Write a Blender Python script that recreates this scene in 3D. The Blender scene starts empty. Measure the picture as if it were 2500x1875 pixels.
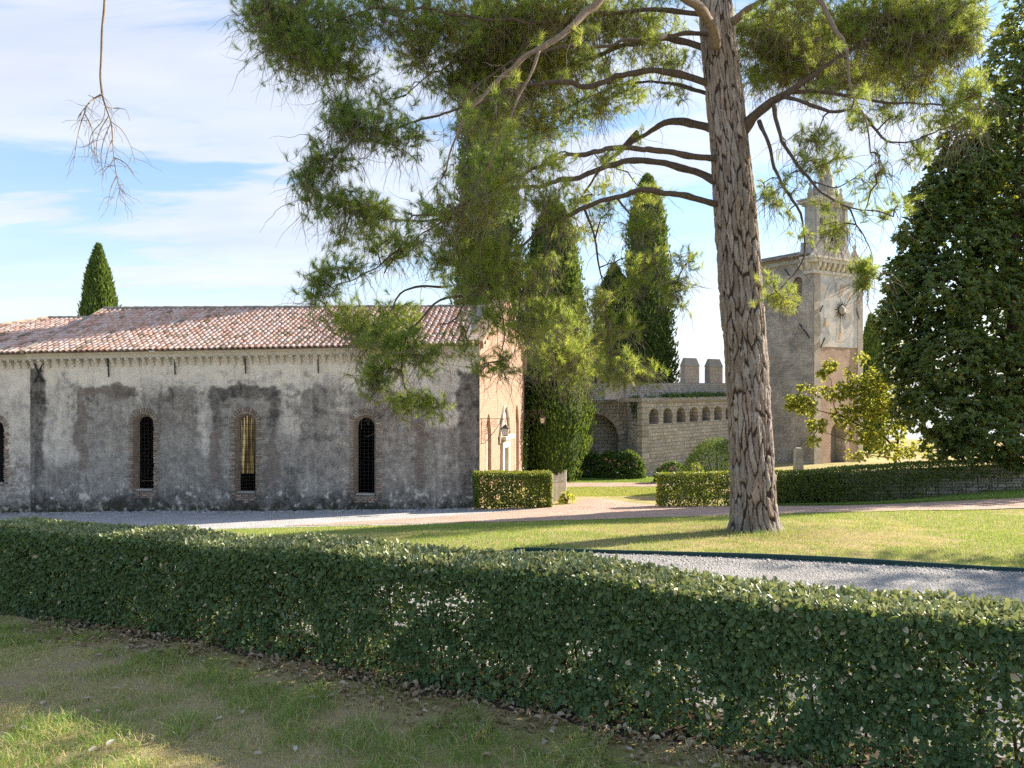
import bpy, math, random
import numpy as np
from mathutils import Vector, Matrix
from mathutils.geometry import delaunay_2d_cdt

sc = bpy.context.scene
rng = np.random.default_rng(11)
R = random.Random(5)
EZ, FP, CX, CY = 4.66, 1800.0, 1250.0, 937.5     # eye height, focal length and centre in photo pixels
PI = math.pi

# ------------------------------------------------------------------ camera, sky, sun, exposure
cam_data = bpy.data.cameras.new('camera')
cam = bpy.data.objects.new('camera', cam_data)
sc.collection.objects.link(cam)
cam.location = (0, 0, EZ)
cam.rotation_euler = (PI / 2, 0, 0)
cam_data.sensor_width = 36.0
cam_data.lens = 36.0 * FP / 2500.0
cam_data.clip_start = 0.05
cam_data.clip_end = 40000
sc.camera = cam

SUN_AZ, SUN_EL = math.radians(26), math.radians(28)   # azimuth from +X towards +Y
S = Vector((math.cos(SUN_AZ) * math.cos(SUN_EL), math.sin(SUN_AZ) * math.cos(SUN_EL), math.sin(SUN_EL)))
world = bpy.data.worlds.new('World')
sc.world = world
world.use_nodes = True
wt = world.node_tree
wt.nodes.clear()
SKY_STRENGTH = 0.12
SUN_STRENGTH = 4.7
EXPOSURE = 1.62


def nd(nt, typ, props=None, **inp):
    n = nt.nodes.new(typ)
    for k, v in (props or {}).items():
        setattr(n, k, v)
    for k, v in inp.items():
        key = k.replace('_', ' ')
        s = n.inputs[key] if key in n.inputs else n.inputs[int(k[1:])]
        if isinstance(v, bpy.types.NodeSocket):
            nt.links.new(v, s)
        else:
            s.default_value = v
    return n


def mixc(nt, fac, a, b, blend='MIX'):
    n = nt.nodes.new('ShaderNodeMix')
    n.data_type = 'RGBA'
    n.blend_type = blend
    for i, v in ((0, fac), (6, a), (7, b)):
        if isinstance(v, bpy.types.NodeSocket):
            nt.links.new(v, n.inputs[i])
        elif i == 0:
            n.inputs[0].default_value = v
        else:
            n.inputs[i].default_value = (*v, 1) if len(v) == 3 else v
    return n.outputs[2]


def ramp(nt, fac, stops, interp='LINEAR'):
    n = nt.nodes.new('ShaderNodeValToRGB')
    n.color_ramp.interpolation = interp
    el = n.color_ramp.elements
    while len(el) < len(stops):
        el.new(0.5)
    for e, (p, c) in zip(el, stops):
        e.position = p
        e.color = (c, c, c, 1) if isinstance(c, (int, float)) else (*c, 1)
    nt.links.new(fac, n.inputs[0])
    return n.outputs[0]


def mth(nt, op, a, b=0.0, clamp=False):
    n = nt.nodes.new('ShaderNodeMath')
    n.operation = op
    n.use_clamp = clamp
    for i, v in ((0, a), (1, b)):
        if isinstance(v, bpy.types.NodeSocket):
            nt.links.new(v, n.inputs[i])
        else:
            n.inputs[i].default_value = v
    return n.outputs[0]


def build_sky():
    sky = nd(wt, 'ShaderNodeTexSky', dict(sky_type='NISHITA', sun_disc=False))
    sky.sun_elevation = SUN_EL
    sky.sun_rotation = PI / 2 - SUN_AZ
    sky.altitude = 100
    sky.air_density = 1.0
    sky.dust_density = 0.5
    sky.ozone_density = 1.4
    tc = nd(wt, 'ShaderNodeTexCoord')
    sep = nd(wt, 'ShaderNodeSeparateXYZ', Vector=tc.outputs['Generated'])
    zz = mth(wt, 'ADD', mth(wt, 'MAXIMUM', sep.outputs[2], 0.0), 0.16)
    px = mth(wt, 'DIVIDE', sep.outputs[0], zz)
    py = mth(wt, 'DIVIDE', sep.outputs[1], zz)
    comb = nd(wt, 'ShaderNodeCombineXYZ', X=px, Y=py, Z=0.0)
    mp = nd(wt, 'ShaderNodeMapping', Vector=comb.outputs[0])
    mp.inputs['Rotation'].default_value = (0, 0, math.radians(-18))
    mp.inputs['Scale'].default_value = (0.50, 1.25, 1)
    mp.inputs['Location'].default_value = (9.3, 0.7, 0)
    n1 = nd(wt, 'ShaderNodeTexNoise', Vector=mp.outputs[0], Scale=1.15, Detail=9.0, Roughness=0.52, Distortion=0.7)
    n2 = nd(wt, 'ShaderNodeTexNoise', Vector=mp.outputs[0], Scale=4.2, Detail=7.0, Roughness=0.6, Distortion=1.2)
    m = mth(wt, 'ADD', mth(wt, 'MULTIPLY', n1.outputs[0], 0.8), mth(wt, 'MULTIPLY', n2.outputs[0], 0.2))
    mask = ramp(wt, m, [(0.38, 0.0), (0.46, 0.34), (0.56, 0.84), (0.70, 1.0)], 'EASE')
    n3 = nd(wt, 'ShaderNodeTexNoise', Vector=mp.outputs[0], Scale=2.1, Detail=6.0, Roughness=0.55)
    ccol = ramp(wt, n3.outputs[0], [(0.3, (2.2, 2.34, 2.7)), (0.7, (2.75, 2.81, 2.98))])
    # thin cloud scatters forwards: brighter towards the sun
    vn = nd(wt, 'ShaderNodeVectorMath', dict(operation='NORMALIZE'), i0=tc.outputs['Generated'])
    dt = nd(wt, 'ShaderNodeVectorMath', dict(operation='DOT_PRODUCT'), i0=vn.outputs[0], i1=tuple(S))
    ph = mth(wt, 'MULTIPLY', mth(wt, 'POWER', mth(wt, 'MAXIMUM', dt.outputs['Value'], 0.0), 2.2), 0.18)
    ph = mth(wt, 'ADD', ph, 1.0)
    ccol = nd(wt, 'ShaderNodeVectorMath', dict(operation='SCALE'), i0=ccol, Scale=ph).outputs[0]
    # veil that thickens towards the horizon
    hz = ramp(wt, sep.outputs[2], [(0.0, 0.92), (0.16, 0.5), (0.45, 0.06)])
    m2 = mth(wt, 'MAXIMUM', mask, hz)
    sat = nd(wt, 'ShaderNodeHueSaturation', Saturation=1.4, Value=0.74, Color=sky.outputs[0])
    col = mixc(wt, m2, sat.outputs[0], ccol)
    bg = nd(wt, 'ShaderNodeBackground', Color=col, Strength=SKY_STRENGTH)
    out = nd(wt, 'ShaderNodeOutputWorld')
    wt.links.new(bg.outputs[0], out.inputs[0])


build_sky()
sun_data = bpy.data.lights.new('sun', 'SUN')
sun_data.energy = SUN_STRENGTH
sun_data.angle = math.radians(0.6)
sun_data.color = (1.0, 0.89, 0.74)
sun = bpy.data.objects.new('sun', sun_data)
sc.collection.objects.link(sun)
sun.rotation_euler = S.to_track_quat('Z', 'Y').to_euler()
sun.location = (30, 20, 30)

sc.view_settings.view_transform = 'Standard'
sc.view_settings.look = 'None'
sc.view_settings.exposure = EXPOSURE
sc.view_settings.gamma = 1.0
sc.view_settings.use_curve_mapping = False
sc.render.engine = 'CYCLES'
sc.cycles.use_denoising = False
sc.cycles.max_bounces = 6
sc.cycles.diffuse_bounces = 4
sc.cycles.glossy_bounces = 2
sc.cycles.transmission_bounces = 4
sc.cycles.transparent_max_bounces = 6
sc.cycles.sample_clamp_indirect = 6.0

# ------------------------------------------------------------------ helpers
WL = {}          # world location of every object made


def srgb(r, g, b):
    f = lambda c: c / 12.92 if c <= 0.04045 else ((c + 0.055) / 1.055) ** 2.4
    return tuple(f(v / 255.0) for v in (r, g, b))


def place(o, loc, parent=None):
    loc = Vector(loc)
    WL[o.name] = loc
    if parent is not None:
        o.parent = parent
        o.location = loc - WL[parent.name]
    else:
        o.location = loc
    sc.collection.objects.link(o)
    return o


def tag(o, label=None, cat=None, group=None, kind=None):
    for k, v in (('label', label), ('category', cat), ('group', group), ('kind', kind)):
        if v:
            o[k] = v
    return o


def empty(name, loc, label, cat, group=None):
    o = bpy.data.objects.new(name, None)
    o.empty_display_size = 0.2
    place(o, loc)
    return tag(o, label, cat, group)


def mesh_data(name, V, F, mat, smooth=False, cols=None, uv=None):
    me = bpy.data.meshes.new(name)
    if isinstance(F, np.ndarray):
        V = np.asarray(V, dtype=np.float32)
        n, (m, k) = len(V), F.shape
        me.vertices.add(n)
        me.vertices.foreach_set('co', V.ravel())
        me.loops.add(m * k)
        me.loops.foreach_set('vertex_index', F.astype(np.int32).ravel())
        me.polygons.add(m)
        me.polygons.foreach_set('loop_start', np.arange(0, m * k, k, dtype=np.int32))
        me.update(calc_edges=True)
    else:
        me.from_pydata([tuple(v) for v in V], [], [tuple(f) for f in F])
    for nm_, arr in (cols or {}).items():
        arr = np.asarray(arr, dtype=np.float32)
        if arr.ndim == 1:
            at = me.attributes.new(nm_, 'FLOAT', 'POINT')
            at.data.foreach_set('value', arr)
        else:
            if arr.shape[1] == 3:
                arr = np.concatenate([arr, np.ones((len(arr), 1), np.float32)], 1)
            at = me.attributes.new(nm_, 'FLOAT_COLOR', 'POINT')
            at.data.foreach_set('color', arr.ravel())
    if uv is not None:
        ul = me.uv_layers.new(name='UVMap')
        idx = np.empty(len(me.loops), dtype=np.int32)
        me.loops.foreach_get('vertex_index', idx)
        ul.data.foreach_set('uv', np.asarray(uv, dtype=np.float32)[idx].ravel())
    if mat is not None:
        me.materials.append(mat)
    if smooth:
        me.polygons.foreach_set('use_smooth', np.ones(len(me.polygons), dtype=bool))
    return me


def mk(name, V, F, mat, parent=None, loc=None, smooth=False, cols=None, uv=None):
    """one mesh object; V in world coordinates, origin at loc (default: parent's origin)"""
    if loc is None:
        loc = WL[parent.name] if parent is not None else Vector((0, 0, 0))
    V = np.asarray(V, dtype=np.float64).reshape(-1, 3) - np.array(loc)
    me = mesh_data(name, V, F, mat, smooth, cols, uv)
    return place(bpy.data.objects.new(name, me), loc, parent)


def inst(name, me, loc, parent=None, rot=None, scale=None):
    o = bpy.data.objects.new(name, me)
    place(o, loc, parent)
    if rot is not None:
        o.rotation_euler = rot
    if scale is not None:
        o.scale = scale
    return o


class MB:
    def __init__(s):
        s.V, s.F = [], []

    def add(s, V, F):
        o = len(s.V)
        s.V += [tuple(v) for v in V]
        s.F += [tuple(i + o for i in f) for f in F]
        return s

    def box(s, c, h, ax=None):
        """centre, half sizes, optional 3 axes"""
        ax = ax or (Vector((1, 0, 0)), Vector((0, 1, 0)), Vector((0, 0, 1)))
        c = Vector(c)
        vs = []
        for z in (-1, 1):
            for y in (-1, 1):
                for x in (-1, 1):
                    vs.append(c + ax[0] * (x * h[0]) + ax[1] * (y * h[1]) + ax[2] * (z * h[2]))
        return s.add(vs, [(0, 2, 3, 1), (4, 5, 7, 6), (0, 1, 5, 4), (2, 6, 7, 3), (0, 4, 6, 2), (1, 3, 7, 5)])

    def tube(s, pts, rad, n=6, cap=True):
        V, F = tube(pts, rad, n, cap)
        return s.add(V, F)

    def lathe(s, c, prof, n=12, ax=Vector((0, 0, 1))):
        c = Vector(c)
        a = ax.orthogonal().normalized()
        b = ax.cross(a)
        V, F = [], []
        for (r, h) in prof:
            for i in range(n):
                t = 2 * PI * i / n
                V.append(c + ax * h + a * (r * math.cos(t)) + b * (r * math.sin(t)))
        for j in range(len(prof) - 1):
            for i in range(n):
                k = (i + 1) % n
                F.append((j * n + i, j * n + k, (j + 1) * n + k, (j + 1) * n + i))
        F.append(tuple(range(n))[::-1])
        F.append(tuple((len(prof) - 1) * n + i for i in range(n)))
        return s.add(V, F)

    def prism(s, poly, mapf, d0, d1):
        """polygon (a, b) extruded between depths d0 and d1; mapf(a, b, d) -> point"""
        n = len(poly)
        V = [mapf(a, b, d0) for a, b in poly] + [mapf(a, b, d1) for a, b in poly]
        F = [tuple(range(n)), tuple(range(2 * n - 1, n - 1, -1))]
        for i in range(n):
            j = (i + 1) % n
            F.append((i, n + i, n + j, j))
        return s.add(V, F)

    def build(s, name, mat, parent=None, loc=None, smooth=False):
        return mk(name, s.V, s.F, mat, parent, loc, smooth)


def tube(pts, rad, n=6, cap=True):
    pts = [Vector(p) for p in pts]
    m = len(pts)
    if isinstance(rad, (int, float)):
        rad = [rad] * m
    V, F = [], []
    ref = None
    for i, p in enumerate(pts):
        t = (pts[min(i + 1, m - 1)] - pts[max(i - 1, 0)])
        t = t.normalized() if t.length > 1e-9 else Vector((0, 0, 1))
        if ref is None:
            ref = t.orthogonal().normalized()
        a = (ref - t * ref.dot(t))
        a = a.normalized() if a.length > 1e-6 else t.orthogonal().normalized()
        ref = a
        b = t.cross(a)
        for k in range(n):
            q = 2 * PI * k / n
            V.append(p + (a * math.cos(q) + b * math.sin(q)) * rad[i])
    for i in range(m - 1):
        for k in range(n):
            l = (k + 1) % n
            F.append((i * n + k, i * n + l, (i + 1) * n + l, (i + 1) * n + k))
    if cap:
        F.append(tuple(range(n))[::-1])
        F.append(tuple((m - 1) * n + k for k in range(n)))
    return V, F


def smooth_path(pts, step):
    """Catmull-Rom through pts (tuples of any length), resampled every `step` (first three are xyz)"""
    P = np.array(pts, dtype=float)
    P = np.vstack([2 * P[0] - P[1], P, 2 * P[-1] - P[-2]])
    out = []
    for i in range(1, len(P) - 2):
        p0, p1, p2, p3 = P[i - 1], P[i], P[i + 1], P[i + 2]
        n = max(1, int(np.linalg.norm((p2 - p1)[:3]) / step))
        for k in range(n):
            t = k / n
            out.append(0.5 * (2 * p1 + (p2 - p0) * t + (2 * p0 - 5 * p1 + 4 * p2 - p3) * t * t + (3 * p1 - p0 - 3 * p2 + p3) * t ** 3))
    out.append(P[-2])
    return np.array(out)


# numpy value noise
def _hash(ix, iy, iz, seed):
    h = (ix.astype(np.int64) * 374761393 + iy.astype(np.int64) * 668265263 + iz.astype(np.int64) * 2147483647 + seed * 144269504) & 0xFFFFFFFF
    h = ((h ^ (h >> 13)) * 1274126177) & 0xFFFFFFFF
    h = ((h ^ (h >> 16)) * 2246822519) & 0xFFFFFFFF
    return ((h ^ (h >> 15)) & 0xFFFFFF) / float(0xFFFFFF)


def vnoise(x, y, z=None, seed=0):
    x, y = np.asarray(x, float), np.asarray(y, float)
    z = np.zeros_like(x) if z is None else np.asarray(z, float)
    ix, iy, iz = np.floor(x), np.floor(y), np.floor(z)
    fx, fy, fz = x - ix, y - iy, z - iz
    fx, fy, fz = (f * f * (3 - 2 * f) for f in (fx, fy, fz))
    r = 0
    for dx in (0, 1):
        for dy in (0, 1):
            for dz in (0, 1):
                w = (fx if dx else 1 - fx) * (fy if dy else 1 - fy) * (fz if dz else 1 - fz)
                r = r + w * _hash(ix + dx, iy + dy, iz + dz, seed)
    return r


def fbm(x, y, z=None, oct=4, seed=0):
    r, a, t = 0, 0.5, 0
    for o in range(oct):
        k = 2 ** o
        r = r + a * vnoise(np.asarray(x) * k, np.asarray(y) * k, None if z is None else np.asarray(z) * k, seed + o)
        t += a
        a *= 0.5
    return r / t


def sstep(a, b, x):
    t = np.clip((x - a) / (b - a), 0, 1)
    return t * t * (3 - 2 * t)


def nrm(a):
    return a / np.maximum(np.linalg.norm(a, axis=-1, keepdims=True), 1e-9)


def px3(x, y, Y):
    """photo pixel (2500 wide) at depth Y -> point"""
    return Vector(((x - CX) / FP * Y, Y, EZ + (CY - y) / FP * Y))


def dp3(x, y, Y):
    """the same for pixels of the 2212-wide view"""
    return px3(x * 1.1302, y * 1.1302, Y)


# terrain: smooth surface through measured points (X, Y, metres below the eye)
_cp = np.array([(0, 0, 2.3), (-6, 2, 2.75), (5, 0, 2.2), (-10, 6, 3.05), (8, 4, 2.4), (-6.8, 9.84, 3.03), (-0.43, 6.4, 2.69), (1.9, 5.1, 2.61),
                (3.1, 4.47, 2.55), (0, 11.55, 2.66), (6.9, 9.9, 2.55), (4.44, 13.5, 2.72), (-8, 20, 4.0), (-14, 20, 4.15), (1.7, 19, 3.55), (10, 19, 3.25),
                (13.2, 19.1, 3.25), (15.7, 22.6, 3.5), (10.6, 15.3, 3.0), (-17.9, 27.38, 4.80), (-1.16, 26.5, 4.47), (5, 25, 4.2), (12.5, 25, 4.05),
                (17.4, 25, 3.66), (-27, 24, 4.9), (1.4, 27.5, 4.45), (4.4, 32, 4.71), (5.5, 40, 5.02), (18.4, 45, 4.9), (10, 40, 5.0), (-18, 40, 5.0),
                (30, 40, 4.6), (30, 20, 3.0), (-30, 40, 5.2), (-30, 5, 3.8), (30, 0, 2.2), (0, -15, 1.6), (-5, 15, 3.25), (-12, 13, 3.55), (-9, 27, 4.66)], float)


def _phi(r):
    return np.sqrt(r * r + 9.0)


_A = np.block([[_phi(np.linalg.norm(_cp[:, None, :2] - _cp[None, :, :2], axis=2)) - 0.02 * np.eye(len(_cp)), np.c_[np.ones(len(_cp)), _cp[:, :2]]],
               [np.r_[np.ones((1, len(_cp))), _cp[:, :2].T], np.zeros((3, 3))]])
_W = np.linalg.solve(_A, np.r_[EZ - _cp[:, 2], 0, 0, 0])


def gz(x, y):
    x, y = np.asarray(x, float), np.asarray(y, float)
    sh = x.shape
    x, y = x.ravel(), y.ravel()
    out = np.empty(len(x))
    for i in range(0, len(x), 100000):
        a, b = x[i:i + 100000], y[i:i + 100000]
        d = np.sqrt((a[:, None] - _cp[None, :, 0]) ** 2 + (b[:, None] - _cp[None, :, 1]) ** 2)
        out[i:i + 100000] = _phi(d) @ _W[:-3] + _W[-3] + _W[-2] * a + _W[-1] * b
    out = np.where((np.abs(x) > 45) | (y > 60) | (y < -25), 0.0, out) if False else out
    return out.reshape(sh)


def gp(px, py, y0=4.0, y1=70.0):
    """photo pixel -> first point of the terrain it meets"""
    Y = np.arange(y0, y1, 0.05)
    X = (px - CX) / FP * Y
    ray = EZ + (CY - py) / FP * Y
    g = gz(X, Y)
    hit = np.nonzero(ray <= g)[0]
    i = hit[0] if len(hit) else len(Y) - 1
    return Vector((X[i], Y[i], g[i]))


def project(V):
    V = np.asarray(V)
    return CX + FP * V[:, 0] / V[:, 1], CY + FP * (EZ - V[:, 2]) / V[:, 1]

# ------------------------------------------------------------------ materials
def mat(name):
    m = bpy.data.materials.new(name)
    m.use_nodes = True
    m.node_tree.nodes.clear()
    return m, m.node_tree


def finish(nt, col, rough=0.9, bump=None, bstr=0.5, bdist=0.02, spec=0.3, metallic=0.0):
    b = nd(nt, 'ShaderNodeBsdfPrincipled')
    for k, v in (('Base Color', col), ('Roughness', rough), ('Metallic', metallic)):
        if isinstance(v, bpy.types.NodeSocket):
            nt.links.new(v, b.inputs[k])
        else:
            b.inputs[k].default_value = (*v, 1) if k == 'Base Color' else v
    b.inputs['Specular IOR Level'].default_value = spec
    if bump is not None:
        bn = nd(nt, 'ShaderNodeBump', Strength=bstr, Distance=bdist, Height=bump)
        nt.links.new(bn.outputs[0], b.inputs['Normal'])
    o = nd(nt, 'ShaderNodeOutputMaterial')
    nt.links.new(b.outputs[0], o.inputs[0])
    return b


def pos(nt, scale=(1, 1, 1)):
    g = nd(nt, 'ShaderNodeNewGeometry')
    if scale == (1, 1, 1):
        return g.outputs['Position']
    mp = nd(nt, 'ShaderNodeMapping', Vector=g.outputs['Position'])
    mp.inputs['Scale'].default_value = scale
    return mp.outputs[0]


def noise(nt, vec, scale, detail=5.0, rough=0.6, dist=0.0):
    return nd(nt, 'ShaderNodeTexNoise', Vector=vec, Scale=scale, Detail=detail, Roughness=rough, Distortion=dist).outputs[0]


def attr(nt, name, out='Fac'):
    return nd(nt, 'ShaderNodeAttribute', dict(attribute_name=name)).outputs[out]


def m_plain(name, col, rough=0.8, var=0.25, scale=8.0, bump=0.3, bdist=0.01, metallic=0.0, spec=0.3):
    m, nt = mat(name)
    p = pos(nt)
    n = noise(nt, p, scale, 6)
    n2 = noise(nt, p, scale * 7, 4)
    f = mth(nt, 'ADD', mth(nt, 'MULTIPLY', n, 0.65), mth(nt, 'MULTIPLY', n2, 0.35))
    c = ramp(nt, f, [(0.3, tuple(v * (1 - var) for v in col)), (0.7, tuple(min(v * (1 + var), 1) for v in col))])
    finish(nt, c, rough, f, bump, bdist, spec, metallic)
    return m


def m_leaf(name, stops, trans=0.35, tcol=(0.35, 0.45, 0.05), rough=0.5, spec=0.4, attr_name='tint', obj_rand=False):
    """leaf: diffuse/gloss front, thin enough to glow against the sun"""
    m, nt = mat(name)
    t = nd(nt, 'ShaderNodeObjectInfo').outputs['Random'] if obj_rand else attr(nt, attr_name)
    c = ramp(nt, t, stops)
    b = nd(nt, 'ShaderNodeBsdfPrincipled', Base_Color=c, Roughness=rough)
    b.inputs['Specular IOR Level'].default_value = spec
    tc = mixc(nt, 0.55, c, tcol)
    tr = nd(nt, 'ShaderNodeBsdfTranslucent', Color=tc)
    mx = nd(nt, 'ShaderNodeMixShader', Fac=trans)
    nt.links.new(b.outputs[0], mx.inputs[1])
    nt.links.new(tr.outputs[0], mx.inputs[2])
    o = nd(nt, 'ShaderNodeOutputMaterial')
    nt.links.new(mx.outputs[0], o.inputs[0])
    return m


def brickmap(nt, vec, bw, rh, mortar=0.012, c1=(0.3, 0.15, 0.1), c2=(0.4, 0.25, 0.18), cm=(0.35, 0.33, 0.3), dist=0.0):
    b = nd(nt, 'ShaderNodeTexBrick', Vector=vec, Scale=1.0, Color1=(*c1, 1), Color2=(*c2, 1), Mortar=(*cm, 1))
    b.inputs['Mortar Size'].default_value = mortar
    b.inputs['Mortar Smooth'].default_value = 0.4
    b.inputs['Brick Width'].default_value = bw
    b.inputs['Row Height'].default_value = rh
    b.inputs['Bias'].default_value = 0.0
    return b


def warp(nt, vec, scale, amt):
    n = nd(nt, 'ShaderNodeTexNoise', Vector=vec, Scale=scale, Detail=3.0)
    sub = nd(nt, 'ShaderNodeVectorMath', dict(operation='SUBTRACT'), i0=n.outputs['Color'], i1=(0.5, 0.5, 0.5))
    sca = nd(nt, 'ShaderNodeVectorMath', dict(operation='SCALE'), i0=sub.outputs[0])
    sca.inputs['Scale'].default_value = amt
    return nd(nt, 'ShaderNodeVectorMath', dict(operation='ADD'), i0=vec, i1=sca.outputs[0]).outputs[0]


def uvv(nt):
    return nd(nt, 'ShaderNodeTexCoord').outputs['UV']


MAT = {}


def make_materials():
    # weathered roughcast of the chapel's long wall; attribute "wear" = (dark, brick, moss)
    m, nt = mat('roughcast_wall')
    p = pos(nt)
    w = nd(nt, 'ShaderNodeSeparateColor', Color=attr(nt, 'wear', 'Color'))
    fine = noise(nt, p, 30, 9, 0.82)
    mid = noise(nt, p, 5.5, 7, 0.68, 0.5)
    grit = nd(nt, 'ShaderNodeTexVoronoi', Vector=p, Scale=26.0, Randomness=1.0).outputs['Distance']
    big = noise(nt, p, 1.3, 5, 0.6)
    d = mth(nt, 'ADD', w.outputs[0], mth(nt, 'MULTIPLY', mth(nt, 'SUBTRACT', mid, 0.5), 0.75))
    d = mth(nt, 'ADD', d, mth(nt, 'MULTIPLY', mth(nt, 'SUBTRACT', fine, 0.5), 1.5))
    c = ramp(nt, d, [(0.0, (0.82, 0.75, 0.64)), (0.22, (0.69, 0.625, 0.54)), (0.45, (0.42, 0.385, 0.34)), (0.68, (0.245, 0.222, 0.197)), (0.9, (0.11, 0.10, 0.088)), (1.0, (0.075, 0.066, 0.058))])
    speck = ramp(nt, grit, [(0.0, 1.0), (0.12, 0.55), (0.25, 0.0)])
    sp2 = mth(nt, 'MULTIPLY', speck, ramp(nt, fine, [(0.5, 0.0), (0.62, 0.75)]))
    c = mixc(nt, sp2, c, (0.56, 0.53, 0.50))
    uw = warp(nt, uvv(nt), 3.0, 0.05)
    bk = brickmap(nt, uw, 0.25, 0.068, 0.011, (0.20, 0.14, 0.11), (0.32, 0.245, 0.20), (0.24, 0.22, 0.20))
    bf = ramp(nt, mth(nt, 'ADD', w.outputs[1], mth(nt, 'MULTIPLY', mth(nt, 'SUBTRACT', mid, 0.5), 1.2)), [(0.42, 0.0), (0.62, 0.85)])
    c = mixc(nt, bf, c, mixc(nt, ramp(nt, fine, [(0.35, 0.0), (0.7, 0.8)]), bk.outputs['Color'], c))
    mo = mth(nt, 'MULTIPLY', w.outputs[2], ramp(nt, mid, [(0.42, 0.0), (0.6, 1.0)]))
    c = mixc(nt, mo, c, (0.055, 0.055, 0.028))
    c = mixc(nt, 0.35, c, ramp(nt, big, [(0.35, (0.30, 0.30, 0.32)), (0.65, (0.72, 0.69, 0.65))]), 'SOFT_LIGHT')
    h = mth(nt, 'ADD', mth(nt, 'MULTIPLY', fine, 0.8), mth(nt, 'MULTIPLY', grit, -0.6))
    finish(nt, c, 0.95, h, 0.9, 0.03, 0.15)
    MAT['roughcast'] = m

    # warm stone of the gable front
    m, nt = mat('warm_rubble_facade')
    p = pos(nt)
    uw = warp(nt, uvv(nt), 5.0, 0.06)
    bk = brickmap(nt, uw, 0.30, 0.12, 0.014, (0.31, 0.195, 0.14), (0.39, 0.255, 0.185), (0.43, 0.31, 0.23))
    n = noise(nt, p, 5.0, 7, 0.7)
    n2 = noise(nt, p, 26.0, 6, 0.7)
    c = mixc(nt, ramp(nt, n, [(0.35, 0.15), (0.65, 0.85)]), bk.outputs['Color'], (0.385, 0.25, 0.185))
    c = mixc(nt, ramp(nt, n2, [(0.55, 0.0), (0.68, 0.8)]), c, (0.53, 0.40, 0.30))
    c = mixc(nt, ramp(nt, n2, [(0.30, 0.6), (0.42, 0.0)]), c, (0.27, 0.165, 0.105))
    finish(nt, c, 0.95, mth(nt, 'ADD', n2, mth(nt, 'MULTIPLY', bk.outputs['Fac'], -0.3)), 0.8, 0.03, 0.15)
    MAT['facade'] = m

    def brickwall(name, c1, c2, cm, stain, stain_amt, bw=0.26, rh=0.075, sc_=0.9):
        m, nt = mat(name)
        p = pos(nt)
        uw = warp(nt, uvv(nt), 4.0, 0.03)
        bk = brickmap(nt, uw, bw, rh, 0.012, c1, c2, cm)
        n = noise(nt, p, sc_, 7, 0.65, 0.4)
        n2 = noise(nt, pos(nt, (7, 7, 16)), 1.0, 6, 0.75)
        c = mixc(nt, ramp(nt, n2, [(0.38, 0.0), (0.68, 0.75)]), bk.outputs['Color'], cm)
        k = mth(nt, 'ADD', mth(nt, 'MULTIPLY', n, 0.55), mth(nt, 'MULTIPLY', n2, 0.45))
        c = mixc(nt, ramp(nt, k, [(0.42, 0.0), (0.6, stain_amt)]), c, stain)
        finish(nt, c, 0.95, mth(nt, 'ADD', mth(nt, 'MULTIPLY', bk.outputs['Fac'], -0.8), n2), 0.9, 0.035, 0.15)
        MAT[name] = m

    brickwall('tower_brick', (0.46, 0.35, 0.28), (0.68, 0.58, 0.49), (0.74, 0.68, 0.60), (0.15, 0.14, 0.13), 0.75, 0.34, 0.125)
    brickwall('tower_brick_red', (0.46, 0.28, 0.20), (0.56, 0.37, 0.275), (0.57, 0.44, 0.35), (0.28, 0.19, 0.145), 0.4)
    brickwall('tower_brick_pale', (0.44, 0.36, 0.285), (0.56, 0.48, 0.395), (0.58, 0.52, 0.45), (0.20, 0.18, 0.155), 0.55)
    brickwall('castle_stone', (0.45, 0.395, 0.345), (0.68, 0.61, 0.53), (0.27, 0.24, 0.21), (0.23, 0.21, 0.19), 0.65, 0.38, 0.2)
    brickwall('parapet_stone', (0.48, 0.43, 0.38), (0.64, 0.58, 0.52), (0.40, 0.36, 0.32), (0.24, 0.22, 0.20), 0.5, 0.3, 0.13)
    brickwall('merlon_brick', (0.46, 0.35, 0.28), (0.60, 0.48, 0.39), (0.60, 0.53, 0.45), (0.28, 0.25, 0.22), 0.45, 0.26, 0.085)
    brickwall('reveal_brick', (0.25, 0.16, 0.11), (0.40, 0.28, 0.20), (0.30, 0.265, 0.22), (0.10, 0.08, 0.06), 0.5, 0.26, 0.07)

    MAT['limestone'] = m_plain('pale_limestone', (0.60, 0.54, 0.45), 0.9, 0.22, 3.0, 0.4, 0.02)
    MAT['limestone_grey'] = m_plain('weathered_limestone', (0.40, 0.37, 0.32), 0.95, 0.4, 2.4, 0.5, 0.03)
    MAT['cornice'] = m_plain('cornice_plaster', (0.56, 0.51, 0.43), 0.95, 0.22, 3.5, 0.4, 0.01)
    MAT['fresco'] = None
    m, nt = mat('faded_fresco_plaster')
    p = pos(nt)
    n = noise(nt, p, 1.1, 7, 0.6, 0.6)
    n2 = noise(nt, p, 6.0, 6, 0.7)
    c = ramp(nt, n, [(0.30, (0.32, 0.31, 0.305)), (0.44, (0.48, 0.465, 0.455)), (0.55, (0.60, 0.56, 0.51)), (0.68, (0.66, 0.51, 0.38))])
    c = mixc(nt, ramp(nt, n2, [(0.5, 0.0), (0.75, 0.5)]), c, (0.64, 0.61, 0.57))
    finish(nt, c, 0.9, n2, 0.3, 0.01, 0.2)
    MAT['fresco'] = m
    MAT['ochre_line'] = m_plain('faded_ochre_paint', (0.50, 0.36, 0.26), 0.9, 0.3, 4.0)
    MAT['grey_line'] = m_plain('faded_grey_paint', (0.36, 0.33, 0.31), 0.9, 0.3, 4.0)
    MAT['iron'] = m_plain('dark_iron', (0.035, 0.03, 0.028), 0.6, 0.4, 20, 0.2, 0.003, 0.4)
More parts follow.
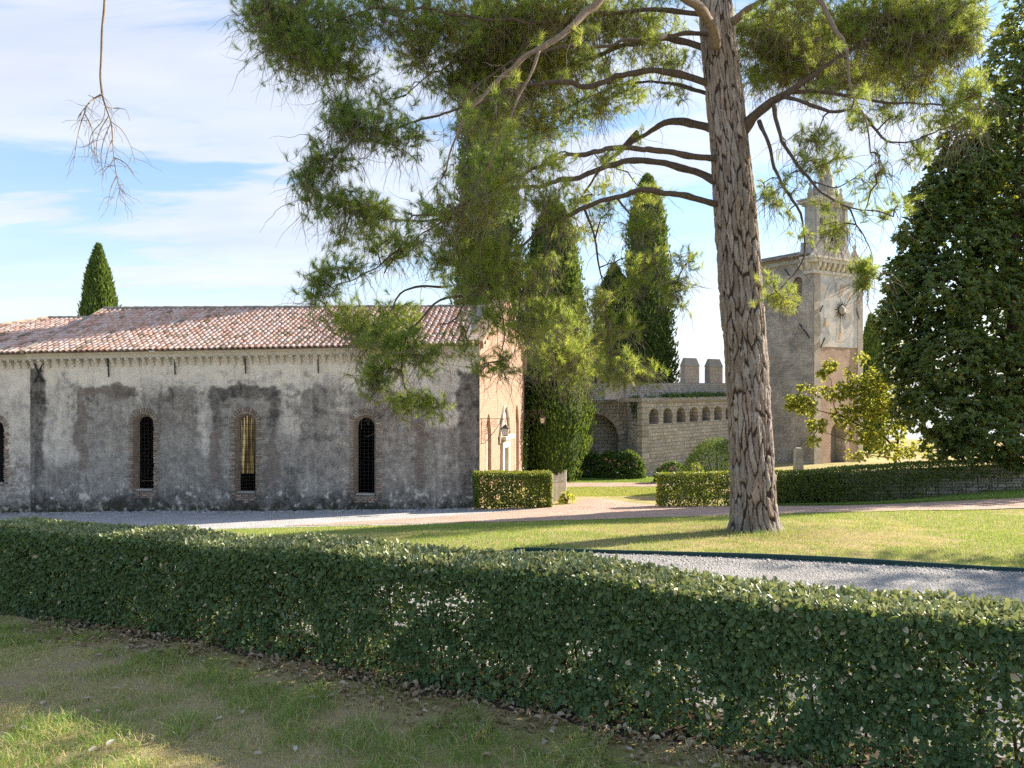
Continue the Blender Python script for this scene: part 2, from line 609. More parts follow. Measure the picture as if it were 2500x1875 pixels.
    MAT['rust_iron'] = m_plain('wrought_iron', (0.11, 0.085, 0.065), 0.65, 0.4, 30, 0.2, 0.003, 0.2)
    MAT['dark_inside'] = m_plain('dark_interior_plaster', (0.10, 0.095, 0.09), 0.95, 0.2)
    MAT['wood_grey'] = m_plain('weathered_grey_wood', (0.30, 0.27, 0.23), 0.9, 0.3, 14, 0.4, 0.005)
    MAT['wood_dark'] = m_plain('dark_door_wood', (0.20, 0.185, 0.155), 0.7, 0.3, 9, 0.3, 0.004)
    MAT['edging'] = m_plain('dark_green_painted_steel', (0.012, 0.055, 0.05), 0.5, 0.3, 6, 0.1, 0.002, 0.0, 0.4)
    MAT['lead'] = m_plain('grey_slab_coping', (0.36, 0.29, 0.25), 0.85, 0.2, 3.0, 0.3, 0.01)
    MAT['soil_dark'] = m_plain('dark_soil', (0.05, 0.038, 0.028), 1.0, 0.4, 9, 0.6, 0.03)

    # glass
    m, nt = mat('lantern_glass')
    g = nd(nt, 'ShaderNodeBsdfPrincipled', Base_Color=(0.80, 0.72, 0.58, 1), Roughness=0.35)
    g.inputs['Transmission Weight'].default_value = 0.35
    o = nd(nt, 'ShaderNodeOutputMaterial')
    nt.links.new(g.outputs[0], o.inputs[0])
    MAT['glass'] = m
    m, nt = mat('amber_window_glass')
    p = pos(nt, (14, 3, 0.35))
    n = noise(nt, p, 1.0, 4)
    c = ramp(nt, n, [(0.40, (0.015, 0.012, 0.005)), (0.50, (0.03, 0.025, 0.012)), (0.58, (0.13, 0.11, 0.06)), (0.70, (0.40, 0.37, 0.26))])
    t = nd(nt, 'ShaderNodeBsdfTranslucent', Color=c)
    o = nd(nt, 'ShaderNodeOutputMaterial')
    nt.links.new(t.outputs[0], o.inputs[0])
    MAT['amber'] = m

    # bricks (single pieces) and roof tiles: colour drawn per object, or from the attribute "rnd" on joined ones
    def piece(name, stops, use_attr, rough=0.9, nsc=30.0, dirt=(0.10, 0.085, 0.07), damt=0.45):
        m, nt = mat(name)
        r = attr(nt, 'rnd') if use_attr else nd(nt, 'ShaderNodeObjectInfo').outputs['Random']
        p = pos(nt)
        c = ramp(nt, r, stops)
        n = noise(nt, p, nsc, 5, 0.7)
        n2 = noise(nt, p, 2.2, 5, 0.6)
        c = mixc(nt, ramp(nt, n, [(0.45, 0.0), (0.72, damt)]), c, dirt)
        c = mixc(nt, ramp(nt, n2, [(0.5, 0.0), (0.75, damt * 0.9)]), c, dirt)
        finish(nt, c, rough, n, 0.5, 0.01, 0.2)
        return m

    tile = [(0.0, (0.56, 0.31, 0.22)), (0.18, (0.62, 0.40, 0.32)), (0.36, (0.68, 0.50, 0.44)), (0.55, (0.66, 0.51, 0.45)), (0.7, (0.58, 0.36, 0.26)), (0.82, (0.69, 0.57, 0.53)), (0.92, (0.34, 0.25, 0.17)), (1.0, (0.22, 0.17, 0.12))]
    MAT['tile'] = piece('terracotta_tile', tile, False, 0.9, 18.0, (0.26, 0.19, 0.15), 0.3)
    MAT['tiles'] = piece('terracotta_tiles', tile, True, 0.9, 18.0, (0.26, 0.19, 0.15), 0.3)
    MAT['ridge'] = piece('lichened_ridge_tile', [(0.0, (0.30, 0.25, 0.19)), (1.0, (0.40, 0.32, 0.25))], False)
    MAT['old_tile'] = piece('grey_lichened_tile', [(0.0, (0.26, 0.21, 0.17)), (0.5, (0.36, 0.30, 0.25)), (1.0, (0.44, 0.37, 0.31))], False)
    MAT['old_tiles'] = piece('grey_lichened_tiles', [(0.0, (0.26, 0.21, 0.17)), (0.5, (0.36, 0.30, 0.25)), (1.0, (0.44, 0.37, 0.31))], True)
    MAT['brick'] = piece('old_brick', [(0.0, (0.20, 0.15, 0.12)), (0.35, (0.30, 0.23, 0.18)), (0.65, (0.38, 0.30, 0.24)), (0.85, (0.34, 0.31, 0.28)), (0.93, (0.48, 0.28, 0.19)), (1.0, (0.46, 0.43, 0.38))], False, 0.95, 40.0, (0.10, 0.085, 0.065), 0.6)
    MAT['stone'] = piece('dry_stone', [(0.0, (0.30, 0.27, 0.23)), (0.5, (0.42, 0.38, 0.32)), (1.0, (0.52, 0.46, 0.38))], False, 0.95, 25.0)
    MAT['cobble'] = piece('cobble_stone', [(0.0, (0.22, 0.21, 0.20)), (0.5, (0.40, 0.385, 0.37)), (1.0, (0.56, 0.54, 0.52))], True, 0.9, 30.0)
    MAT['pebble'] = piece('white_pebble', [(0.0, (0.25, 0.24, 0.23)), (0.5, (0.38, 0.37, 0.355)), (1.0, (0.54, 0.53, 0.515))], True, 0.85, 40.0, (0.3, 0.28, 0.26), 0.3)

    # ground: soil, thatch and short green turf
    m, nt = mat('turf_ground')
    p = pos(nt)
    n = noise(nt, p, 0.55, 6, 0.62, 0.4)
    n2 = noise(nt, p, 3.2, 7, 0.7)
    n3 = noise(nt, p, 45.0, 6, 0.8)
    k = mth(nt, 'ADD', mth(nt, 'MULTIPLY', n, 0.6), mth(nt, 'MULTIPLY', n2, 0.4))
    c = ramp(nt, k, [(0.36, (0.45, 0.34, 0.23)), (0.47, (0.47, 0.38, 0.20)), (0.56, (0.30, 0.31, 0.10)), (0.68, (0.19, 0.26, 0.07))])
    c = mixc(nt, ramp(nt, n3, [(0.4, 0.0), (0.7, 0.6)]), c, (0.32, 0.25, 0.14))
    c = mixc(nt, ramp(nt, n3, [(0.28, 0.7), (0.42, 0.0)]), c, (0.05, 0.05, 0.02))
    finish(nt, c, 1.0, n3, 0.9, 0.03, 0.05)
    MAT['turf'] = m

    def gravel(name, c0, c1, c2, nsc):
        m, nt = mat(name)
        p = pos(nt)
        v = nd(nt, 'ShaderNodeTexVoronoi', Vector=p, Scale=nsc, Randomness=1.0)
        hs = nd(nt, 'ShaderNodeSeparateColor', Color=v.outputs['Color'])
        n = noise(nt, p, 0.9, 6, 0.65)
        n2 = noise(nt, p, 60.0, 5, 0.7)
        c = ramp(nt, hs.outputs[0], [(0.0, c0), (0.5, c1), (1.0, c2)])
        c = mixc(nt, ramp(nt, n, [(0.35, 0.55), (0.6, 0.0)]), c, tuple(x * 0.72 for x in c0))
        c = mixc(nt, ramp(nt, n2, [(0.4, 0.0), (0.75, 0.4)]), c, c2)
        finish(nt, c, 0.95, mth(nt, 'SUBTRACT', n2, mth(nt, 'MULTIPLY', v.outputs['Distance'], 1.2)), 0.9, 0.03, 0.15)
        MAT[name] = m

    gravel('white_gravel', (0.27, 0.26, 0.25), (0.36, 0.35, 0.34), (0.48, 0.47, 0.46), 34.0)
    gravel('court_gravel', (0.40, 0.39, 0.385), (0.48, 0.47, 0.465), (0.56, 0.55, 0.54), 22.0)
    gravel('pink_dirt', (0.40, 0.27, 0.205), (0.48, 0.345, 0.27), (0.58, 0.45, 0.37), 14.0)
    MAT['plain'] = m_plain('far_hazy_plain', (0.32, 0.36, 0.38), 1.0, 0.15, 0.002)

    # vegetation
    MAT['needle'] = m_leaf('pine_needles', [(0.0, (0.065, 0.135, 0.035)), (0.4, (0.135, 0.215, 0.045)), (0.75, (0.25, 0.295, 0.055)), (1.0, (0.40, 0.35, 0.10))], 0.52, (0.66, 0.76, 0.12), 0.45, 0.35)
    MAT['cypress'] = m_leaf('cypress_foliage', [(0.0, (0.053, 0.098, 0.026)), (0.5, (0.113, 0.187, 0.045)), (0.85, (0.209, 0.276, 0.060)), (1.0, (0.299, 0.299, 0.090))], 0.30, (0.30, 0.38, 0.05), 0.7, 0.2)
    MAT['magnolia'] = m_leaf('magnolia_leaves', [(0.0, (0.045, 0.085, 0.03)), (0.5, (0.08, 0.14, 0.042)), (0.9, (0.13, 0.195, 0.055)), (1.0, (0.34, 0.28, 0.06))], 0.34, (0.66, 0.68, 0.06), 0.32, 0.5)
    MAT['magnolia_lit'] = m_leaf('sunlit_magnolia_leaves', [(0.0, (0.16, 0.22, 0.04)), (0.5, (0.27, 0.31, 0.055)), (0.85, (0.40, 0.38, 0.08)), (0.95, (0.55, 0.33, 0.05)), (1.0, (0.55, 0.28, 0.05))], 0.48, (0.78, 0.76, 0.10), 0.4, 0.4)  # sunlight put into a brighter, yellower magnolia leaf; end stops are old leaves
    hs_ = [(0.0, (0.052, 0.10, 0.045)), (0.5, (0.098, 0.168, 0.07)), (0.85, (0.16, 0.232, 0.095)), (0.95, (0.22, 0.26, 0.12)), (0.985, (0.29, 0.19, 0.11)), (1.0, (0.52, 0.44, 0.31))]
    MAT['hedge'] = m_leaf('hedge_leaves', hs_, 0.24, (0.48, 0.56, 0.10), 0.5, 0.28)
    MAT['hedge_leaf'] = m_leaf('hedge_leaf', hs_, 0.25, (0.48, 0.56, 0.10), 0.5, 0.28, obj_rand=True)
    MAT['hedge_top'] = m_leaf('lit_hedge_top_leaves', [(0.0, (0.108, 0.168, 0.074)), (0.45, (0.215, 0.269, 0.114)), (0.75, (0.363, 0.376, 0.188)), (1.0, (0.618, 0.538, 0.349))], 0.22, (0.42, 0.42, 0.12), 0.4, 0.45)  # paler than the sides: skylight and sun put into colour, plus tan leaves
    MAT['box_leaf'] = m_leaf('bright_box_leaves', [(0.0, (0.047, 0.088, 0.022)), (0.6, (0.101, 0.162, 0.030)), (1.0, (0.216, 0.257, 0.041))], 0.38, (0.55, 0.56, 0.05), 0.4, 0.45)
    MAT['hydrangea'] = m_leaf('hydrangea_leaves', [(0.0, (0.039, 0.085, 0.029)), (0.6, (0.078, 0.156, 0.039)), (1.0, (0.169, 0.247, 0.052))], 0.3, (0.35, 0.45, 0.06), 0.45, 0.4)
    MAT['flower'] = m_plain('dried_flower_head', (0.36, 0.22, 0.16), 0.9, 0.3)
    MAT['grass'] = m_leaf('grass_blades', [(0.0, (0.680, 0.608, 0.357)), (0.28, (0.595, 0.489, 0.212)), (0.45, (0.317, 0.376, 0.093)), (0.75, (0.185, 0.344, 0.073)), (1.0, (0.119, 0.264, 0.080))], 0.35, (0.50, 0.56, 0.06), 0.6, 0.25)
    MAT['dry_leaf'] = m_leaf('dry_fallen_leaves', [(0.0, (0.24, 0.16, 0.085)), (0.6, (0.40, 0.31, 0.19)), (1.0, (0.52, 0.45, 0.33))], 0.2, (0.5, 0.38, 0.2), 0.7, 0.2)
    MAT['pale_leaf'] = m_leaf('pale_fallen_leaf', [(0.0, (0.42, 0.35, 0.26)), (1.0, (0.60, 0.56, 0.47))], 0.15, (0.5, 0.42, 0.28), 0.7, 0.2, obj_rand=True)

    # bark
    m, nt = mat('plated_pine_bark')
    p = pos(nt)
    cell, plate, flake = attr(nt, 'cell'), attr(nt, 'plate'), attr(nt, 'flake')
    n = noise(nt, pos(nt, (1, 1, 0.35)), 26.0, 7, 0.75)
    n2 = noise(nt, p, 3.0, 5, 0.6)
    c = ramp(nt, cell, [(0.0, (0.22, 0.185, 0.16)), (0.35, (0.30, 0.26, 0.23)), (0.7, (0.37, 0.33, 0.30)), (0.85, (0.37, 0.265, 0.20)), (0.9, (0.45, 0.39, 0.34)), (1.0, (0.36, 0.30, 0.26))])
    c = mixc(nt, ramp(nt, flake, [(0.2, 0.65), (0.55, 0.0)]), c, (0.20, 0.135, 0.10))
    c = mixc(nt, ramp(nt, flake, [(0.72, 0.0), (0.95, 0.55)]), c, (0.46, 0.41, 0.37))
    c = mixc(nt, ramp(nt, n, [(0.4, 0.0), (0.7, 0.6)]), c, (0.19, 0.14, 0.11))
    c = mixc(nt, ramp(nt, n2, [(0.5, 0.0), (0.7, 0.35)]), c, (0.42, 0.37, 0.33))
    c = mixc(nt, ramp(nt, plate, [(0.10, 1.0), (0.65, 0.0)]), c, (0.06, 0.04, 0.03))
    finish(nt, c, 0.95, n, 0.8, 0.02, 0.1)
    MAT['bark'] = m
    MAT['branch'] = m_plain('pine_branch_bark', (0.105, 0.077, 0.058), 0.95, 0.45, 14.0, 0.7, 0.02)
    MAT['branch_pale'] = m_plain('pale_branch_bark', (0.22, 0.165, 0.125), 0.95, 0.35, 16.0, 0.6, 0.015)  # paler tone used on some of the boughs
    MAT['twig'] = m_plain('dark_twigs', (0.085, 0.06, 0.045), 0.95, 0.4, 20.0, 0.3, 0.005)
    MAT['twig_grey'] = m_plain('grey_twigs', (0.21, 0.165, 0.13), 0.95, 0.4, 20.0, 0.3, 0.005)
    MAT['stem'] = m_plain('hedge_stems', (0.10, 0.072, 0.055), 0.95, 0.4, 20.0, 0.4, 0.006)


make_materials()

# ------------------------------------------------------------------ terrain, paths
def axis(lo, hi, step, far):
    a = list(np.arange(lo, hi + 1e-6, step))
    s, v = step * 1.6, hi
    up = []
    while v < far:
        v += s
        s *= 1.45
        up.append(v)
    s, v = step * 1.6, lo
    dn = []
    while v > -far:
        v -= s
        s *= 1.45
        dn.append(v)
    return np.array(dn[::-1] + a + up)


def build_ground():
    xs, ys = axis(-30, 34, 0.25, 15000), axis(-6, 58, 0.25, 15000)
    X, Y = np.meshgrid(xs, ys)
    Xc, Yc = np.clip(X, -45, 50), np.clip(Y, -20, 62)
    Z = gz(Xc, Yc)
    # beyond the castle hill the land drops to a wide plain
    d = np.maximum(np.hypot(X - Xc, Y - Yc) - 6, 0)
    Z = Z - 62 * sstep(0, 260, d)
    near = (d < 1)
    Z = Z + np.where(near, (fbm(X * 1.6, Y * 1.6, oct=4, seed=3) - 0.5) * 0.03, 0)
    n, m = Z.shape
    V = np.stack([X, Y, Z], -1).reshape(-1, 3)
    i = np.arange(n * m).reshape(n, m)
    F = np.stack([i[:-1, :-1], i[:-1, 1:], i[1:, 1:], i[1:, :-1]], -1).reshape(-1, 4)
    o = mk('ground', V, F, MAT['turf'], smooth=True)
    o.data.materials.append(MAT['plain'])
    cy_ = V[F][:, :, 1].mean(1)
    cx_ = V[F][:, :, 0].mean(1)
    o.data.polygons.foreach_set('material_index', ((cy_ > 75) | (np.abs(cx_) > 70)).astype(np.int32))
    tag(o, kind='structure')


def ribbon(name, e0, e1, m, lift, step=0.3, across=10, wob=0.15, seed=0):
    """sheet between two edge lines, draped over the terrain"""
    def resample(e, n):
        e = smooth_path([(p[0], p[1], 0) for p in e], 0.1)[:, :2]
        s = np.r_[0, np.cumsum(np.linalg.norm(np.diff(e, axis=0), axis=1))]
        t = np.linspace(0, s[-1], n)
        return np.c_[np.interp(t, s, e[:, 0]), np.interp(t, s, e[:, 1])]
    L = sum(math.dist(e0[i][:2], e0[i + 1][:2]) for i in range(len(e0) - 1))
    n = max(8, int(L / step))
    A, B = resample(e0, n), resample(e1, n)
    t = np.linspace(0, 1, across + 1)[None, :, None]
    P = A[:, None] * (1 - t) + B[:, None] * t
    w = (fbm(P[..., 0] * 1.5, P[..., 1] * 1.5, oct=4, seed=seed + 40) - 0.5) * 2 * wob
    edge = np.abs(np.linspace(-1, 1, across + 1))[None, :] ** 3
    nrm2 = nrm(B - A)
    P = P + nrm2[:, None, :] * (w * edge)[..., None]
    Z = gz(P[..., 0], P[..., 1]) + lift + (1 - edge) * 0.012
    V = np.concatenate([P, Z[..., None]], -1).reshape(-1, 3)
    i = np.arange(n * (across + 1)).reshape(n, across + 1)
    F = np.stack([i[:-1, :-1], i[1:, :-1], i[1:, 1:], i[:-1, 1:]], -1).reshape(-1, 4)
    o = mk(name, V, F, m, smooth=True)
    tag(o, kind='structure')
    return o


HX = lambda x: 6.15 - 0.54 * x          # front line of the foreground hedge
HD = Vector((0.8799, -0.4751, 0))       # its direction
HN = Vector((-0.4751, -0.8799, 0))      # its outward (camera) normal

A_ = Vector((-17.90, 27.38, 0))
B_ = Vector((-1.163, 26.5, 0))
WD = (B_ - A_).normalized()             # along the chapel wall, left to right
WN = Vector((WD.y, -WD.x, 0))           # out of the wall
WLEN = (B_ - A_).length

EDGE_LINE = [(11.5, 9.3), (6.94, 10.0), (3.5, 10.85), (0.03, 11.7), (-3.5, 12.9), (-7.5, 14.6), (-12, 17.0), (-18, 19)]
LAWN_FAR = [gp(*p) for p in ((2700, 1247), (2500, 1246), (2250, 1248), (1950, 1255), (1700, 1262), (1412, 1271), (1250, 1275), (1000, 1281), (700, 1289), (508, 1294))] + [Vector((-13, 21.0, 0)), Vector((-20, 21.3, 0))]


def build_paths():
    near = [(9.5, 1.6), (5.2, 3.9), (2.5, 5.35), (-1, 7.25), (-4, 8.9), (-8, 11.1), (-13, 13.8), (-20, 17.3)]
    far = EDGE_LINE[:-1] + [(-20, 18.6)]
    ribbon('gravel_path', near, far, MAT['white_gravel'], 0.008, 0.25, 16, 0.04, 1)
    # gravel court along the chapel
    c0 = [Vector((1.2, 19.95, 0)), gp(1000, 1281), gp(700, 1289), gp(508, 1294), Vector((-13, 21.0, 0)), Vector((-30, 21.0, 0))]
    c1 = [Vector((1.2, 25.6, 0)), Vector((-1.5, 26.3, 0)), Vector((-5, 26.65, 0)), Vector((-10, 26.9, 0)), Vector((-17.9, 27.3, 0)), Vector((-30, 28.2, 0))]
    ribbon('gravel_court', c0, c1, MAT['court_gravel'], 0.008, 0.3, 14, 0.12, 2)
    # pinkish dirt path crossing in front of the hedges
    d0 = [Vector((-6.5, 20.9, 0)), Vector((-2.5, 20.4, 0)), gp(1250, 1275), gp(1412, 1271), gp(1700, 1262), gp(1950, 1255), gp(2250, 1248), gp(2500, 1243), gp(2760, 1238)]
    d1 = [Vector((-6.3, 21.3, 0)), Vector((-1.6, 23.9, 0)), Vector((1.8, 26.4, 0)), Vector((3.2, 29.2, 0)), Vector((5.4, 26.0, 0)), gp(1950, 1236), gp(2200, 1231), gp(2500, 1219), gp(2760, 1212)]
    ribbon('dirt_path', d0, d1, MAT['pink_dirt'], 0.02, 0.25, 14, 0.22, 3)
    e0 = [gp(x, 1189) for x in (1330, 1420, 1500, 1615, 1800)]
    e1 = [gp(x, 1179) for x in (1330, 1420, 1500, 1615, 1800)]
    ribbon('inner_dirt_path', e0, e1, MAT['pink_dirt'], 0.015, 0.4, 5, 0.2, 4)
    # dark soil under the foreground hedge
    s0 = [(x, HX(x) - 0.12) for x in (6, 3, 0, -3, -6, -9, -12)]
    s1 = [(x, HX(x) + 0.75) for x in (6, 3, 0, -3, -6, -9, -12)]
    ribbon('hedge_soil_strip', s0, s1, MAT['soil_dark'], 0.006, 0.2, 8, 0.25, 5)


# generic wall panel: outline minus holes, fine grid for relief and wear
def in_poly(x, y, poly):
    c = np.zeros(len(x), bool)
    n = len(poly)
    for i in range(n):
        x0, y0 = poly[i]
        x1, y1 = poly[(i + 1) % n]
        if y0 == y1:
            continue
        k = ((y0 > y) != (y1 > y)) & (x < (x1 - x0) * (y - y0) / (y1 - y0) + x0)
        c ^= k
    return c


def densify(poly, step):
    out = []
    for i in range(len(poly)):
        a, b = Vector(poly[i]), Vector(poly[(i + 1) % len(poly)])
        n = max(1, int((b - a).length / step))
        for k in range(n):
            out.append(tuple(a.lerp(b, k / n)))
    return out


def panel(outline, holes, step, mapf, relief=None):
    """triangulated wall face; returns V, F, UV with mapf(a, b, out) -> xyz arrays"""
    outline = densify(outline, step)
    holes = [densify(h, step) for h in holes]
    pts = list(outline)
    edges = [(i, (i + 1) % len(outline)) for i in range(len(outline))]
    for h in holes:
        o = len(pts)
        pts += h
        edges += [(o + i, o + (i + 1) % len(h)) for i in range(len(h))]
    P = np.array(outline)
    gx, gy = np.meshgrid(np.arange(P[:, 0].min() + step * .5, P[:, 0].max(), step), np.arange(P[:, 1].min() + step * .5, P[:, 1].max(), step))
    g = np.c_[gx.ravel(), gy.ravel()] + rng.uniform(-.2, .2, (gx.size, 2)) * step
    keep = in_poly(g[:, 0], g[:, 1], outline)
    bp = np.array(pts)
    for h in holes:
        keep &= ~in_poly(g[:, 0], g[:, 1], h)
    g = g[keep]
    if len(g):
        dmin = np.full(len(g), 9.0)
        for i in range(0, len(bp), 64):
            dmin = np.minimum(dmin, np.sqrt(((g[:, None] - bp[None, i:i + 64]) ** 2).sum(2)).min(1))
        g = g[dmin > step * 0.45]
    allp = [Vector(p) for p in pts] + [Vector(p) for p in g]
    vs, es, fs, *_ = delaunay_2d_cdt(allp, edges, [], 0, 1e-5)
    UV = np.array([tuple(v) for v in vs])
    F = np.array([f for f in fs if len(f) == 3])
    c = UV[F].mean(1)
    k = in_poly(c[:, 0], c[:, 1], outline)
    for h in holes:
        k &= ~in_poly(c[:, 0], c[:, 1], h)
    F = F[k]
    out = relief(UV[:, 0], UV[:, 1]) if relief is not None else np.zeros(len(UV))
    if holes or len(outline):
        pass
    V = mapf(UV[:, 0], UV[:, 1], out)
    return V, F, UV


def strip(poly0, poly1, map0, closed=True):
    """quads between two equal-length outlines of (a, b, out)"""
    n = len(poly0)
    V = [map0(*p) for p in poly0] + [map0(*p) for p in poly1]
    F = [(i, (i + 1) % n, n + (i + 1) % n, n + i) for i in range(n if closed else n - 1)]
    return V, F


def arch(cx, w, z0, z1, n=14, pointed=0.0):
    """outline of an arched opening: centre, width, foot, crown"""
    r = w / 2
    if pointed > 0:
        hgt = r * (1 + pointed)
    else:
        hgt = r
    p = [(cx - r, z0), (cx + r, z0)]
    for i in range(n + 1):
        t = PI * i / n
        x, y = math.cos(t), math.sin(t)
        if pointed > 0:
            y = (1 - abs(x) ** 1.6) ** 0.85
        p.append((cx + r * x, z1 - hgt + hgt * y))
    return p


def wmap(a, b, out):
    a, b, out = np.asarray(a, float), np.asarray(b, float), np.asarray(out, float)
    return np.stack([A_.x + WD.x * a + WN.x * out, A_.y + WD.y * a + WN.y * out, b + 0 * a], -1)


def wpt(a, b, out=0.0):
    return Vector((A_.x + WD.x * a + WN.x * out, A_.y + WD.y * a + WN.y * out, b))


def wa(px):
    """position along the chapel wall of a photo column"""
    r = (px - CX) / FP
    return (r * A_.y - A_.x) / (WD.x - r * WD.y)


def wz(px, py):
    a = wa(px)
    return EZ + (CY - py) / FP * (A_.y + WD.y * a)


def lump(a, b, sc_=1.0, amp=0.02, seed=0):
    return (fbm(a * 3 * sc_, b * 3 * sc_, oct=4, seed=seed) - 0.5) * 2 * amp + (fbm(a * 14 * sc_, b * 14 * sc_, oct=2, seed=seed + 9) - 0.5) * amp


def rect_mask(x, y, x0, y0, x1, y1, s):
    return sstep(x0 - s, x0 + s, x) * (1 - sstep(x1 - s, x1 + s, x)) * sstep(y0 - s, y0 + s, y) * (1 - sstep(y1 - s, y1 + s, y))


def chapel_wear(V):
    x, y = project(V)
    wx = (fbm(x / 26, y / 26, oct=4, seed=21) - 0.5) * 34
    wy = (fbm(x / 26, y / 26, oct=4, seed=31) - 0.5) * 34
    X, Y = x + wx, y + wy
    big = fbm(x / 90, y / 70, oct=4, seed=5)
    dark = 0.10 + 0.16 * sstep(915, 960, Y + (big - .5) * 60) + 0.33 * sstep(948, 1005, Y + (big - .5) * 90)
    dark += 0.10 * sstep(1120, 1240, Y)
    brick = np.zeros_like(x)

    def put(x0, y0, x1, y1, d, b=0.0, s=4):
        m = rect_mask(X, Y, x0, y0, x1, y1, s)
        nonlocal dark, brick
        dark = dark * (1 - m) + d * m
        brick = np.maximum(brick, m * b)
    put(104, 935, 188, 1130, 0.34, 0, 14)
    put(200, 960, 325, 1215, 0.56, 0, 7)
    put(187, 944, 325, 972, 0.74, 0.60)
    put(187, 944, 211, 1145, 0.66, 0.85)
    arch2 = rect_mask(X, Y - 26 * np.abs((X - 432) / 50) ** 2.2, 384, 944, 481, 1040, 4)
    dark = dark * (1 - arch2) + 0.64 * arch2
    brick = np.maximum(brick, arch2 * 0.45)
    put(530, 955, 665, 1205, 0.58, 0, 7)
    put(516, 942, 683, 972, 0.82, 0.10)
    put(516, 942, 545, 1050, 0.80, 0.15)
    put(516, 1050, 540, 1205, 0.72, 0.75)
    put(652, 942, 681, 1060, 0.80, 0.10)
    put(655, 1060, 678, 1195, 0.74, 0.8)
    put(640, 1140, 740, 1235, 0.72, 0.1, 12)
    arch4 = rect_mask(X, Y - 22 * np.abs((X - 776) / 44) ** 2.2, 732, 944, 820, 1235, 5)
    dark = dark * (1 - arch4) + 0.62 * arch4
    put(850, 953, 1022, 1140, 0.62, 0, 9)
    put(1018, 1020, 1040, 1190, 0.82, 0.85)
    put(1040, 1050, 1118, 1235, 0.62, 0, 12)
    put(1050, 900, 1122, 1040, 0.24, 0, 10)
    put(1119, 905, 1180, 1245, 0.78, 0.12)
    put(70, 900, 108, 1255, 0.80, 0.05)
    put(486, 950, 514, 1110, 0.34, 0, 9)
    put(690, 940, 730, 1070, 0.34, 0, 12)
    put(824, 940, 850, 1010, 0.30, 0, 10)
    put(735, 1060, 815, 1075, 0.75, 0.35)
    for (cx, hw) in ((342, 42), (598, 44), (889, 44)):
        m = np.exp(-((X - cx) / hw) ** 4) * sstep(1175, 1225, Y)
        dark += 0.2 * m
    dark += 0.30 * sstep(1195, 1245, Y + (big - .5) * 70) * sstep(0.3, 0.6, fbm(x / 40, y / 25, oct=3, seed=77))
    dark += (fbm(x / 14, y / 14, oct=3, seed=8) - 0.5) * 0.22
    moss = sstep(1212, 1245, Y)
    white = sstep(.66, .74, fbm(x / 9, y / 9, oct=3, seed=91)) * sstep(1130, 1220, Y)
    dark = dark * (1 - 0.7 * white)
    streak = sstep(.56, .72, fbm(x / 6, y / 90, oct=3, seed=13)) * (1 - sstep(960, 1090, y + (fbm(x / 12, y / 300, oct=2, seed=14) - .5) * 160))
    dark += 0.14 * streak
    drip = sstep(.60, .74, fbm(x / 5 + 40, y / 120, oct=3, seed=23)) * sstep(930, 980, y)
    dark -= 0.10 * drip
    peel = sstep(.63, .66, fbm(x / 22, y / 15, oct=4, seed=33)) * (1 - sstep(1010, 1060, y))
    dark += 0.20 * peel * (y > 905)
    return np.stack([np.clip(dark, 0, 1), np.clip(brick, 0, 1), np.clip(moss, 0, 1)], -1)


# ------------------------------------------------------------------ chapel
def zeave(a):      # eave height along the wall
    return 5.72 + 0.26 * (a / WLEN)


def ridge_pt(a):
    return Vector((A_.x + WD.x * a, A_.y + WD.y * a, 0)) - WN * 4.62 + Vector((0, 0, 7.86))


def make_tile_mesh(name, m, L=0.43, w0=0.105, w1=0.085, seg=7):
    V, F = [], []
    for (y, w) in ((0, w0), (L, w1)):
        for k in range(seg + 1):
            t = PI * k / seg
            V.append((math.cos(t) * w, y, math.sin(t) * w * 0.78 + 0.012))
        for k in range(seg + 1):
            t = PI * k / seg
            V.append((math.cos(t) * (w - .016), y, math.sin(t) * (w - .016) * 0.78 + 0.002))
    n = 2 * (seg + 1)
    for k in range(seg):
        F += [(k, k + 1, n + k + 1, n + k), (seg + 1 + k, n + seg + 1 + k, n + seg + 2 + k, seg + 2 + k), (k, seg + 1 + k, seg + 2 + k, k + 1)]
    return V, F


TILE_VF = make_tile_mesh('t', None)


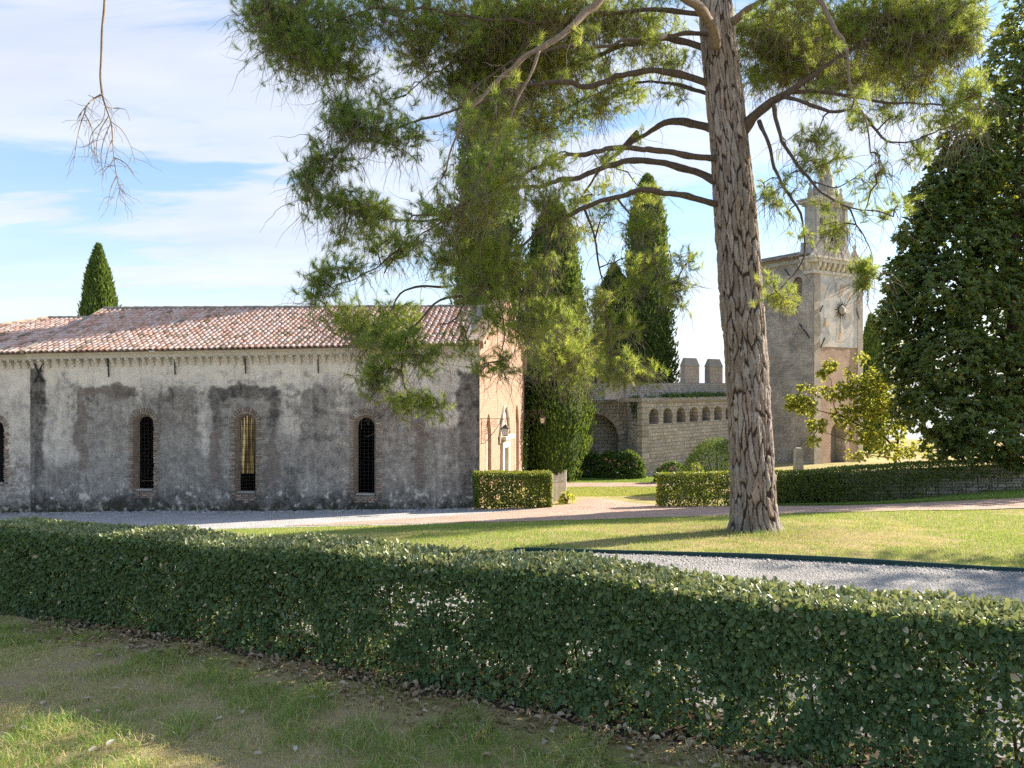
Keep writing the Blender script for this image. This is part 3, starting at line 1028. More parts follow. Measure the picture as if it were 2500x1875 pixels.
def tiled_slope(roof, P, ncol, nrow, nsep, rowoff=0.0, a_lim=None, seed=0, m1='tile', m2='tiles'):
    """P(u, v): u along the eave 0..1, v from eave to ridge 0..1. Rows nearest the eave become single objects (nsep of them), the rest one mesh"""
    V0, F0 = TILE_VF
    V0 = np.array(V0)
    F0 = np.array(F0)
    tile_me = mesh_data('roof_tile', V0, F0, MAT[m1], True)
    rr = np.random.default_rng(seed)
    allV, allF, allR = [], [], []
    cnt = 0
    for j in range(nrow):
        for i in range(ncol):
            u = (i + 0.5) / ncol
            if a_lim and not a_lim(u, (j + .5) / nrow):
                continue
            v = j / nrow
            p, q, ps = P(u, v), P(u, min(v + 1.0 / nrow, 1.0)), P(min(u + 0.01, 1), v)
            y = (q - p).normalized()
            x = (ps - p).normalized() if u < .99 else -(P(u - .01, v) - p).normalized()
            z = x.cross(y).normalized()
            x = y.cross(z)
            yaw, lift = rr.normal(0, 0.03), rr.uniform(0, 0.014)
            M3 = Matrix((x, y, z)).transposed() @ Matrix.Rotation(yaw, 3, 'Z') @ Matrix.Rotation(0.045, 3, 'X').inverted()
            loc = p + z * (0.028 + lift) - y * 0.04 + x * rr.normal(0, 0.006)
            if cnt < nsep:
                o = bpy.data.objects.new('roof_tile', tile_me)
                place(o, loc, roof)
                o.rotation_euler = M3.to_euler()
                cnt += 1
            else:
                M = np.array(M3)
                allF.append(F0 + len(allV) * len(V0))
                allV.append(V0 @ M.T + np.array(loc))
                # patches of lichen-dark tiles
                allR.append(np.full(len(V0), rr.uniform(0, 1)))
    if allV:
        o = mk('roof_tile_field', np.concatenate(allV), np.concatenate(allF), MAT[m2], roof, smooth=True, cols={'rnd': np.concatenate(allR)})
        tag(o, kind='stuff')


def window_parts(par, ac, z0, z1, w, name_i, mapp, brick_me, side_only=None, seed=0):
    """brick-lined arched window of the long wall: outer arch narrows to the grille"""
    rr = random.Random(seed)
    wo = w + 0.20
    outer = arch(ac, wo, z0 - 0.10, z1 + 0.10, 14)
    inner = arch(ac, w, z0, z1, 14)
    win = None
    V, F = strip([(p[0], p[1], 0.012) for p in outer], [(p[0], p[1], -0.18) for p in inner], mapp)
    V2, F2 = strip([(p[0], p[1], -0.18) for p in inner], [(p[0], p[1], -0.25) for p in inner], mapp)
    UV = []
    for k in range(2 * len(outer)):
        a, b = (outer + inner)[k]
        UV.append((a * .4 + (0.3 if k >= len(outer) else 0), b))
    win = mk('window', V, F, MAT['reveal_brick'], par, uv=np.array(UV))
    mb = MB()
    mb.add(V2, F2)
    mb.build('jamb', MAT['limestone_grey'], win)
    g = MB()
    d = -0.20
    hw = w / 2 - 0.005
    for k in range(4):
        a = ac - hw + (k + 0.5) * 2 * hw / 4
        top = z1 - w / 2 + math.sqrt(max((w / 2) ** 2 - (a - ac) ** 2, 0))
        g.tube([mapp(a, z0, d), mapp(a, top, d)], 0.007, 5)
    nb = int((z1 - z0) / 0.13)
    for k in range(1, nb):
        z = z0 + k * (z1 - z0) / nb
        h = hw if z < z1 - w / 2 else math.sqrt(max((w / 2) ** 2 - (z - z1 + w / 2) ** 2, 0))
        if h > .03:
            g.tube([mapp(ac - h, z, d - .012), mapp(ac + h, z, d - .012)], 0.006, 5)
    g.build('grille', MAT['iron'], win)
    sl = MB()
    sl.prism([(ac - w / 2 - .05, z0 - .045), (ac + w / 2 + .05, z0 - .045), (ac + w / 2 + .02, z0 + .012), (ac - w / 2 - .02, z0 + .012)], mapp, -0.02, -0.28)
    sl.build('sill', MAT['limestone_grey'], win)

    def brick(a, z, lx, lz, rot=0.0, pr=0.012):
        o = bpy.data.objects.new('brick', brick_me)
        place(o, mapp(a, z, pr * rr.uniform(-.2, 1.0)), win)
        o.rotation_euler = (Matrix((WD, -WN, Vector((0, 0, 1)))).transposed() @ Matrix.Rotation(-rot, 3, 'Y')).to_euler()
        o.scale = (lx / .25, 1.0, lz / .06)
    zz = z0 - 0.10
    k = 0
    while zz < z1 - w / 2:
        for s in (-1, 1):
            if side_only and s != side_only:
                continue
            l = (0.22 if (k + (s > 0)) % 2 else 0.12) * rr.uniform(.6, 1.35)
            if rr.random() < .82:
                brick(ac + s * (wo / 2 + l / 2 + .004), zz + .035 + rr.uniform(-.006, .006), l, 0.056 * rr.uniform(.7, 1.12), rr.uniform(-.07, .07))
        zz += 0.078
        k += 1
    zc = z1 - w / 2
    n = 15
    for i in range(n):
        t = PI * (i + .5) / n
        if side_only and math.cos(t) * side_only < 0:
            continue
        r = wo / 2 + 0.085
        brick(ac + r * math.cos(t), zc + .06 + r * math.sin(t), 0.15 * rr.uniform(.9, 1.2), 0.056, t + rr.uniform(-.06, .06))
    if not side_only:
        for r_ in range(3):
            for i in range(3):
                brick(ac - .26 + i * .25 + (r_ % 2) * .08, z0 - .135 - r_ * .07, .22, .055, rr.uniform(-.03, .03), .0)
    return win


def build_chapel():
    root = empty('chapel', wpt(WLEN / 2, -0.1), 'long stone chapel with terracotta tile roof and three narrow arched windows', 'chapel')
    wins = []
    for (x0, x1, yt, yb) in ((329.7, 366, 1017, 1195), (578, 616, 1016, 1201), (868, 908.6, 1020, 1206)):
        a = wa((x0 + x1) / 2) + 0.04
        xm = (x0 + x1) / 2
        wins.append((a, wz(xm, yb), wz(xm, yt), wa(x1) - wa(x0)))
    holes = [arch(a, w + .20, z0 - .10, z1 + .10, 14) for a, z0, z1, w in wins]
    outline = [(0, -0.5), (WLEN, -0.5), (WLEN, zeave(WLEN) - .1), (0, zeave(0) - .1)]
    V, F, UV = panel(outline, holes, 0.075, wmap, lambda a, b: lump(a, b, 1.0, 0.022, 3) - 0.012)
    wall = mk('side_wall', V, F, MAT['roughcast'], root, smooth=True, cols={'wear': chapel_wear(V)}, uv=UV)
    bm = MB()
    bm.box((0, 0, 0), (.125, .03, .03))
    brick_me = mesh_data('brick', bm.V, bm.F, MAT['brick'])
    for i, (a, z0, z1, w) in enumerate(wins):
        window_parts(root, a, z0, z1, w, i, lambda p, q, d: wpt(p, q, d), brick_me, None, 40 + i)
    # left end wall, rear wall with an amber window, floor and inner lining
    C_ = Vector((0.592, 35.53, 0))
    D_ = A_ - WN * 9.24
    mb = MB()
    for (p, q) in ((A_ - WN * .05, D_),):
        mb.add([(p.x, p.y, -.5), (q.x, q.y, -.5), (q.x, q.y, 5.6), ((p.x + q.x) / 2, (p.y + q.y) / 2, 7.7), (p.x, p.y, 5.6)], [(0, 1, 2, 3, 4)])
    mb.build('end_wall', MAT['limestone_grey'], root)
    # rear wall: opening seen through the middle window
    RD = (C_ - D_).normalized()
    RL = (C_ - D_).length
    RNn = Vector((-RD.y, RD.x, 0))
    rmap = lambda a, b, o: np.stack([D_.x + RD.x * np.asarray(a) + RNn.x * np.asarray(o), D_.y + RD.y * np.asarray(a) + RNn.y * np.asarray(o), np.asarray(b) + 0 * np.asarray(a)], -1)
    # where does the eye's ray through the middle window meet the rear wall
    r = (597 - CX) / FP
    ar = (r * D_.y - D_.x) / (RD.x - r * RD.y)
    hole = arch(ar + .1, 1.0, 0.25, 3.5)
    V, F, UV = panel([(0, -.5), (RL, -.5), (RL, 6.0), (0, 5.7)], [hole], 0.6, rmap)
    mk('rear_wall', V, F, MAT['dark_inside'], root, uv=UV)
    rw = mk('rear_window', [rmap(a, b, -.05) for a, b in hole], [tuple(range(len(hole)))], MAT['amber'], root)
    bars = MB()
    for k in (-.25, 0, .25):
        bars.tube([rmap(ar + .1 + k, .25, -.09), rmap(ar + .1 + k, 3.3, -.09)], .016, 5)
    for k in range(8):
        bars.tube([rmap(ar - .4, .5 + k * .36, -.09), rmap(ar + .6, .5 + k * .36, -.09)], .012, 5)
    bars.build('window_bar', MAT['iron'], rw)
    fl = MB()
    fl.add([wpt(.1, .12, -.65), wpt(WLEN - .1, .2, -.65), C_ + Vector((-.4, -.3, .2)), D_ + Vector((.2, -.2, .12))], [(0, 1, 2, 3)])
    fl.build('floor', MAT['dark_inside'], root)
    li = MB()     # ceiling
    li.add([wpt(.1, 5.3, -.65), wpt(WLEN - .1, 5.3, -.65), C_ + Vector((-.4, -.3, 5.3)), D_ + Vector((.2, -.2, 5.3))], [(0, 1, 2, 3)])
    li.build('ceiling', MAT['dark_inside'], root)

    # cornice, corbels, tie bars
    cor = MB()
    n = 24
    for (h0, h1, pr) in ((-.16, -.02, .16), (-.02, .06, .24)):
        for i in range(n):
            a0, a1 = WLEN * i / n, WLEN * (i + 1) / n
            V = [wpt(a0, zeave(a0) + h0, -.02), wpt(a1, zeave(a1) + h0, -.02), wpt(a1, zeave(a1) + h1, -.02), wpt(a0, zeave(a0) + h1, -.02)]
            V += [wpt(a0, zeave(a0) + h0, pr), wpt(a1, zeave(a1) + h0, pr), wpt(a1, zeave(a1) + h1, pr), wpt(a0, zeave(a0) + h1, pr)]
            cor.add(V, [(4, 5, 6, 7), (0, 1, 5, 4), (3, 7, 6, 2)])
    cor.build('cornice', MAT['cornice'], root)
    cb = MB()
    prof = [(0, 0), (-.01, -.30), (.05, -.31), (.07, -.19), (.13, -.17), (.14, -.085), (.22, -.075), (.22, 0)]
    cb.prism(prof, lambda o, z, d: Vector((d, -o, z)), -.05, .05)
    cme = mesh_data('corbel', cb.V, cb.F, MAT['cornice'])
    ang = math.atan2(WD.y, WD.x)
    nco = 55
    for i in range(nco):
        a = (i + .5) * WLEN / nco
        inst('corbel', cme, wpt(a + R.uniform(-.02, .02), zeave(a) - .16, 0), root, (0, 0, ang), (R.uniform(.9, 1.15), 1, R.uniform(.92, 1.08)))
    for (px_, y0, y1) in ((266, 873, 920), (428, 874, 915), (600, 874, 912), (777, 873, 911)):
        a = wa(px_)
        b = MB()
        b.tube([wpt(a, wz(px_, y0), .06), wpt(a + .015, wz(px_, y1), .04)], .026, 6)
        b.build('tie_bar', MAT['iron'], root)
    xb = MB()
    for sx in (-1, 1):
        a = wa(97)
        xb.tube([wpt(a - sx * .17, wz(97, 887), .05), wpt(a - sx * .01, wz(97, 908), .07), wpt(a + sx * .02, wz(97, 918), .06), wpt(a + sx * .18, wz(97, 933), .05)], .028, 6)
    xb.build('tie_anchor', MAT['iron'], root)

    # roof
    def P(u, v):
        a = u * (WLEN - 0.15)
        e = wpt(a, zeave(a) + .06, .42)
        r_ = ridge_pt(a)
        sag = -0.05 * math.sin(PI * v) - 0.03 * math.sin(PI * u * 2.3) * math.sin(PI * v)
        p = e.lerp(r_, v)
        p.z += sag
        return p
    nu, nv = 60, 12
    V = [P(i / nu, j / nv) for j in range(nv + 1) for i in range(nu + 1)]
    Fq = [(j * (nu + 1) + i, j * (nu + 1) + i + 1, (j + 1) * (nu + 1) + i + 1, (j + 1) * (nu + 1) + i) for j in range(nv) for i in range(nu)]
    k = len(V)
    V += [Vector(ridge_pt(0)), Vector(ridge_pt(WLEN)), Vector(ridge_pt(WLEN)) - WN * 5.0 - Vector((0, 0, 2.0)), Vector(ridge_pt(0)) - WN * 5.0 - Vector((0, 0, 2.0))]
    Fq.append((k, k + 1, k + 2, k + 3))
    roof = mk('roof', V, Fq, MAT['ridge'], root)
    ncol = int(WLEN / .215)
    tiled_slope(roof, P, ncol, 17, 300, seed=3)
    rb = MB()
    seg = 6
    L = .5
    Vv, Ff = make_tile_mesh('r', None, L, .15, .13)
    rme = mesh_data('ridge_tile', Vv, Ff, MAT['ridge'], True)
    nr = int(WLEN / .44)
    for i in range(nr):
        p = ridge_pt(i * WLEN / nr) + Vector((0, 0, .03 + R.uniform(-.012, .012)))
        inst('ridge_tile', rme, p, roof, (0, 0.0, ang - PI / 2 + R.uniform(-.03, .03)))
    # left verge
    vb = MB()
    vb.tube([P(0, t) + Vector((0, 0, .05)) for t in np.linspace(0, 1, 8)], .09, 6)
    vb.build('verge', MAT['ridge'], roof)

    # gable front
    FD = (C_ - B_).normalized()
    FN = Vector((FD.y, -FD.x, 0))
    FW = (C_ - B_).length
    fmap = lambda a, b, o: np.stack([B_.x + FD.x * np.asarray(a) + FN.x * np.asarray(o), B_.y + FD.y * np.asarray(a) + FN.y * np.asarray(o), np.asarray(b) + 0 * np.asarray(a)], -1)
    fpt = lambda a, b, o=0.0: B_ + FD * a + FN * o + Vector((0, 0, b))
    EH, PH = 6.10, 8.15
    nl = arch(1.48, .9, -.4, 3.54, 12, .9)
    ndr = arch(4.40, 1.75, 2.35, 3.55, 12, .35)
    nr_ = arch(7.30, 1.0, -.4, 3.72, 12, .9)
    door = [(4.02, -.4), (4.88, -.4), (4.88, 2.0), (4.02, 2.0)]
    oc = [(4.44 + .22 * math.cos(t), 5.0 + .5 * math.sin(t)) for t in np.linspace(0, 2 * PI, 12, endpoint=False)]
    V, F, UV = panel([(0, -.5), (FW, -.5), (FW, EH), (FW / 2, PH), (0, EH)], [nl, nr_, door], 0.12, fmap, lambda a, b: lump(a, b, 1.4, .02, 7) - .012)
    fac = mk('facade', V, F, MAT['facade'], root, smooth=True, uv=UV)
    for h, dep in ((nl, .12), (nr_, .12)):
        V, F = strip([(p[0], p[1], 0) for p in h], [(p[0], p[1], -dep) for p in h], lambda a, b, o: fpt(a, b, o))
        n = len(h)
        F = list(F) + [tuple(range(n, 2 * n))]
        mk('niche', V, F, MAT['tower_brick_red'], fac, uv=np.array([(p[0] * 1.0, p[1]) for p in h] * 2))
    V, F = strip([(p[0], p[1], 0) for p in door], [(p[0], p[1], -.3) for p in door], lambda a, b, o: fpt(a, b, o))
    mb = MB()
    mb.add(V, F)
    drs = MB()
    drs.box(fpt(4.45, .8, -.22), (.43, .03, 1.2), (FD, FN, Vector((0, 0, 1))))
    dr = drs.build('door', MAT['wood_dark'], root)
    hb = MB()
    hb.lathe(fpt(4.75, .95, -.17), [(.035, 0), (.035, .03), (.02, .05)], 8, FN)
    hb.build('handle', MAT['iron'], dr)
    fr = MB()
    ax = (FD, FN, Vector((0, 0, 1)))
    fr.box(fpt(3.86, .8, .04), (.15, .06, 1.22), ax)
    fr.box(fpt(5.04, .8, .04), (.15, .06, 1.22), ax)
    fr.box(fpt(4.45, 2.16, .043), (.74, .065, .15), ax)
    fr.add(V, F)
    fr.build('door_frame', MAT['limestone'], root)
    hd = MB()
    hd.prism([(3.55, 2.36), (5.35, 2.36), (5.42, 2.52), (3.48, 2.52)], lambda a, b, o: fpt(a, b, o), -.02, .26)
    hd.build('door_hood', MAT['limestone'], root)
    am = MB()
    pts = [p for p in arch(4.40, 2.2, 2.75, 3.75, 18, .35)][2:]
    pts = [(5.5, 2.55)] + pts + [(3.3, 2.55)]
    am.tube([fpt(a, b, .03) for a, b in pts], .06, 6)
    am.build('arch_moulding', MAT['limestone_grey'], root)
    tn = MB()
    tn.prism(arch(4.40, .62, 2.6, 3.5, 10, .6), lambda a, b, o: fpt(a, b, o), .003, .018)
    tn.build('tympanum', MAT['tower_brick_red'], root)
    # gable coping with brick dentils below it
    cp = MB()
    for (a0, z0, a1, z1) in ((-.06, EH - .05, FW / 2, PH + .02), (FW / 2, PH + .02, FW + .1, EH - .05)):
        p, q = fpt(a0, z0 + .1, -.16), fpt(a1, z1 + .1, -.16)
        d = (q - p).normalized()
        up = FN.cross(d).normalized()
        if up.z < 0:
            up = -up
        cp.box((p + q) / 2, ((q - p).length / 2, .30, .06), (d, FN, up))
    cp.build('coping', MAT['facade'], root)
    nden = 22
    dme = MB()
    dme.box((0, 0, 0), (.07, .06, .09))
    dm = mesh_data('dentil', dme.V, dme.F, MAT['facade'])
    for i in range(nden):
        t = (i + .5) / nden
        a = FW * t
        z = EH + (PH - EH) * (1 - abs(2 * t - 1)) - .16
        inst('dentil', dm, fpt(a, z, .05), root, (0, 0, math.atan2(FD.y, FD.x)))
    kn = MB()
    kn.prism([(FW - .25, EH - .95), (FW + .02, EH - .75), (FW + .22, EH - .28), (FW + .22, EH + .06), (FW - .25, EH + .1)], lambda a, b, o: fpt(a, b, o), -.4, .12)
    kn.build('kneeler', MAT['facade'], root)
    # flat slabs between tiles and gable
    sb = MB()
    for i, (v0, v1) in enumerate(((0.05, .30), (.29, .62), (.61, .97))):
        p0, p1 = P(1, v0), P(1, v1)
        zoff = Vector((0, 0, .13 + i * .02))
        sb.add([p0 + zoff - WD * .38, p0 + zoff + WD * .14, p1 + zoff + WD * .14, p1 + zoff - WD * .38], [(0, 1, 2, 3)])
        sb.add([p0 + zoff - WD * .38, p0 + zoff + WD * .14, p0 + zoff + WD * .14 - Vector((0, 0, .09)), p0 + zoff - WD * .38 - Vector((0, 0, .09))], [(0, 3, 2, 1)])
    sb.build('flashing_slab', MAT['lead'], roof)
    # inner face of the gable
    bk = MB()
    bk.add([fpt(0, EH - .4, -.42), fpt(FW, EH - .4, -.42), fpt(FW / 2, PH + .08, -.42)], [(0, 1, 2)])
    bk.build('gable_back', MAT['facade'], root)
    return FD, FN, fpt, FW


def build_annex():
    """lower hip-roofed end on the left of the chapel"""
    L = 8.2
    e = lambda a, b, o=0.0: wpt(a - L, b, o - .16)
    emap = lambda a, b, o: wmap(np.asarray(a, float) - L, b, np.asarray(o, float) - .16)
    root = empty('chapel_annex', e(L - 1.2, -.2), 'pale plastered chapel end with lower hipped tile roof at left edge', 'building')
    a_w = wa(-22) + L
    hole = arch(a_w, .78, .85, 3.32)
    V, F, UV = panel([(0, -.7), (L - .01, -.7), (L - .01, 5.62), (0, 5.55)], [hole], .09, emap, lambda a, b: lump(a, b, 1, .02, 13) - .012)
    x, y = project(V)
    dk = .13 + .16 * sstep(930, 1000, y + (fbm(x / 30, y / 30, oct=3, seed=2) - .5) * 80) + .16 * sstep(1060, 1240, y) + (fbm(x / 16, y / 16, oct=4, seed=4) - .5) * .5
    wear = np.stack([np.clip(dk, 0, 1), .55 * sstep(1080, 1150, y), sstep(1215, 1245, y)], -1)
    mk('wall', V, F, MAT['roughcast'], root, smooth=True, cols={'wear': wear}, uv=UV)
    bm = MB()
    bm.box((0, 0, 0), (.125, .03, .03))
    brick_me = mesh_data('brick', bm.V, bm.F, MAT['brick'])
    window_parts(root, a_w, .95, 3.22, .58, 9, e, brick_me, 1, 77)
    mb = MB()
    mb.add([e(0, -.7), e(0, 5.55), e(0, 5.55, -9.2), e(0, -.7, -9.2), e(L, 5.6, -9.2), e(L, -.7, -9.2)], [(0, 3, 2, 1), (3, 5, 4, 2)])
    mb.build('side_wall', MAT['limestone_grey'], root)
    inn = MB()
    inn.add([e(.5, -.7, -1.2), e(L, -.7, -1.2), e(L, 5.5, -1.2), e(.5, 5.5, -1.2)], [(0, 1, 2, 3)])
    inn.build('inner_wall', MAT['dark_inside'], root)
    cor = MB()
    for h0, h1, pr in ((-.16, -.02, .16), (-.02, .06, .24)):
        cor.prism([(0, 5.62 + h0), (L - .02, 5.70 + h0), (L - .02, 5.70 + h1), (0, 5.62 + h1)], e, -.02, pr)
    cor.build('cornice', MAT['cornice'], root)
    cb = MB()
    prof = [(0, 0), (-.01, -.30), (.05, -.31), (.07, -.19), (.13, -.17), (.14, -.085), (.22, -.075), (.22, 0)]
    cb.prism(prof, lambda o, z, d: Vector((d, -o, z)), -.05, .05)
    cme = mesh_data('corbel', cb.V, cb.F, MAT['cornice'])
    for i in range(8):
        a = L - .2 - i * .305
        inst('corbel', cme, e(a, 5.54, 0), root, (0, 0, math.atan2(WD.y, WD.x)))
    rz = 7.47
    hipx = L - 2.55

    def P(u, v):
        a = u * L
        lo = e(a, 5.76, .5)
        hi = e(max(a, hipx) if a >= hipx else hipx, rz, -4.5)
        # left of the hip the slope ends on the hip line
        if a < hipx:
            t = max(a / hipx, 0.02)
            hi = lo.lerp(Vector((e(a, rz, -4.5))), t)
        p = lo.lerp(hi, v)
        return p
    V = [e(0, 5.76, .5), e(L - .05, 5.76, .5), e(L - .05, rz, -4.5), e(hipx, rz, -4.5), e(0, 5.76, -9.4), e(L - .05, 5.76, -9.4)]
    roof = mk('roof', V, [(0, 1, 2, 3), (0, 3, 4), (4, 3, 2, 5)], MAT['ridge'], root)

    def Pfull(u, v):
        a = 2.0 + u * (L - 2.05)
        return e(a, 5.76, .5).lerp(e(a, rz, -4.5), v)
    tiled_slope(roof, Pfull, 29, 16, 300, a_lim=lambda u, v: (2.0 + u * (L - 2.05)) > hipx * v, seed=8)
    Vv, Ff = make_tile_mesh('r', None, .5, .15, .13)
    rme = mesh_data('ridge_tile', Vv, Ff, MAT['ridge'], True)
    for i in range(6):
        inst('ridge_tile', rme, e(hipx + i * .43, rz + .03, -4.5), roof, (0, 0, math.atan2(WD.y, WD.x) - PI / 2))
    p, q = Vector(e(hipx, rz, -4.5)), Vector(e(0, 5.76, .5))
    d = q - p
    yaw = math.atan2(d.y, d.x) - PI / 2
    pit = math.atan2(d.z, math.hypot(d.x, d.y))
    n = int(d.length / .44)
    for i in range(n):
        inst('ridge_tile', rme, p + d * (i / n) + Vector((0, 0, .04)), roof, (Matrix.Rotation(yaw, 3, 'Z') @ Matrix.Rotation(pit, 3, 'X')).to_euler())

# ------------------------------------------------------------------ clock tower
K_ = Vector((18.4, 45.0, 0))
TU = Vector((.866, .5, 0))
TV = Vector((-.5, .866, 0))


def build_tower():
    root = empty('clock_tower', K_ + Vector((0, 0, -.3)), 'tall brick tower with sun emblem, faded fresco panel and stone bell gable', 'tower')
    UP = Vector((0, 0, 1))
    RNv, LNv = -TV, -TU
    fr = lambda a, b, o=0.0: K_ + TU * a + RNv * o + UP * b
    lf = lambda a, b, o=0.0: K_ + TV * a + LNv * o + UP * b
    arr = lambda f: (lambda a, b, o: np.array([tuple(f(float(x), float(y), float(z))) for x, y, z in zip(np.atleast_1d(a), np.atleast_1d(b), np.broadcast_to(o, np.shape(np.atleast_1d(a))))]))
    W, L = 4.73, 7.2
    door = arch(2.35, 1.45, -.6, 2.25)
    eye = [(2.45 + .2 * math.cos(t), 4.62 + .24 * math.sin(t)) for t in np.linspace(0, 2 * PI, 12, endpoint=False)]
    V, F, UV = panel([(.55, -.6), (W - .5, -.6), (W - .5, 6.95), (.55, 6.95)], [door, eye], .25, arr(fr), lambda a, b: lump(a, b, .8, .02, 5))
    mk('front_wall', V, F, MAT['tower_brick_red'], root, uv=UV)
    for h, dep in ((door, .7), (eye, .4)):
        Vs, Fs = strip([(p[0], p[1], 0) for p in h], [(p[0], p[1], -dep) for p in h], fr)
        n = len(h)
        m_ = 'doorway' if h is door else 'round_opening'
        mk(m_, Vs, list(Fs), MAT['tower_brick'], root, uv=np.array([(p[0], p[1]) for p in h] * 2))
    dd = MB()
    dd.prism(door, fr, -.68, -.74)
    dd.build('gate_leaf', MAT['wood_dark'], root)
    eb = MB()
    eb.prism(eye, fr, -.4, -.44)
    eb.build('opening_back', MAT['dark_inside'], root)
    # corner strips of paler brick
    for nm, a0, a1 in (('corner_strip', 0, .58), ('corner_strip', W - .53, W)):
        b = MB()
        b.prism([(a0, -.6), (a1, -.6), (a1, 11.45), (a0, 11.45)], fr, .06, -.3)
        uv = np.array([(v[0] - K_.x + .3 * (v[1] - K_.y), v[2]) for v in b.V])
        uv = np.array([((Vector(v) - K_).dot(TU) + (Vector(v) - K_).dot(RNv), v[2]) for v in b.V])
        mk('corner_strip', b.V, b.F, MAT['tower_brick_pale'], root, uv=uv)
    V, F, UV = panel([(.55, 6.96), (W - .5, 6.96), (W - .5, 11.46), (.55, 11.46)], [], .2, arr(fr), lambda a, b: lump(a, b, .6, .012, 6) + .03)
    fresco = mk('fresco_panel', V, F, MAT['fresco'], root, smooth=True, uv=UV)
    # faded painted oval rings
    for rx, ry, wd, mm in ((1.55, 2.0, .022, 'grey_line'), (1.18, 1.55, .014, 'ochre_line')):
        n = 48
        V, F = [], []
        for i in range(n):
            t = 2 * PI * i / n
            for k in (0, 1):
                V.append(fr(2.4 + (rx - k * wd) * math.cos(t), 9.25 + (ry - k * wd) * math.sin(t), .052))
        F = [(2 * i, 2 * ((i + 1) % n), 2 * ((i + 1) % n) + 1, 2 * i + 1) for i in range(n)]
        mk('painted_ring', V, F, MAT[mm], fresco)
    for (a, b, w_, h_, mm) in ((2.62, 10.55, .28, .42, 'ochre_line'), (2.42, 7.9, .10, .5, 'ochre_line'), (1.0, 8.45, .16, .3, 'ochre_line'), (2.1, 10.7, .12, .3, 'grey_line'), (3.3, 10.3, .1, .3, 'ochre_line')):
        p = MB()
        p.add([fr(a - w_, b - h_, .05), fr(a + w_ * .4, b - h_ * .9, .05), fr(a + w_, b + h_, .05), fr(a - w_ * .3, b + h_ * .8, .05)], [(0, 1, 2, 3)])
        p.build('faded_paint', MAT[mm], fresco)
    # sun emblem: domed face, pointed rays, hand below
    sc_ = Vector(fr(2.42, 9.28, .25))
    sun_e = MB()
    sun_e.lathe(sc_ - RNv * .1, [(.30, 0), (.30, .05), (.24, .14), (.13, .20), (.02, .22)], 20, RNv)
    se = sun_e.build('sun_face', MAT['limestone_grey'], root, smooth=True)
    for i in range(18):
        t = 2 * PI * i / 18
        d = TU * math.cos(t) + UP * math.sin(t)
        s_ = TU * -math.sin(t) + UP * math.cos(t)
        l = .80 if i % 2 else .64
        b = MB()
        c = sc_ - RNv * .06
        b.add([c + d * .24 + s_ * .07, c + d * .24 - s_ * .07, c + d * l + s_ * .02 * (-1) ** i, c + d * .28 + RNv * .05], [(0, 2, 3), (2, 1, 3), (0, 1, 2), (0, 3, 1)])
        b.build('sun_ray', MAT['iron'], se)
    hb = MB()
    hb.box(fr(2.42, 8.35, .12), (.025, .02, .55), (TU, RNv, UP))
    hb.build('pointer', MAT['limestone_grey'], root)
    # side wall with slots open to the sky
    slots = [[(2.74, 9.55), (3.04, 9.55), (3.04, 11.2), (2.74, 11.2)], [(1.0, 9.45), (1.2, 9.45), (1.2, 10.1), (1.0, 10.1)], [(5.2, 9.5), (5.5, 9.5), (5.5, 11), (5.2, 11)]]
    niche = arch(1.15, .62, 10.12, 11.35)
    V, F, UV = panel([(.02, -.7), (L, -.7), (L, 12.45), (.02, 12.45)], slots + [niche], .22, arr(lf), lambda a, b: lump(a, b, .7, .03, 15))
    mk('side_wall', V, F, MAT['tower_brick'], root, smooth=True, uv=UV)
    for h in slots + [niche]:
        Vs, Fs = strip([(p[0], p[1], 0) for p in h], [(p[0], p[1], -.18) for p in h], lf)
        Fs = list(Fs)
        if h is niche:
            Fs.append(tuple(range(len(h), 2 * len(h))))
        mk('slot' if h is not niche else 'blind_window', Vs, Fs, MAT['reveal_brick'], root, uv=np.array([(p[0], p[1]) for p in h] * 2))
    # far flank up to the slots (the tower is open at the back)
    b = MB()
    b.add([fr(W, -.6), fr(W, -.6, -7.2), fr(W, 12.4, -7.2), fr(W, 12.4)], [(0, 1, 2, 3)])
    o = b.build('flank_wall', MAT['tower_brick'], root)
    o.data.uv_layers.new(name='UVMap')
    # cornice
    ax = (TU, RNv, UP)
    for nm, z, hz, pr, mm in (('cornice_fillet', 11.53, .09, .13, 'limestone'), ('cornice_frieze', 11.86, .24, .04, 'limestone'), ('cornice_corona', 12.22, .11, .34, 'limestone'), ('cornice_cap', 12.40, .068, .44, 'limestone')):
        c = MB()
        c.box(fr(W / 2, z, pr / 2 - .35), (W / 2 + pr, pr / 2 + .35, hz), ax)
        c.build(nm, MAT[mm], root)
    dm = MB()
    dm.prism([(0, 0), (.30, 0), (.27, -.2), (.10, -.44), (0, -.46)], lambda o, z, d: TU * d + RNv * o + UP * z, -.12, .12)
    dme = mesh_data('modillion', dm.V, dm.F, MAT['limestone'])
    for i in range(10):
        inst('modillion', dme, fr(.22 + i * (W - .44) / 9, 12.10, .04), root)
    for i in range(2):
        inst('modillion', dme, lf(.25 + i * .5, 12.10, .03), root, (0, 0, -PI / 2))
    lc = MB()
    lc.box(lf(L / 2 + .3, 12.30, .0), (L / 2 - .3, .16, .12), (TV, LNv, UP))
    lc.build('eave_band', MAT['limestone_grey'], root)
    # tiled pent roof over the body
    Pq = lambda u, v: lf(.3 + u * (L - .3), 12.50, .42).lerp(lf(.3 + u * (L - .3), 13.30, -2.4), v)
    rf = MB()
    rf.add([Pq(0, 0), Pq(1, 0), Pq(1, 1), Pq(0, 1), lf(.3, 12.5, -5.2), lf(L, 12.5, -5.2)], [(0, 3, 2, 1), (3, 4, 5, 2)])
    roof = rf.build('roof', MAT['ridge'], root)
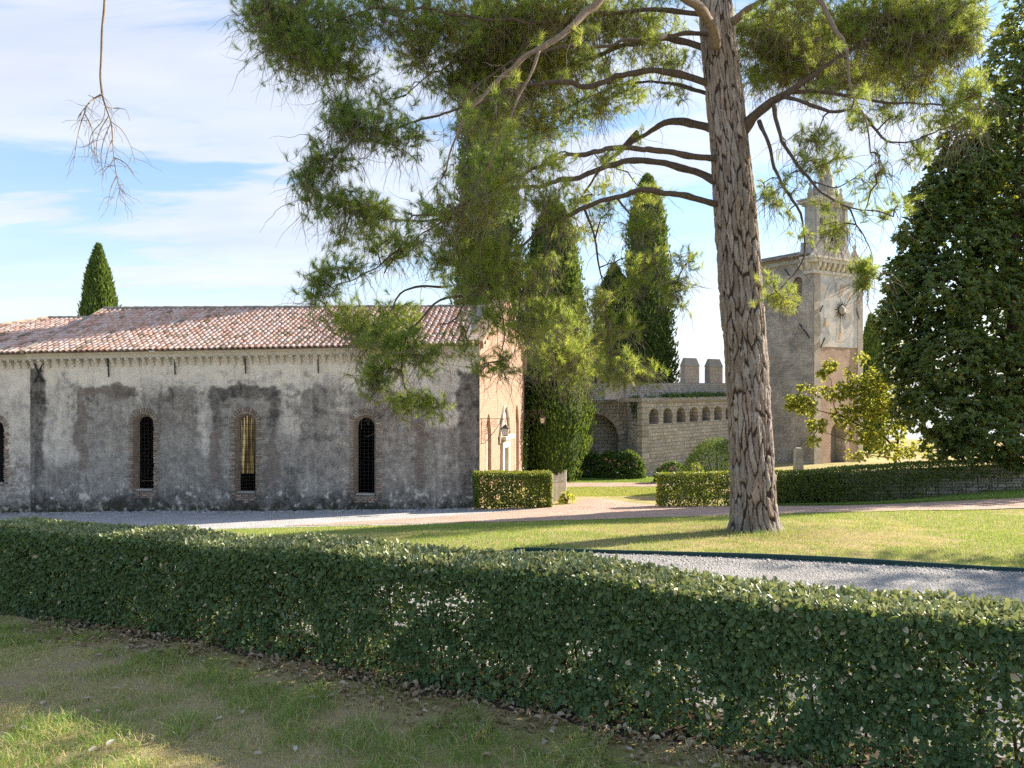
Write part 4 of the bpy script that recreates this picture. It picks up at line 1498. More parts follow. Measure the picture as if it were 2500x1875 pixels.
    tiled_slope(roof, lambda u, v: Pq(1 - u, v), 30, 8, 120, seed=21, m1='old_tile', m2='old_tiles')
    # iron ties
    for p, q in ((lf(2.1, 11.95, .05), lf(1.75, 11.5, .05)), (lf(1.0, 8.4, .05), lf(.25, 7.5, .05)), (fr(.5, 9.1, .1), fr(.75, 9.5, .1)), (fr(4.0, 9.5, .1), fr(4.3, 8.8, .1)), (fr(.55, 6.9, .1), fr(.95, 7.5, .1))):
        t = MB()
        t.tube([p, q], .035, 6)
        t.build('tie_bar', MAT['iron'], root)
    # bell gable on a scrolled pedestal
    g = lambda a, b, o=0.0: fr(a, b, o - .25)
    ped = [(-.05, 12.47), (4.55, 12.47), (4.5, 12.62)]
    for i in range(9):
        t = i / 8
        ped.append((4.45 - .85 * math.sin(t * PI / 2) ** 1.0, 12.66 + .78 * (1 - math.cos(t * PI / 2)) + .05))
    ped += [(3.55, 13.5), (.4, 13.5)]
    for i in range(9):
        t = 1 - i / 8
        ped.append((.05 + .30 * math.sin(t * PI / 2), 12.66 + .78 * (1 - math.cos(t * PI / 2)) + .05))
    pb = MB()
    pb.prism(ped, g, .05, -.95)
    pb.build('pedestal', MAT['limestone_grey'], root)
    pm = MB()
    pm.tube([g(1.1, 12.75, .07), g(1.35, 12.95, .07), g(1.5, 13.3, .07), g(1.7, 13.35, .07), g(1.75, 13.0, .07), g(3.1, 13.0, .07), g(3.15, 13.3, .07)], .05, 6)
    pm.build('pedestal_moulding', MAT['limestone'], root)
    ops = [arch(1.05, .42, 13.65, 15.0), arch(2.0, .62, 13.65, 15.25), arch(2.95, .42, 13.65, 15.0)]
    Vp, Fp, Up_ = panel([(.45, 13.5), (3.5, 13.5), (3.5, 15.75), (.45, 15.75)], ops, .3, arr(lambda a, b, o: g(a, b, o)), None)
    Vq, Fq, Uq = panel([(.45, 13.5), (3.5, 13.5), (3.5, 15.75), (.45, 15.75)], ops, .3, arr(lambda a, b, o: g(a, b, o - .75)), None)
    bw = MB()
    bw.add(Vp, Fp)
    bw.add(Vq, [tuple(f[::-1]) for f in Fq])
    for h in ops:
        bw.add(*strip([(p[0], p[1], 0) for p in h], [(p[0], p[1], -.75) for p in h], g))
    out = [(.45, 13.5), (3.5, 13.5), (3.5, 15.75), (.45, 15.75)]
    bw.add(*strip([(p[0], p[1], 0) for p in out], [(p[0], p[1], -.75) for p in out], g))
    bw.build('bell_gable', MAT['limestone_grey'], root)
    for a in (.62, 1.48, 2.52, 3.34):
        p = MB()
        p.box(g(a, 14.6, .05), (.13, .06, 1.1), ax)
        p.build('pilaster', MAT['limestone_grey'], root)
    for z, hz, pr in ((15.82, .07, .12), (15.99, .10, .30), (16.13, .04, .36)):
        p = MB()
        p.box(g(1.975, z, -.375), (1.525 + pr, .375 + pr, hz), ax)
        p.build('gable_cornice', MAT['limestone_grey'], root)
    ar = MB()
    pts = [(.75, 16.17), (3.2, 16.17)] + [(1.975 + 1.225 * math.cos(t), 16.17 + .62 * math.sin(t)) for t in np.linspace(0, PI, 14)]
    ar.prism(pts, g, -.02, -.72)
    ar.build('pediment', MAT['limestone_grey'], root)
    fin = [(.17, 0), (.17, .28), (.21, .31), (.21, .37), (.12, .42), (.15, .55), (.08, .72), (.04, .80), (.10, .88), (.11, .95), (.05, 1.03), (.01, 1.06)]
    for a, z in ((.5, 16.16), (3.45, 16.16), (.95, 16.3), (3.0, 16.3)):
        p = MB()
        p.lathe(g(a, z, -.37), fin, 10)
        p.build('finial', MAT['limestone_grey'], root, smooth=True)
    p = MB()
    p.lathe(g(4.45, 12.47, -.1), [(.24, 0), (.24, .35), (.30, .4), (.18, .5), (.2, .62), (.09, .75), (.05, .85), (.13, .96), (.14, 1.03), (.05, 1.14), (.01, 1.17)], 10)
    p.build('finial', MAT['limestone_grey'], root, smooth=True)
    p = MB()
    p.lathe(g(1.975, 16.6, -.37), [(.50, 0), (.50, .18), (.55, .24), (.46, .34), (.46, .7), (.42, 1.1), (.30, 1.5), (.16, 1.85), (.07, 2.0), (.10, 2.1), (.02, 2.25)], 14)
    p.build('spire', MAT['limestone_grey'], root, smooth=True)


# ------------------------------------------------------------------ castle wall
P0 = Vector((6.96, 39.5, 0))
CD = Vector((.735, .678, 0)).normalized()
CN = Vector((CD.y, -CD.x, 0))


def build_castle_wall():
    root = empty('castle_wall', P0 + Vector((0, 0, -.4)), 'old stone castle wall with arched niche, small machicolation arches and merlons', 'castle wall')
    c = lambda a, b, o=0.0: P0 + CD * a + CN * o + Vector((0, 0, b))
    cm = lambda a, b, o: np.stack([P0.x + CD.x * np.asarray(a) + CN.x * np.asarray(o), P0.y + CD.y * np.asarray(a) + CN.y * np.asarray(o), np.asarray(b) + 0 * np.asarray(a)], -1)
    L = 12.0
    arches = [arch(1.05 + i * 1.28, .84, 2.48, 3.34, 10) for i in range(8)]
    V, F, UV = panel([(0, -.9), (L, -.9), (L, 3.72), (0, 3.72)], arches, .16, cm, lambda a, b: lump(a, b, .9, .035, 25) - .12 * sstep(2.95, 2.7, b) * 0)
    mk('bastion_wall', V, F, MAT['castle_stone'], root, smooth=True, uv=UV)
    for h in arches:
        Vs, Fs = strip([(p[0], p[1], .02) for p in h], [(p[0], p[1], -.95) for p in h], c)
        mk('machicolation', Vs, list(Fs) + [tuple(range(len(h), 2 * len(h)))], MAT['castle_stone'], root, uv=np.array([(p[0], p[1]) for p in h] * 2))
    # left return of the bastion
    E = Vector((6.45, 41.6, 0))
    ed = (E - P0)
    el = ed.length
    ed = ed.normalized()
    en = Vector((-ed.y, ed.x, 0))
    em = lambda a, b, o: np.stack([P0.x + ed.x * np.asarray(a) + en.x * np.asarray(o), P0.y + ed.y * np.asarray(a) + en.y * np.asarray(o), np.asarray(b) + 0 * np.asarray(a)], -1)
    V, F, UV = panel([(0, -.9), (el, -.9), (el, 3.72), (0, 3.72)], [], .2, em, lambda a, b: lump(a, b, .9, .03, 26) * (a > .05) * (a < el - .05))
    mk('bastion_return', V, F, MAT['castle_stone'], root, smooth=True, uv=UV)
    # quoins at the bastion corner
    qb = MB()
    qb.box((0, 0, 0), (.5, .5, .5))
    qme = mesh_data('quoin', qb.V, qb.F, MAT['stone'])
    z = -.35
    i = 0
    while z < 3.5:
        h = R.uniform(.26, .36)
        l = .62 if i % 2 else .40
        o = inst('quoin', qme, P0 + CD * (l / 2 - .05) - CN * .12 + Vector((0, 0, z + h / 2)), root, (0, 0, math.atan2(CD.y, CD.x)), (l, .34, h - .03))
        z += h
        i += 1
    # walkway ledge, parapet behind it, merlons
    ld = MB()
    ld.prism([(-.12, 3.70), (L, 3.70), (L, 3.90), (-.12, 3.90)], c, .12, -1.7)
    ld.build('ledge', MAT['parapet_stone'], root).data.uv_layers.new(name='UVMap')
    V, F, UV = panel([(-1.6, 3.85), (L, 3.85), (L, 4.72), (-1.6, 4.72)], [], .25, cm, lambda a, b: lump(a, b, .8, .03, 27) - 1.25)
    mk('parapet', V, F, MAT['parapet_stone'], root, smooth=True, uv=UV)
    pt = MB()
    pt.prism([(-1.6, 4.66), (L, 4.66), (L, 4.715), (-1.6, 4.715)], c, -1.26, -1.75)
    pt.build('parapet_top', MAT['parapet_stone'], root).data.uv_layers.new(name='UVMap')
    # merlons: find places along the parapet for the two seen beside the pine trunk
    a0 = None
    for k in np.arange(0, 11, .02):
        q = c(k, 0, -1.3)
        if CX + FP * q.x / q.y > 1671 and a0 is None:
            a0 = k
    for i in range(-3, 4):
        a = a0 + .05 + i * 2.66
        if i < 0 or a > L - 1:
            continue
        m = MB()
        w, t = 1.5, .36
        zt = 5.75
        pr = [(a, 4.70), (a + w, 4.70), (a + w, zt), (a, zt)]
        m.prism(pr, c, -1.28, -1.28 - t)
        uv = np.array([((Vector(v) - P0).dot(CD) + (Vector(v) - P0).dot(CN), v[2]) for v in m.V])
        mo = mk('merlon', m.V, m.F, MAT['merlon_brick'], root, uv=uv)
        k = MB()
        k.add([c(a - .03, zt, -1.25), c(a + w + .03, zt, -1.25), c(a + w + .03, zt, -1.31 - t), c(a - .03, zt, -1.31 - t),
               c(a + .1, zt + .5, -1.42), c(a + w - .1, zt + .5, -1.42), c(a + w - .1, zt + .5, -1.5), c(a + .1, zt + .5, -1.5)],
              [(0, 1, 5, 4), (1, 2, 6, 5), (2, 3, 7, 6), (3, 0, 4, 7), (4, 5, 6, 7), (3, 2, 1, 0)])
        k.build('merlon_cap', MAT['parapet_stone'], mo)
    # left curtain with the blind arch
    W0 = -16.0
    lm = lambda a, b, o: np.stack([np.asarray(a, float), 41.6 - np.asarray(o, float) + 0 * np.asarray(a, float), np.asarray(b) + 0 * np.asarray(a)], -1)
    lp = lambda a, b, o=0.0: Vector((a, 41.6 - o, b))
    ah = arch(4.55, 2.9, -.9, 2.98, 18)
    V, F, UV = panel([(W0, -.9), (6.5, -.9), (6.5, 3.62), (W0, 3.62)], [ah], .25, lm, lambda a, b: lump(a, b, .9, .03, 29))
    mk('curtain_wall', V, F, MAT['castle_stone'], root, smooth=True, uv=UV)
    Vs, Fs = strip([(p[0], p[1], .02) for p in ah], [(p[0], p[1], -.9) for p in ah], lp)
    nh = mk('niche', Vs, list(Fs) + [tuple(range(len(ah), 2 * len(ah)))], MAT['castle_stone'], root, uv=np.array([(p[0] * 1.0, p[1]) for p in ah] * 2))
    vb = MB()
    vb.box((0, 0, 0), (.5, .5, .5))
    vme = mesh_data('voussoir', vb.V, vb.F, MAT['stone'])
    for i in range(19):
        t = PI * (i + .5) / 19
        inst('voussoir', vme, lp(4.55 + 1.63 * math.cos(t), 1.53 + 1.63 * math.sin(t), .03), nh, (0, -t, 0), (.34, .2, .235))
    cm2 = MB()
    cm2.prism([(W0, 3.60), (6.6, 3.60), (6.6, 3.78), (W0, 3.78)], lp, .12, -2.2)
    cm2.build('ledge', MAT['parapet_stone'], root).data.uv_layers.new(name='UVMap')
    V, F, UV = panel([(W0, 3.75), (7.4, 3.75), (7.4, 4.72), (W0, 4.72)], [], .3, lm, lambda a, b: lump(a, b, .8, .03, 30) - 1.5)
    mk('parapet', V, F, MAT['parapet_stone'], root, smooth=True, uv=UV)
    pt = MB()
    pt.prism([(W0, 4.66), (7.4, 4.66), (7.4, 4.715), (W0, 4.715)], lp, -1.51, -2.0)
    pt.build('parapet_top', MAT['parapet_stone'], root).data.uv_layers.new(name='UVMap')
    return c, lp


# ------------------------------------------------------------------ street furniture
def spiral(c, ax, ay, r0, turns, n=26, start=0.0, sgn=1):
    return [c + (ax * math.cos(start + sgn * t * turns * 2 * PI) + ay * math.sin(start + sgn * t * turns * 2 * PI)) * (r0 * (1 - .88 * t)) for t in np.linspace(0, 1, n)]


def build_lantern(base, dirv, z_top, z_bot, reach, label):
    UP = Vector((0, 0, 1))
    root = empty('wall_lantern', base + UP * z_bot, label, 'lantern', 'lanterns on scrolled wall brackets')
    b = MB()
    h = z_top - z_bot
    p = lambda s, z: base + dirv * s + UP * z
    b.tube([p(.04, z_bot), p(.04, z_top)], .013, 5)
    b.tube([p(0, z_top), p(reach * .86, z_top)], .013, 5)
    b.tube([p(reach * .86, z_top)] + [q for q in spiral(p(reach * .95, z_top - .0), dirv, UP, .07, 1.2, 16, PI, -1)], .01, 5)
    b.tube([p(.02, z_bot), p(.18, z_bot + .04), p(reach * .45, z_bot + h * .45), p(reach * .74, z_top - .05), p(reach * .8, z_top)], .012, 5)
    for (s, z, r, t, st, sg) in ((.19, z_top - .2, .145, 1.9, PI / 2, 1), (.19, z_top - .48, .13, 1.9, -PI / 2, -1), (.17, z_bot + .18, .09, 1.6, PI / 2, 1), (.50, z_top - .17, .135, 1.9, PI / 2, -1), (.72 * reach, z_top - .10, .07, 1.5, PI / 2, 1)):
        b.tube(spiral(p(s, z), dirv, UP, r, t, 30, st, sg), .009, 4)
    b.build('bracket', MAT['rust_iron'], root)
    lx = reach * .86
    c = p(lx, z_top)
    ch = MB()
    ch.tube([c, c - UP * .20], .009, 5)
    ch.tube(spiral(c - UP * .09, dirv, UP, .05, 1.0, 14, PI / 2, 1), .008, 4)
    ch.build('hook', MAT['rust_iron'], root)
    top = c - UP * .20
    sd = Vector((-dirv.y, dirv.x, 0))

    def ring(z, r):
        return [top - UP * z + dirv * (r * sx) + sd * (r * sy) for sx, sy in ((-1, -1), (1, -1), (1, 1), (-1, 1))]
    rf = MB()
    V = ring(.0, .02) + ring(.10, .11) + ring(.13, .155) + ring(.145, .15)
    F = [(0, 1, 2, 3), (15, 14, 13, 12)]
    for k in range(3):
        for i in range(4):
            j = (i + 1) % 4
            F.append((4 * k + i, 4 * k + 4 + i, 4 * k + 4 + j, 4 * k + j))
    rf.add(V, F)
    rf.build('lantern_roof', MAT['rust_iron'], root)
    gl = MB()
    V = ring(.146, .118) + ring(.40, .075)
    gl.add(V, [(i, 4 + i, 4 + (i + 1) % 4, (i + 1) % 4) for i in range(4)])
    gl.build('glass', MAT['glass'], root)
    fm = MB()
    a, d = ring(.145, .122), ring(.405, .08)
    for i in range(4):
        fm.tube([a[i], d[i]], .01, 4)
        fm.tube([d[i], d[(i + 1) % 4]], .012, 4)
    fm.add(ring(.405, .08) + ring(.42, .08), [(0, 1, 2, 3), (7, 6, 5, 4)])
    fm.build('lantern_frame', MAT['iron'], root)
    lb = MB()
    lb.lathe(top - UP * .36, [(.02, 0), (.02, .05), (.035, .09), (.03, .14), (.01, .16)], 8)
    lb.build('lamp_bulb', MAT['limestone'], root)


def build_fence():
    p, q = Vector((1.47, 27.4, 0)), Vector((2.13, 29.6, 0))
    d = (q - p).normalized()
    L = (q - p).length
    root = empty('picket_fence', (p.x, p.y, float(gz(p.x, p.y))), 'weathered grey slatted fence beside the small clipped hedge', 'fence')
    g = lambda s: Vector(((p + d * s).x, (p + d * s).y, float(gz((p + d * s).x, (p + d * s).y))))
    side = Vector((d.y, -d.x, 0))
    ax = (d, side, Vector((0, 0, 1)))
    n = 11
    pk = MB()
    pk.prism([(-.022, .06), (.022, .06), (.022, 1.0), (0, 1.07), (-.022, 1.0)], lambda a, b, o: Vector((a, o, b)), -.014, .014)
    me = mesh_data('picket', pk.V, pk.F, MAT['wood_grey'])
    for i in range(n):
        inst('picket', me, g(.15 + i * (L - .3) / (n - 1)) + side * .04, root, (0, 0, math.atan2(d.y, d.x)), (1, 1, R.uniform(.96, 1.04)))
    for z in (.25, .80):
        r = MB()
        r.tube([g(0) + Vector((0, 0, z)), g(L) + Vector((0, 0, z))], .04, 4)
        r.build('rail', MAT['wood_grey'], root)
    for s in (0, L):
        r = MB()
        r.box(g(s) + Vector((0, 0, .5)), (.05, .05, .62), ax)
        r.build('post', MAT['wood_grey'], root)


def build_stone_post():
    g = gp(1945, 1168)
    c = Vector(((1949 - CX) / FP * 33.0, 33.0, float(gz((1949 - CX) / FP * 33.0, 33.0))))
    top = EZ + (CY - 1093) / FP * 33
    root = empty('stone_post', c, 'squat grey stone post in front of the tower', 'post')
    h = top - c.z
    m = MB()
    V = []
    for z, r in ((-.1, .22), (h * .12, .22), (h * .14, .19), (h - .12, .15), (h - .02, .13), (h, .10)):
        V += [c + Vector((sx * r, sy * r, z)) for sx, sy in ((-1, -1), (1, -1), (1, 1), (-1, 1))]
    F = [(3, 2, 1, 0), (20, 21, 22, 23)]
    for k in range(5):
        for i in range(4):
            j = (i + 1) % 4
            F.append((4 * k + i, 4 * k + j, 4 * k + 4 + j, 4 * k + 4 + i))
    m.add(V, F)
    m.build('shaft', MAT['limestone_grey'], root)


def build_edging():
    pts = smooth_path([(x, y, 0) for x, y in EDGE_LINE[:4]], .1)
    Zs = gz(pts[:, 0], pts[:, 1])
    root = empty('lawn_edging', (pts[0][0], pts[0][1], Zs[0]), 'low dark green metal edging strip between lawn and white gravel', 'lawn edging')
    # steel strips butted end to end
    n = 4
    idx = np.linspace(0, len(pts) - 1, n + 1).astype(int)
    for k in range(n):
        m = MB()
        seg = range(idx[k], idx[k + 1] + 1, 3)
        seg = list(seg)
        if seg[-1] != idx[k + 1]:
            seg.append(idx[k + 1])
        V = []
        for i in seg:
            t = pts[min(i + 1, len(pts) - 1)] - pts[max(i - 1, 0)]
            nn = Vector((-t[1], t[0], 0)).normalized() * .012
            wv = .012 * math.sin(i * .11)
            b = Vector((pts[i][0], pts[i][1], 0))
            for sgn, zz in ((1, -.1), (1, .07 + wv), (-1, .07 + wv), (-1, -.1)):
                V.append(b + nn * sgn + Vector((0, 0, Zs[i] + zz)))
        F = []
        for j in range(len(seg) - 1):
            for q in range(4):
                r = (q + 1) % 4
                F.append((4 * j + q, 4 * j + r, 4 * j + 4 + r, 4 * j + 4 + q))
        F += [(0, 1, 2, 3), tuple(4 * (len(seg) - 1) + q for q in (3, 2, 1, 0))]
        m.add(V, F)
        m.build('strip', MAT['edging'], root)


def build_low_wall():
    """dry-stone retaining wall at the right, behind the clipped hedge"""
    X0, X1, Yw = 8.5, 21.0, 25.75
    root = empty('dry_stone_wall', (13.5, Yw, float(gz(13.5, Yw))), 'low dry stone wall of rough flat blocks at right edge', 'stone wall')
    top = lambda x: 1.42 + (x - 9) * .045
    core = MB()
    n = 24
    for i in range(n):
        a, b = X0 + (X1 - X0) * i / n, X0 + (X1 - X0) * (i + 1) / n
        core.add([(a, Yw + .09, -.2), (b, Yw + .09, -.2), (b, Yw + .09, top(b)), (a, Yw + .09, top(a)), (a, Yw + .5, top(a)), (b, Yw + .5, top(b))], [(0, 1, 2, 3), (3, 2, 5, 4)])
    core.build('wall_core', MAT['soil_dark'], root)
    variants = []
    for k in range(5):
        rr = random.Random(k)
        V, F = [], []
        for x in (-1, 1):
            for y in (-1, 1):
                for z in (-1, 1):
                    V.append((x * rr.uniform(.43, .5), y * rr.uniform(.42, .5), z * rr.uniform(.41, .5)))
        V += [(rr.uniform(-.2, .2), -.56, rr.uniform(-.2, .2)), (0, 0, .53)]
        F = [(0, 2, 3, 1), (4, 5, 7, 6), (2, 6, 7, 3), (0, 4, 6, 2), (0, 1, 8), (1, 5, 8), (5, 4, 8), (4, 0, 8), (1, 3, 9), (3, 7, 9), (7, 5, 9), (5, 1, 9)]
        variants.append(mesh_data('stone', V, F, MAT['stone']))
    z = 0.2
    cnt = 0
    row = 0
    while z < 2.1:
        h = R.uniform(.085, .15)
        x = 11.4 + R.uniform(0, .2)
        while x < 19.4:
            l = R.uniform(.2, .5)
            xm = x + l / 2
            if z + h < top(xm) + .05 and z > float(gz(xm, Yw)) - .14 and cnt < 300:
                inst('stone', R.choice(variants), (xm, Yw + .05 + R.uniform(-.02, .03), z + h / 2), root, (R.uniform(-.04, .04), R.uniform(-.05, .05), R.uniform(-.06, .06)), (l, .3, h * .96))
                cnt += 1
            x += l
        z += h
        row += 1


def build_cobbles():
    """gutter of cobbles along the foot of the chapel"""
    n = 1500
    a = rng.uniform(-8, WLEN + .3, n)
    o = rng.uniform(.02, .62, n)
    P = wmap(a, 0 * a, o)
    P[:, 2] = gz(P[:, 0], P[:, 1]) + .005
    s = rng.uniform(.05, .10, n)
    base = np.array([(1, 0, .1), (.5, .87, .1), (-.5, .87, .1), (-1, 0, .1), (-.5, -.87, .1), (.5, -.87, .1), (.6, 0, .55), (-.3, .5, .6), (-.3, -.5, .55)])
    faces = np.array([(0, 1, 6), (1, 7, 6), (1, 2, 7), (2, 3, 7), (3, 8, 7), (3, 4, 8), (4, 5, 8), (5, 6, 8), (5, 0, 6), (6, 7, 8)])
    scatter_mesh('cobble_gutter', base, faces, P, s, MAT['cobble'], zs=.8)


def scatter_mesh(name, base, faces, P, s, m, zs=1.0, parent=None):
    n, k = len(P), len(base)
    t = rng.uniform(0, 2 * PI, n)
    c, sn = np.cos(t)[:, None], np.sin(t)[:, None]
    asp = rng.uniform(.7, 1.3, n)[:, None]
    bx, by, bz = base[None, :, 0] * asp, base[None, :, 1], base[None, :, 2] * zs
    V = np.stack([(bx * c - by * sn) * s[:, None], (bx * sn + by * c) * s[:, None], (bz + 0 * c) * s[:, None]], -1) + P[:, None]
    F = (faces[None] + (np.arange(n) * k)[:, None, None]).reshape(-1, 3)
    o = mk(name, V.reshape(-1, 3), F, m, parent, smooth=True, cols={'rnd': np.repeat(rng.uniform(0, 1, n), k)})
    return tag(o, kind='stuff')

# ------------------------------------------------------------------ vegetation helpers
def rdir(n, g=rng):
    return nrm(g.normal(size=(n, 3)))


def leaves(P, D, N, L, W, fold=0.12, droop=0.0):
    """folded elliptical leaves: six points, two quads each"""
    D = nrm(D)
    Sd = nrm(np.cross(D, N))
    N = np.cross(Sd, D)
    L, W = np.asarray(L)[:, None], np.asarray(W)[:, None]
    f = N * (W * fold)
    dz = np.array([0, 0, -1.0]) * L * droop
    V = np.stack([P, P + D * L * .30 + Sd * W * .48 + f, P + D * L * .70 + Sd * W * .40 + f + dz * .5, P + D * L + dz, P + D * L * .70 - Sd * W * .40 + f + dz * .5, P + D * L * .30 - Sd * W * .48 + f], 1)
    n = len(P)
    b = (np.arange(n) * 6)[:, None]
    F = np.concatenate([b + np.array([[0, 1, 2, 3]]), b + np.array([[0, 3, 4, 5]])], 0)
    return V.reshape(-1, 3), F


def cat(parts):
    V, F, T, o = [], [], [], 0
    for v, f, t in parts:
        V.append(v)
        F.append(f + o)
        T.append(t)
        o += len(v)
    return np.concatenate(V), np.concatenate(F), np.concatenate(T)


def seg_tubes(Pa, Pb, ra, rb):
    """three-sided sticks, one per segment"""
    t = nrm(Pb - Pa)
    a = nrm(np.cross(t, np.array([.31, .17, .93])[None]))
    b = np.cross(t, a)
    V = []
    for P, r in ((Pa, ra), (Pb, rb)):
        for k in range(3):
            q = 2 * PI * k / 3
            V.append(P + (a * math.cos(q) + b * math.sin(q)) * r[:, None])
    V = np.stack(V, 1).reshape(-1, 3)
    i = (np.arange(len(Pa)) * 6)[:, None]
    F = np.concatenate([i + np.array([[k, (k + 1) % 3, 3 + (k + 1) % 3, 3 + k]]) for k in range(3)], 0)
    return V, F


def grow(nodes, targets, g, step=.14, sag=.10, r_end=.0022, r_k=.0062, order=True, cap=60000, up_end=0.0):
    """each target is joined to the nearest wood by a bowed twig, which then counts as wood"""
    NB = np.empty((cap, 3))
    m = len(nodes)
    NB[:m] = nodes
    A, B, RA, RB, E, T = [], [], [], [], [], []
    if order:
        d0 = np.array([np.min(((nodes - t) ** 2).sum(1)) for t in targets])
        targets = targets[np.argsort(d0)]
    for t in targets:
        k = int(np.argmin(((NB[:m] - t) ** 2).sum(1)))
        p = NB[k]
        d = float(np.linalg.norm(t - p))
        if d < 0.03:
            continue
        n = max(2, int(d / step))
        s = np.linspace(0, 1, n + 1)[:, None]
        bow = nrm(np.cross(t - p, g.normal(size=3)))
        Q = p + (t - p) * s + bow * (np.sin(PI * s) * d * g.uniform(-.16, .16)) + np.array([0, 0, 1.0]) * (np.sin(PI * s) * d * (sag + g.uniform(-.05, .09)))
        Q[1:-1] += g.normal(size=(n - 1, 3)) * d * .02
        r = (r_end + r_k * np.sqrt(d) * (1 - s[:, 0]) ** .8)
        A.append(Q[:-1]); B.append(Q[1:]); RA.append(r[:-1]); RB.append(r[1:])
        E.append(Q[-1]); T.append(Q[-1] - Q[-2])
        if m + n < cap:
            NB[m:m + n] = Q[1:]
            m += n
    return np.concatenate(A), np.concatenate(B), np.concatenate(RA), np.concatenate(RB), np.array(E), np.array(T), NB[:m].copy()


def tufts(P, Dv, g, per=34, ln=(.09, .14), w=.0042, spread=(.25, 1.05), shoot=.10):
    """brushes of needles round short shoots"""
    n = len(P)
    Dv = nrm(Dv)
    m = n * per
    d = np.repeat(Dv, per, 0)
    base = np.repeat(P, per, 0) - d * g.uniform(0, shoot, m)[:, None]
    r = rdir(m, g)
    r = nrm(r - d * (r * d).sum(1)[:, None])
    th = g.uniform(*spread, m)[:, None]
    nd_ = d * np.cos(th) + r * np.sin(th)
    L = g.uniform(*ln, m)[:, None]
    sd = nrm(np.cross(nd_, rdir(m, g)))
    tip = base + nd_ * L + np.array([0, 0, -1.0]) * (L * .08)
    V = np.stack([base - sd * w / 2, base + sd * w / 2, tip], 1).reshape(-1, 3)
    F = np.arange(3 * m).reshape(-1, 3)
    return V, F


# ------------------------------------------------------------------ the big pine
def dp(x, y, Y):
    return np.array(dp3(x, y, Y))


PINE_Y = 13.7
TRUNK = [(1634, 1152, 122), (1632, 1128, 112), (1627, 1060, 106), (1617, 900, 101), (1609, 750, 100), (1600, 620, 100), (1589, 450, 99), (1578, 330, 92), (1565, 200, 88), (1551, 80, 84), (1545, 0, 78), (1538, -150, 66), (1530, -330, 46), (1526, -470, 26)]


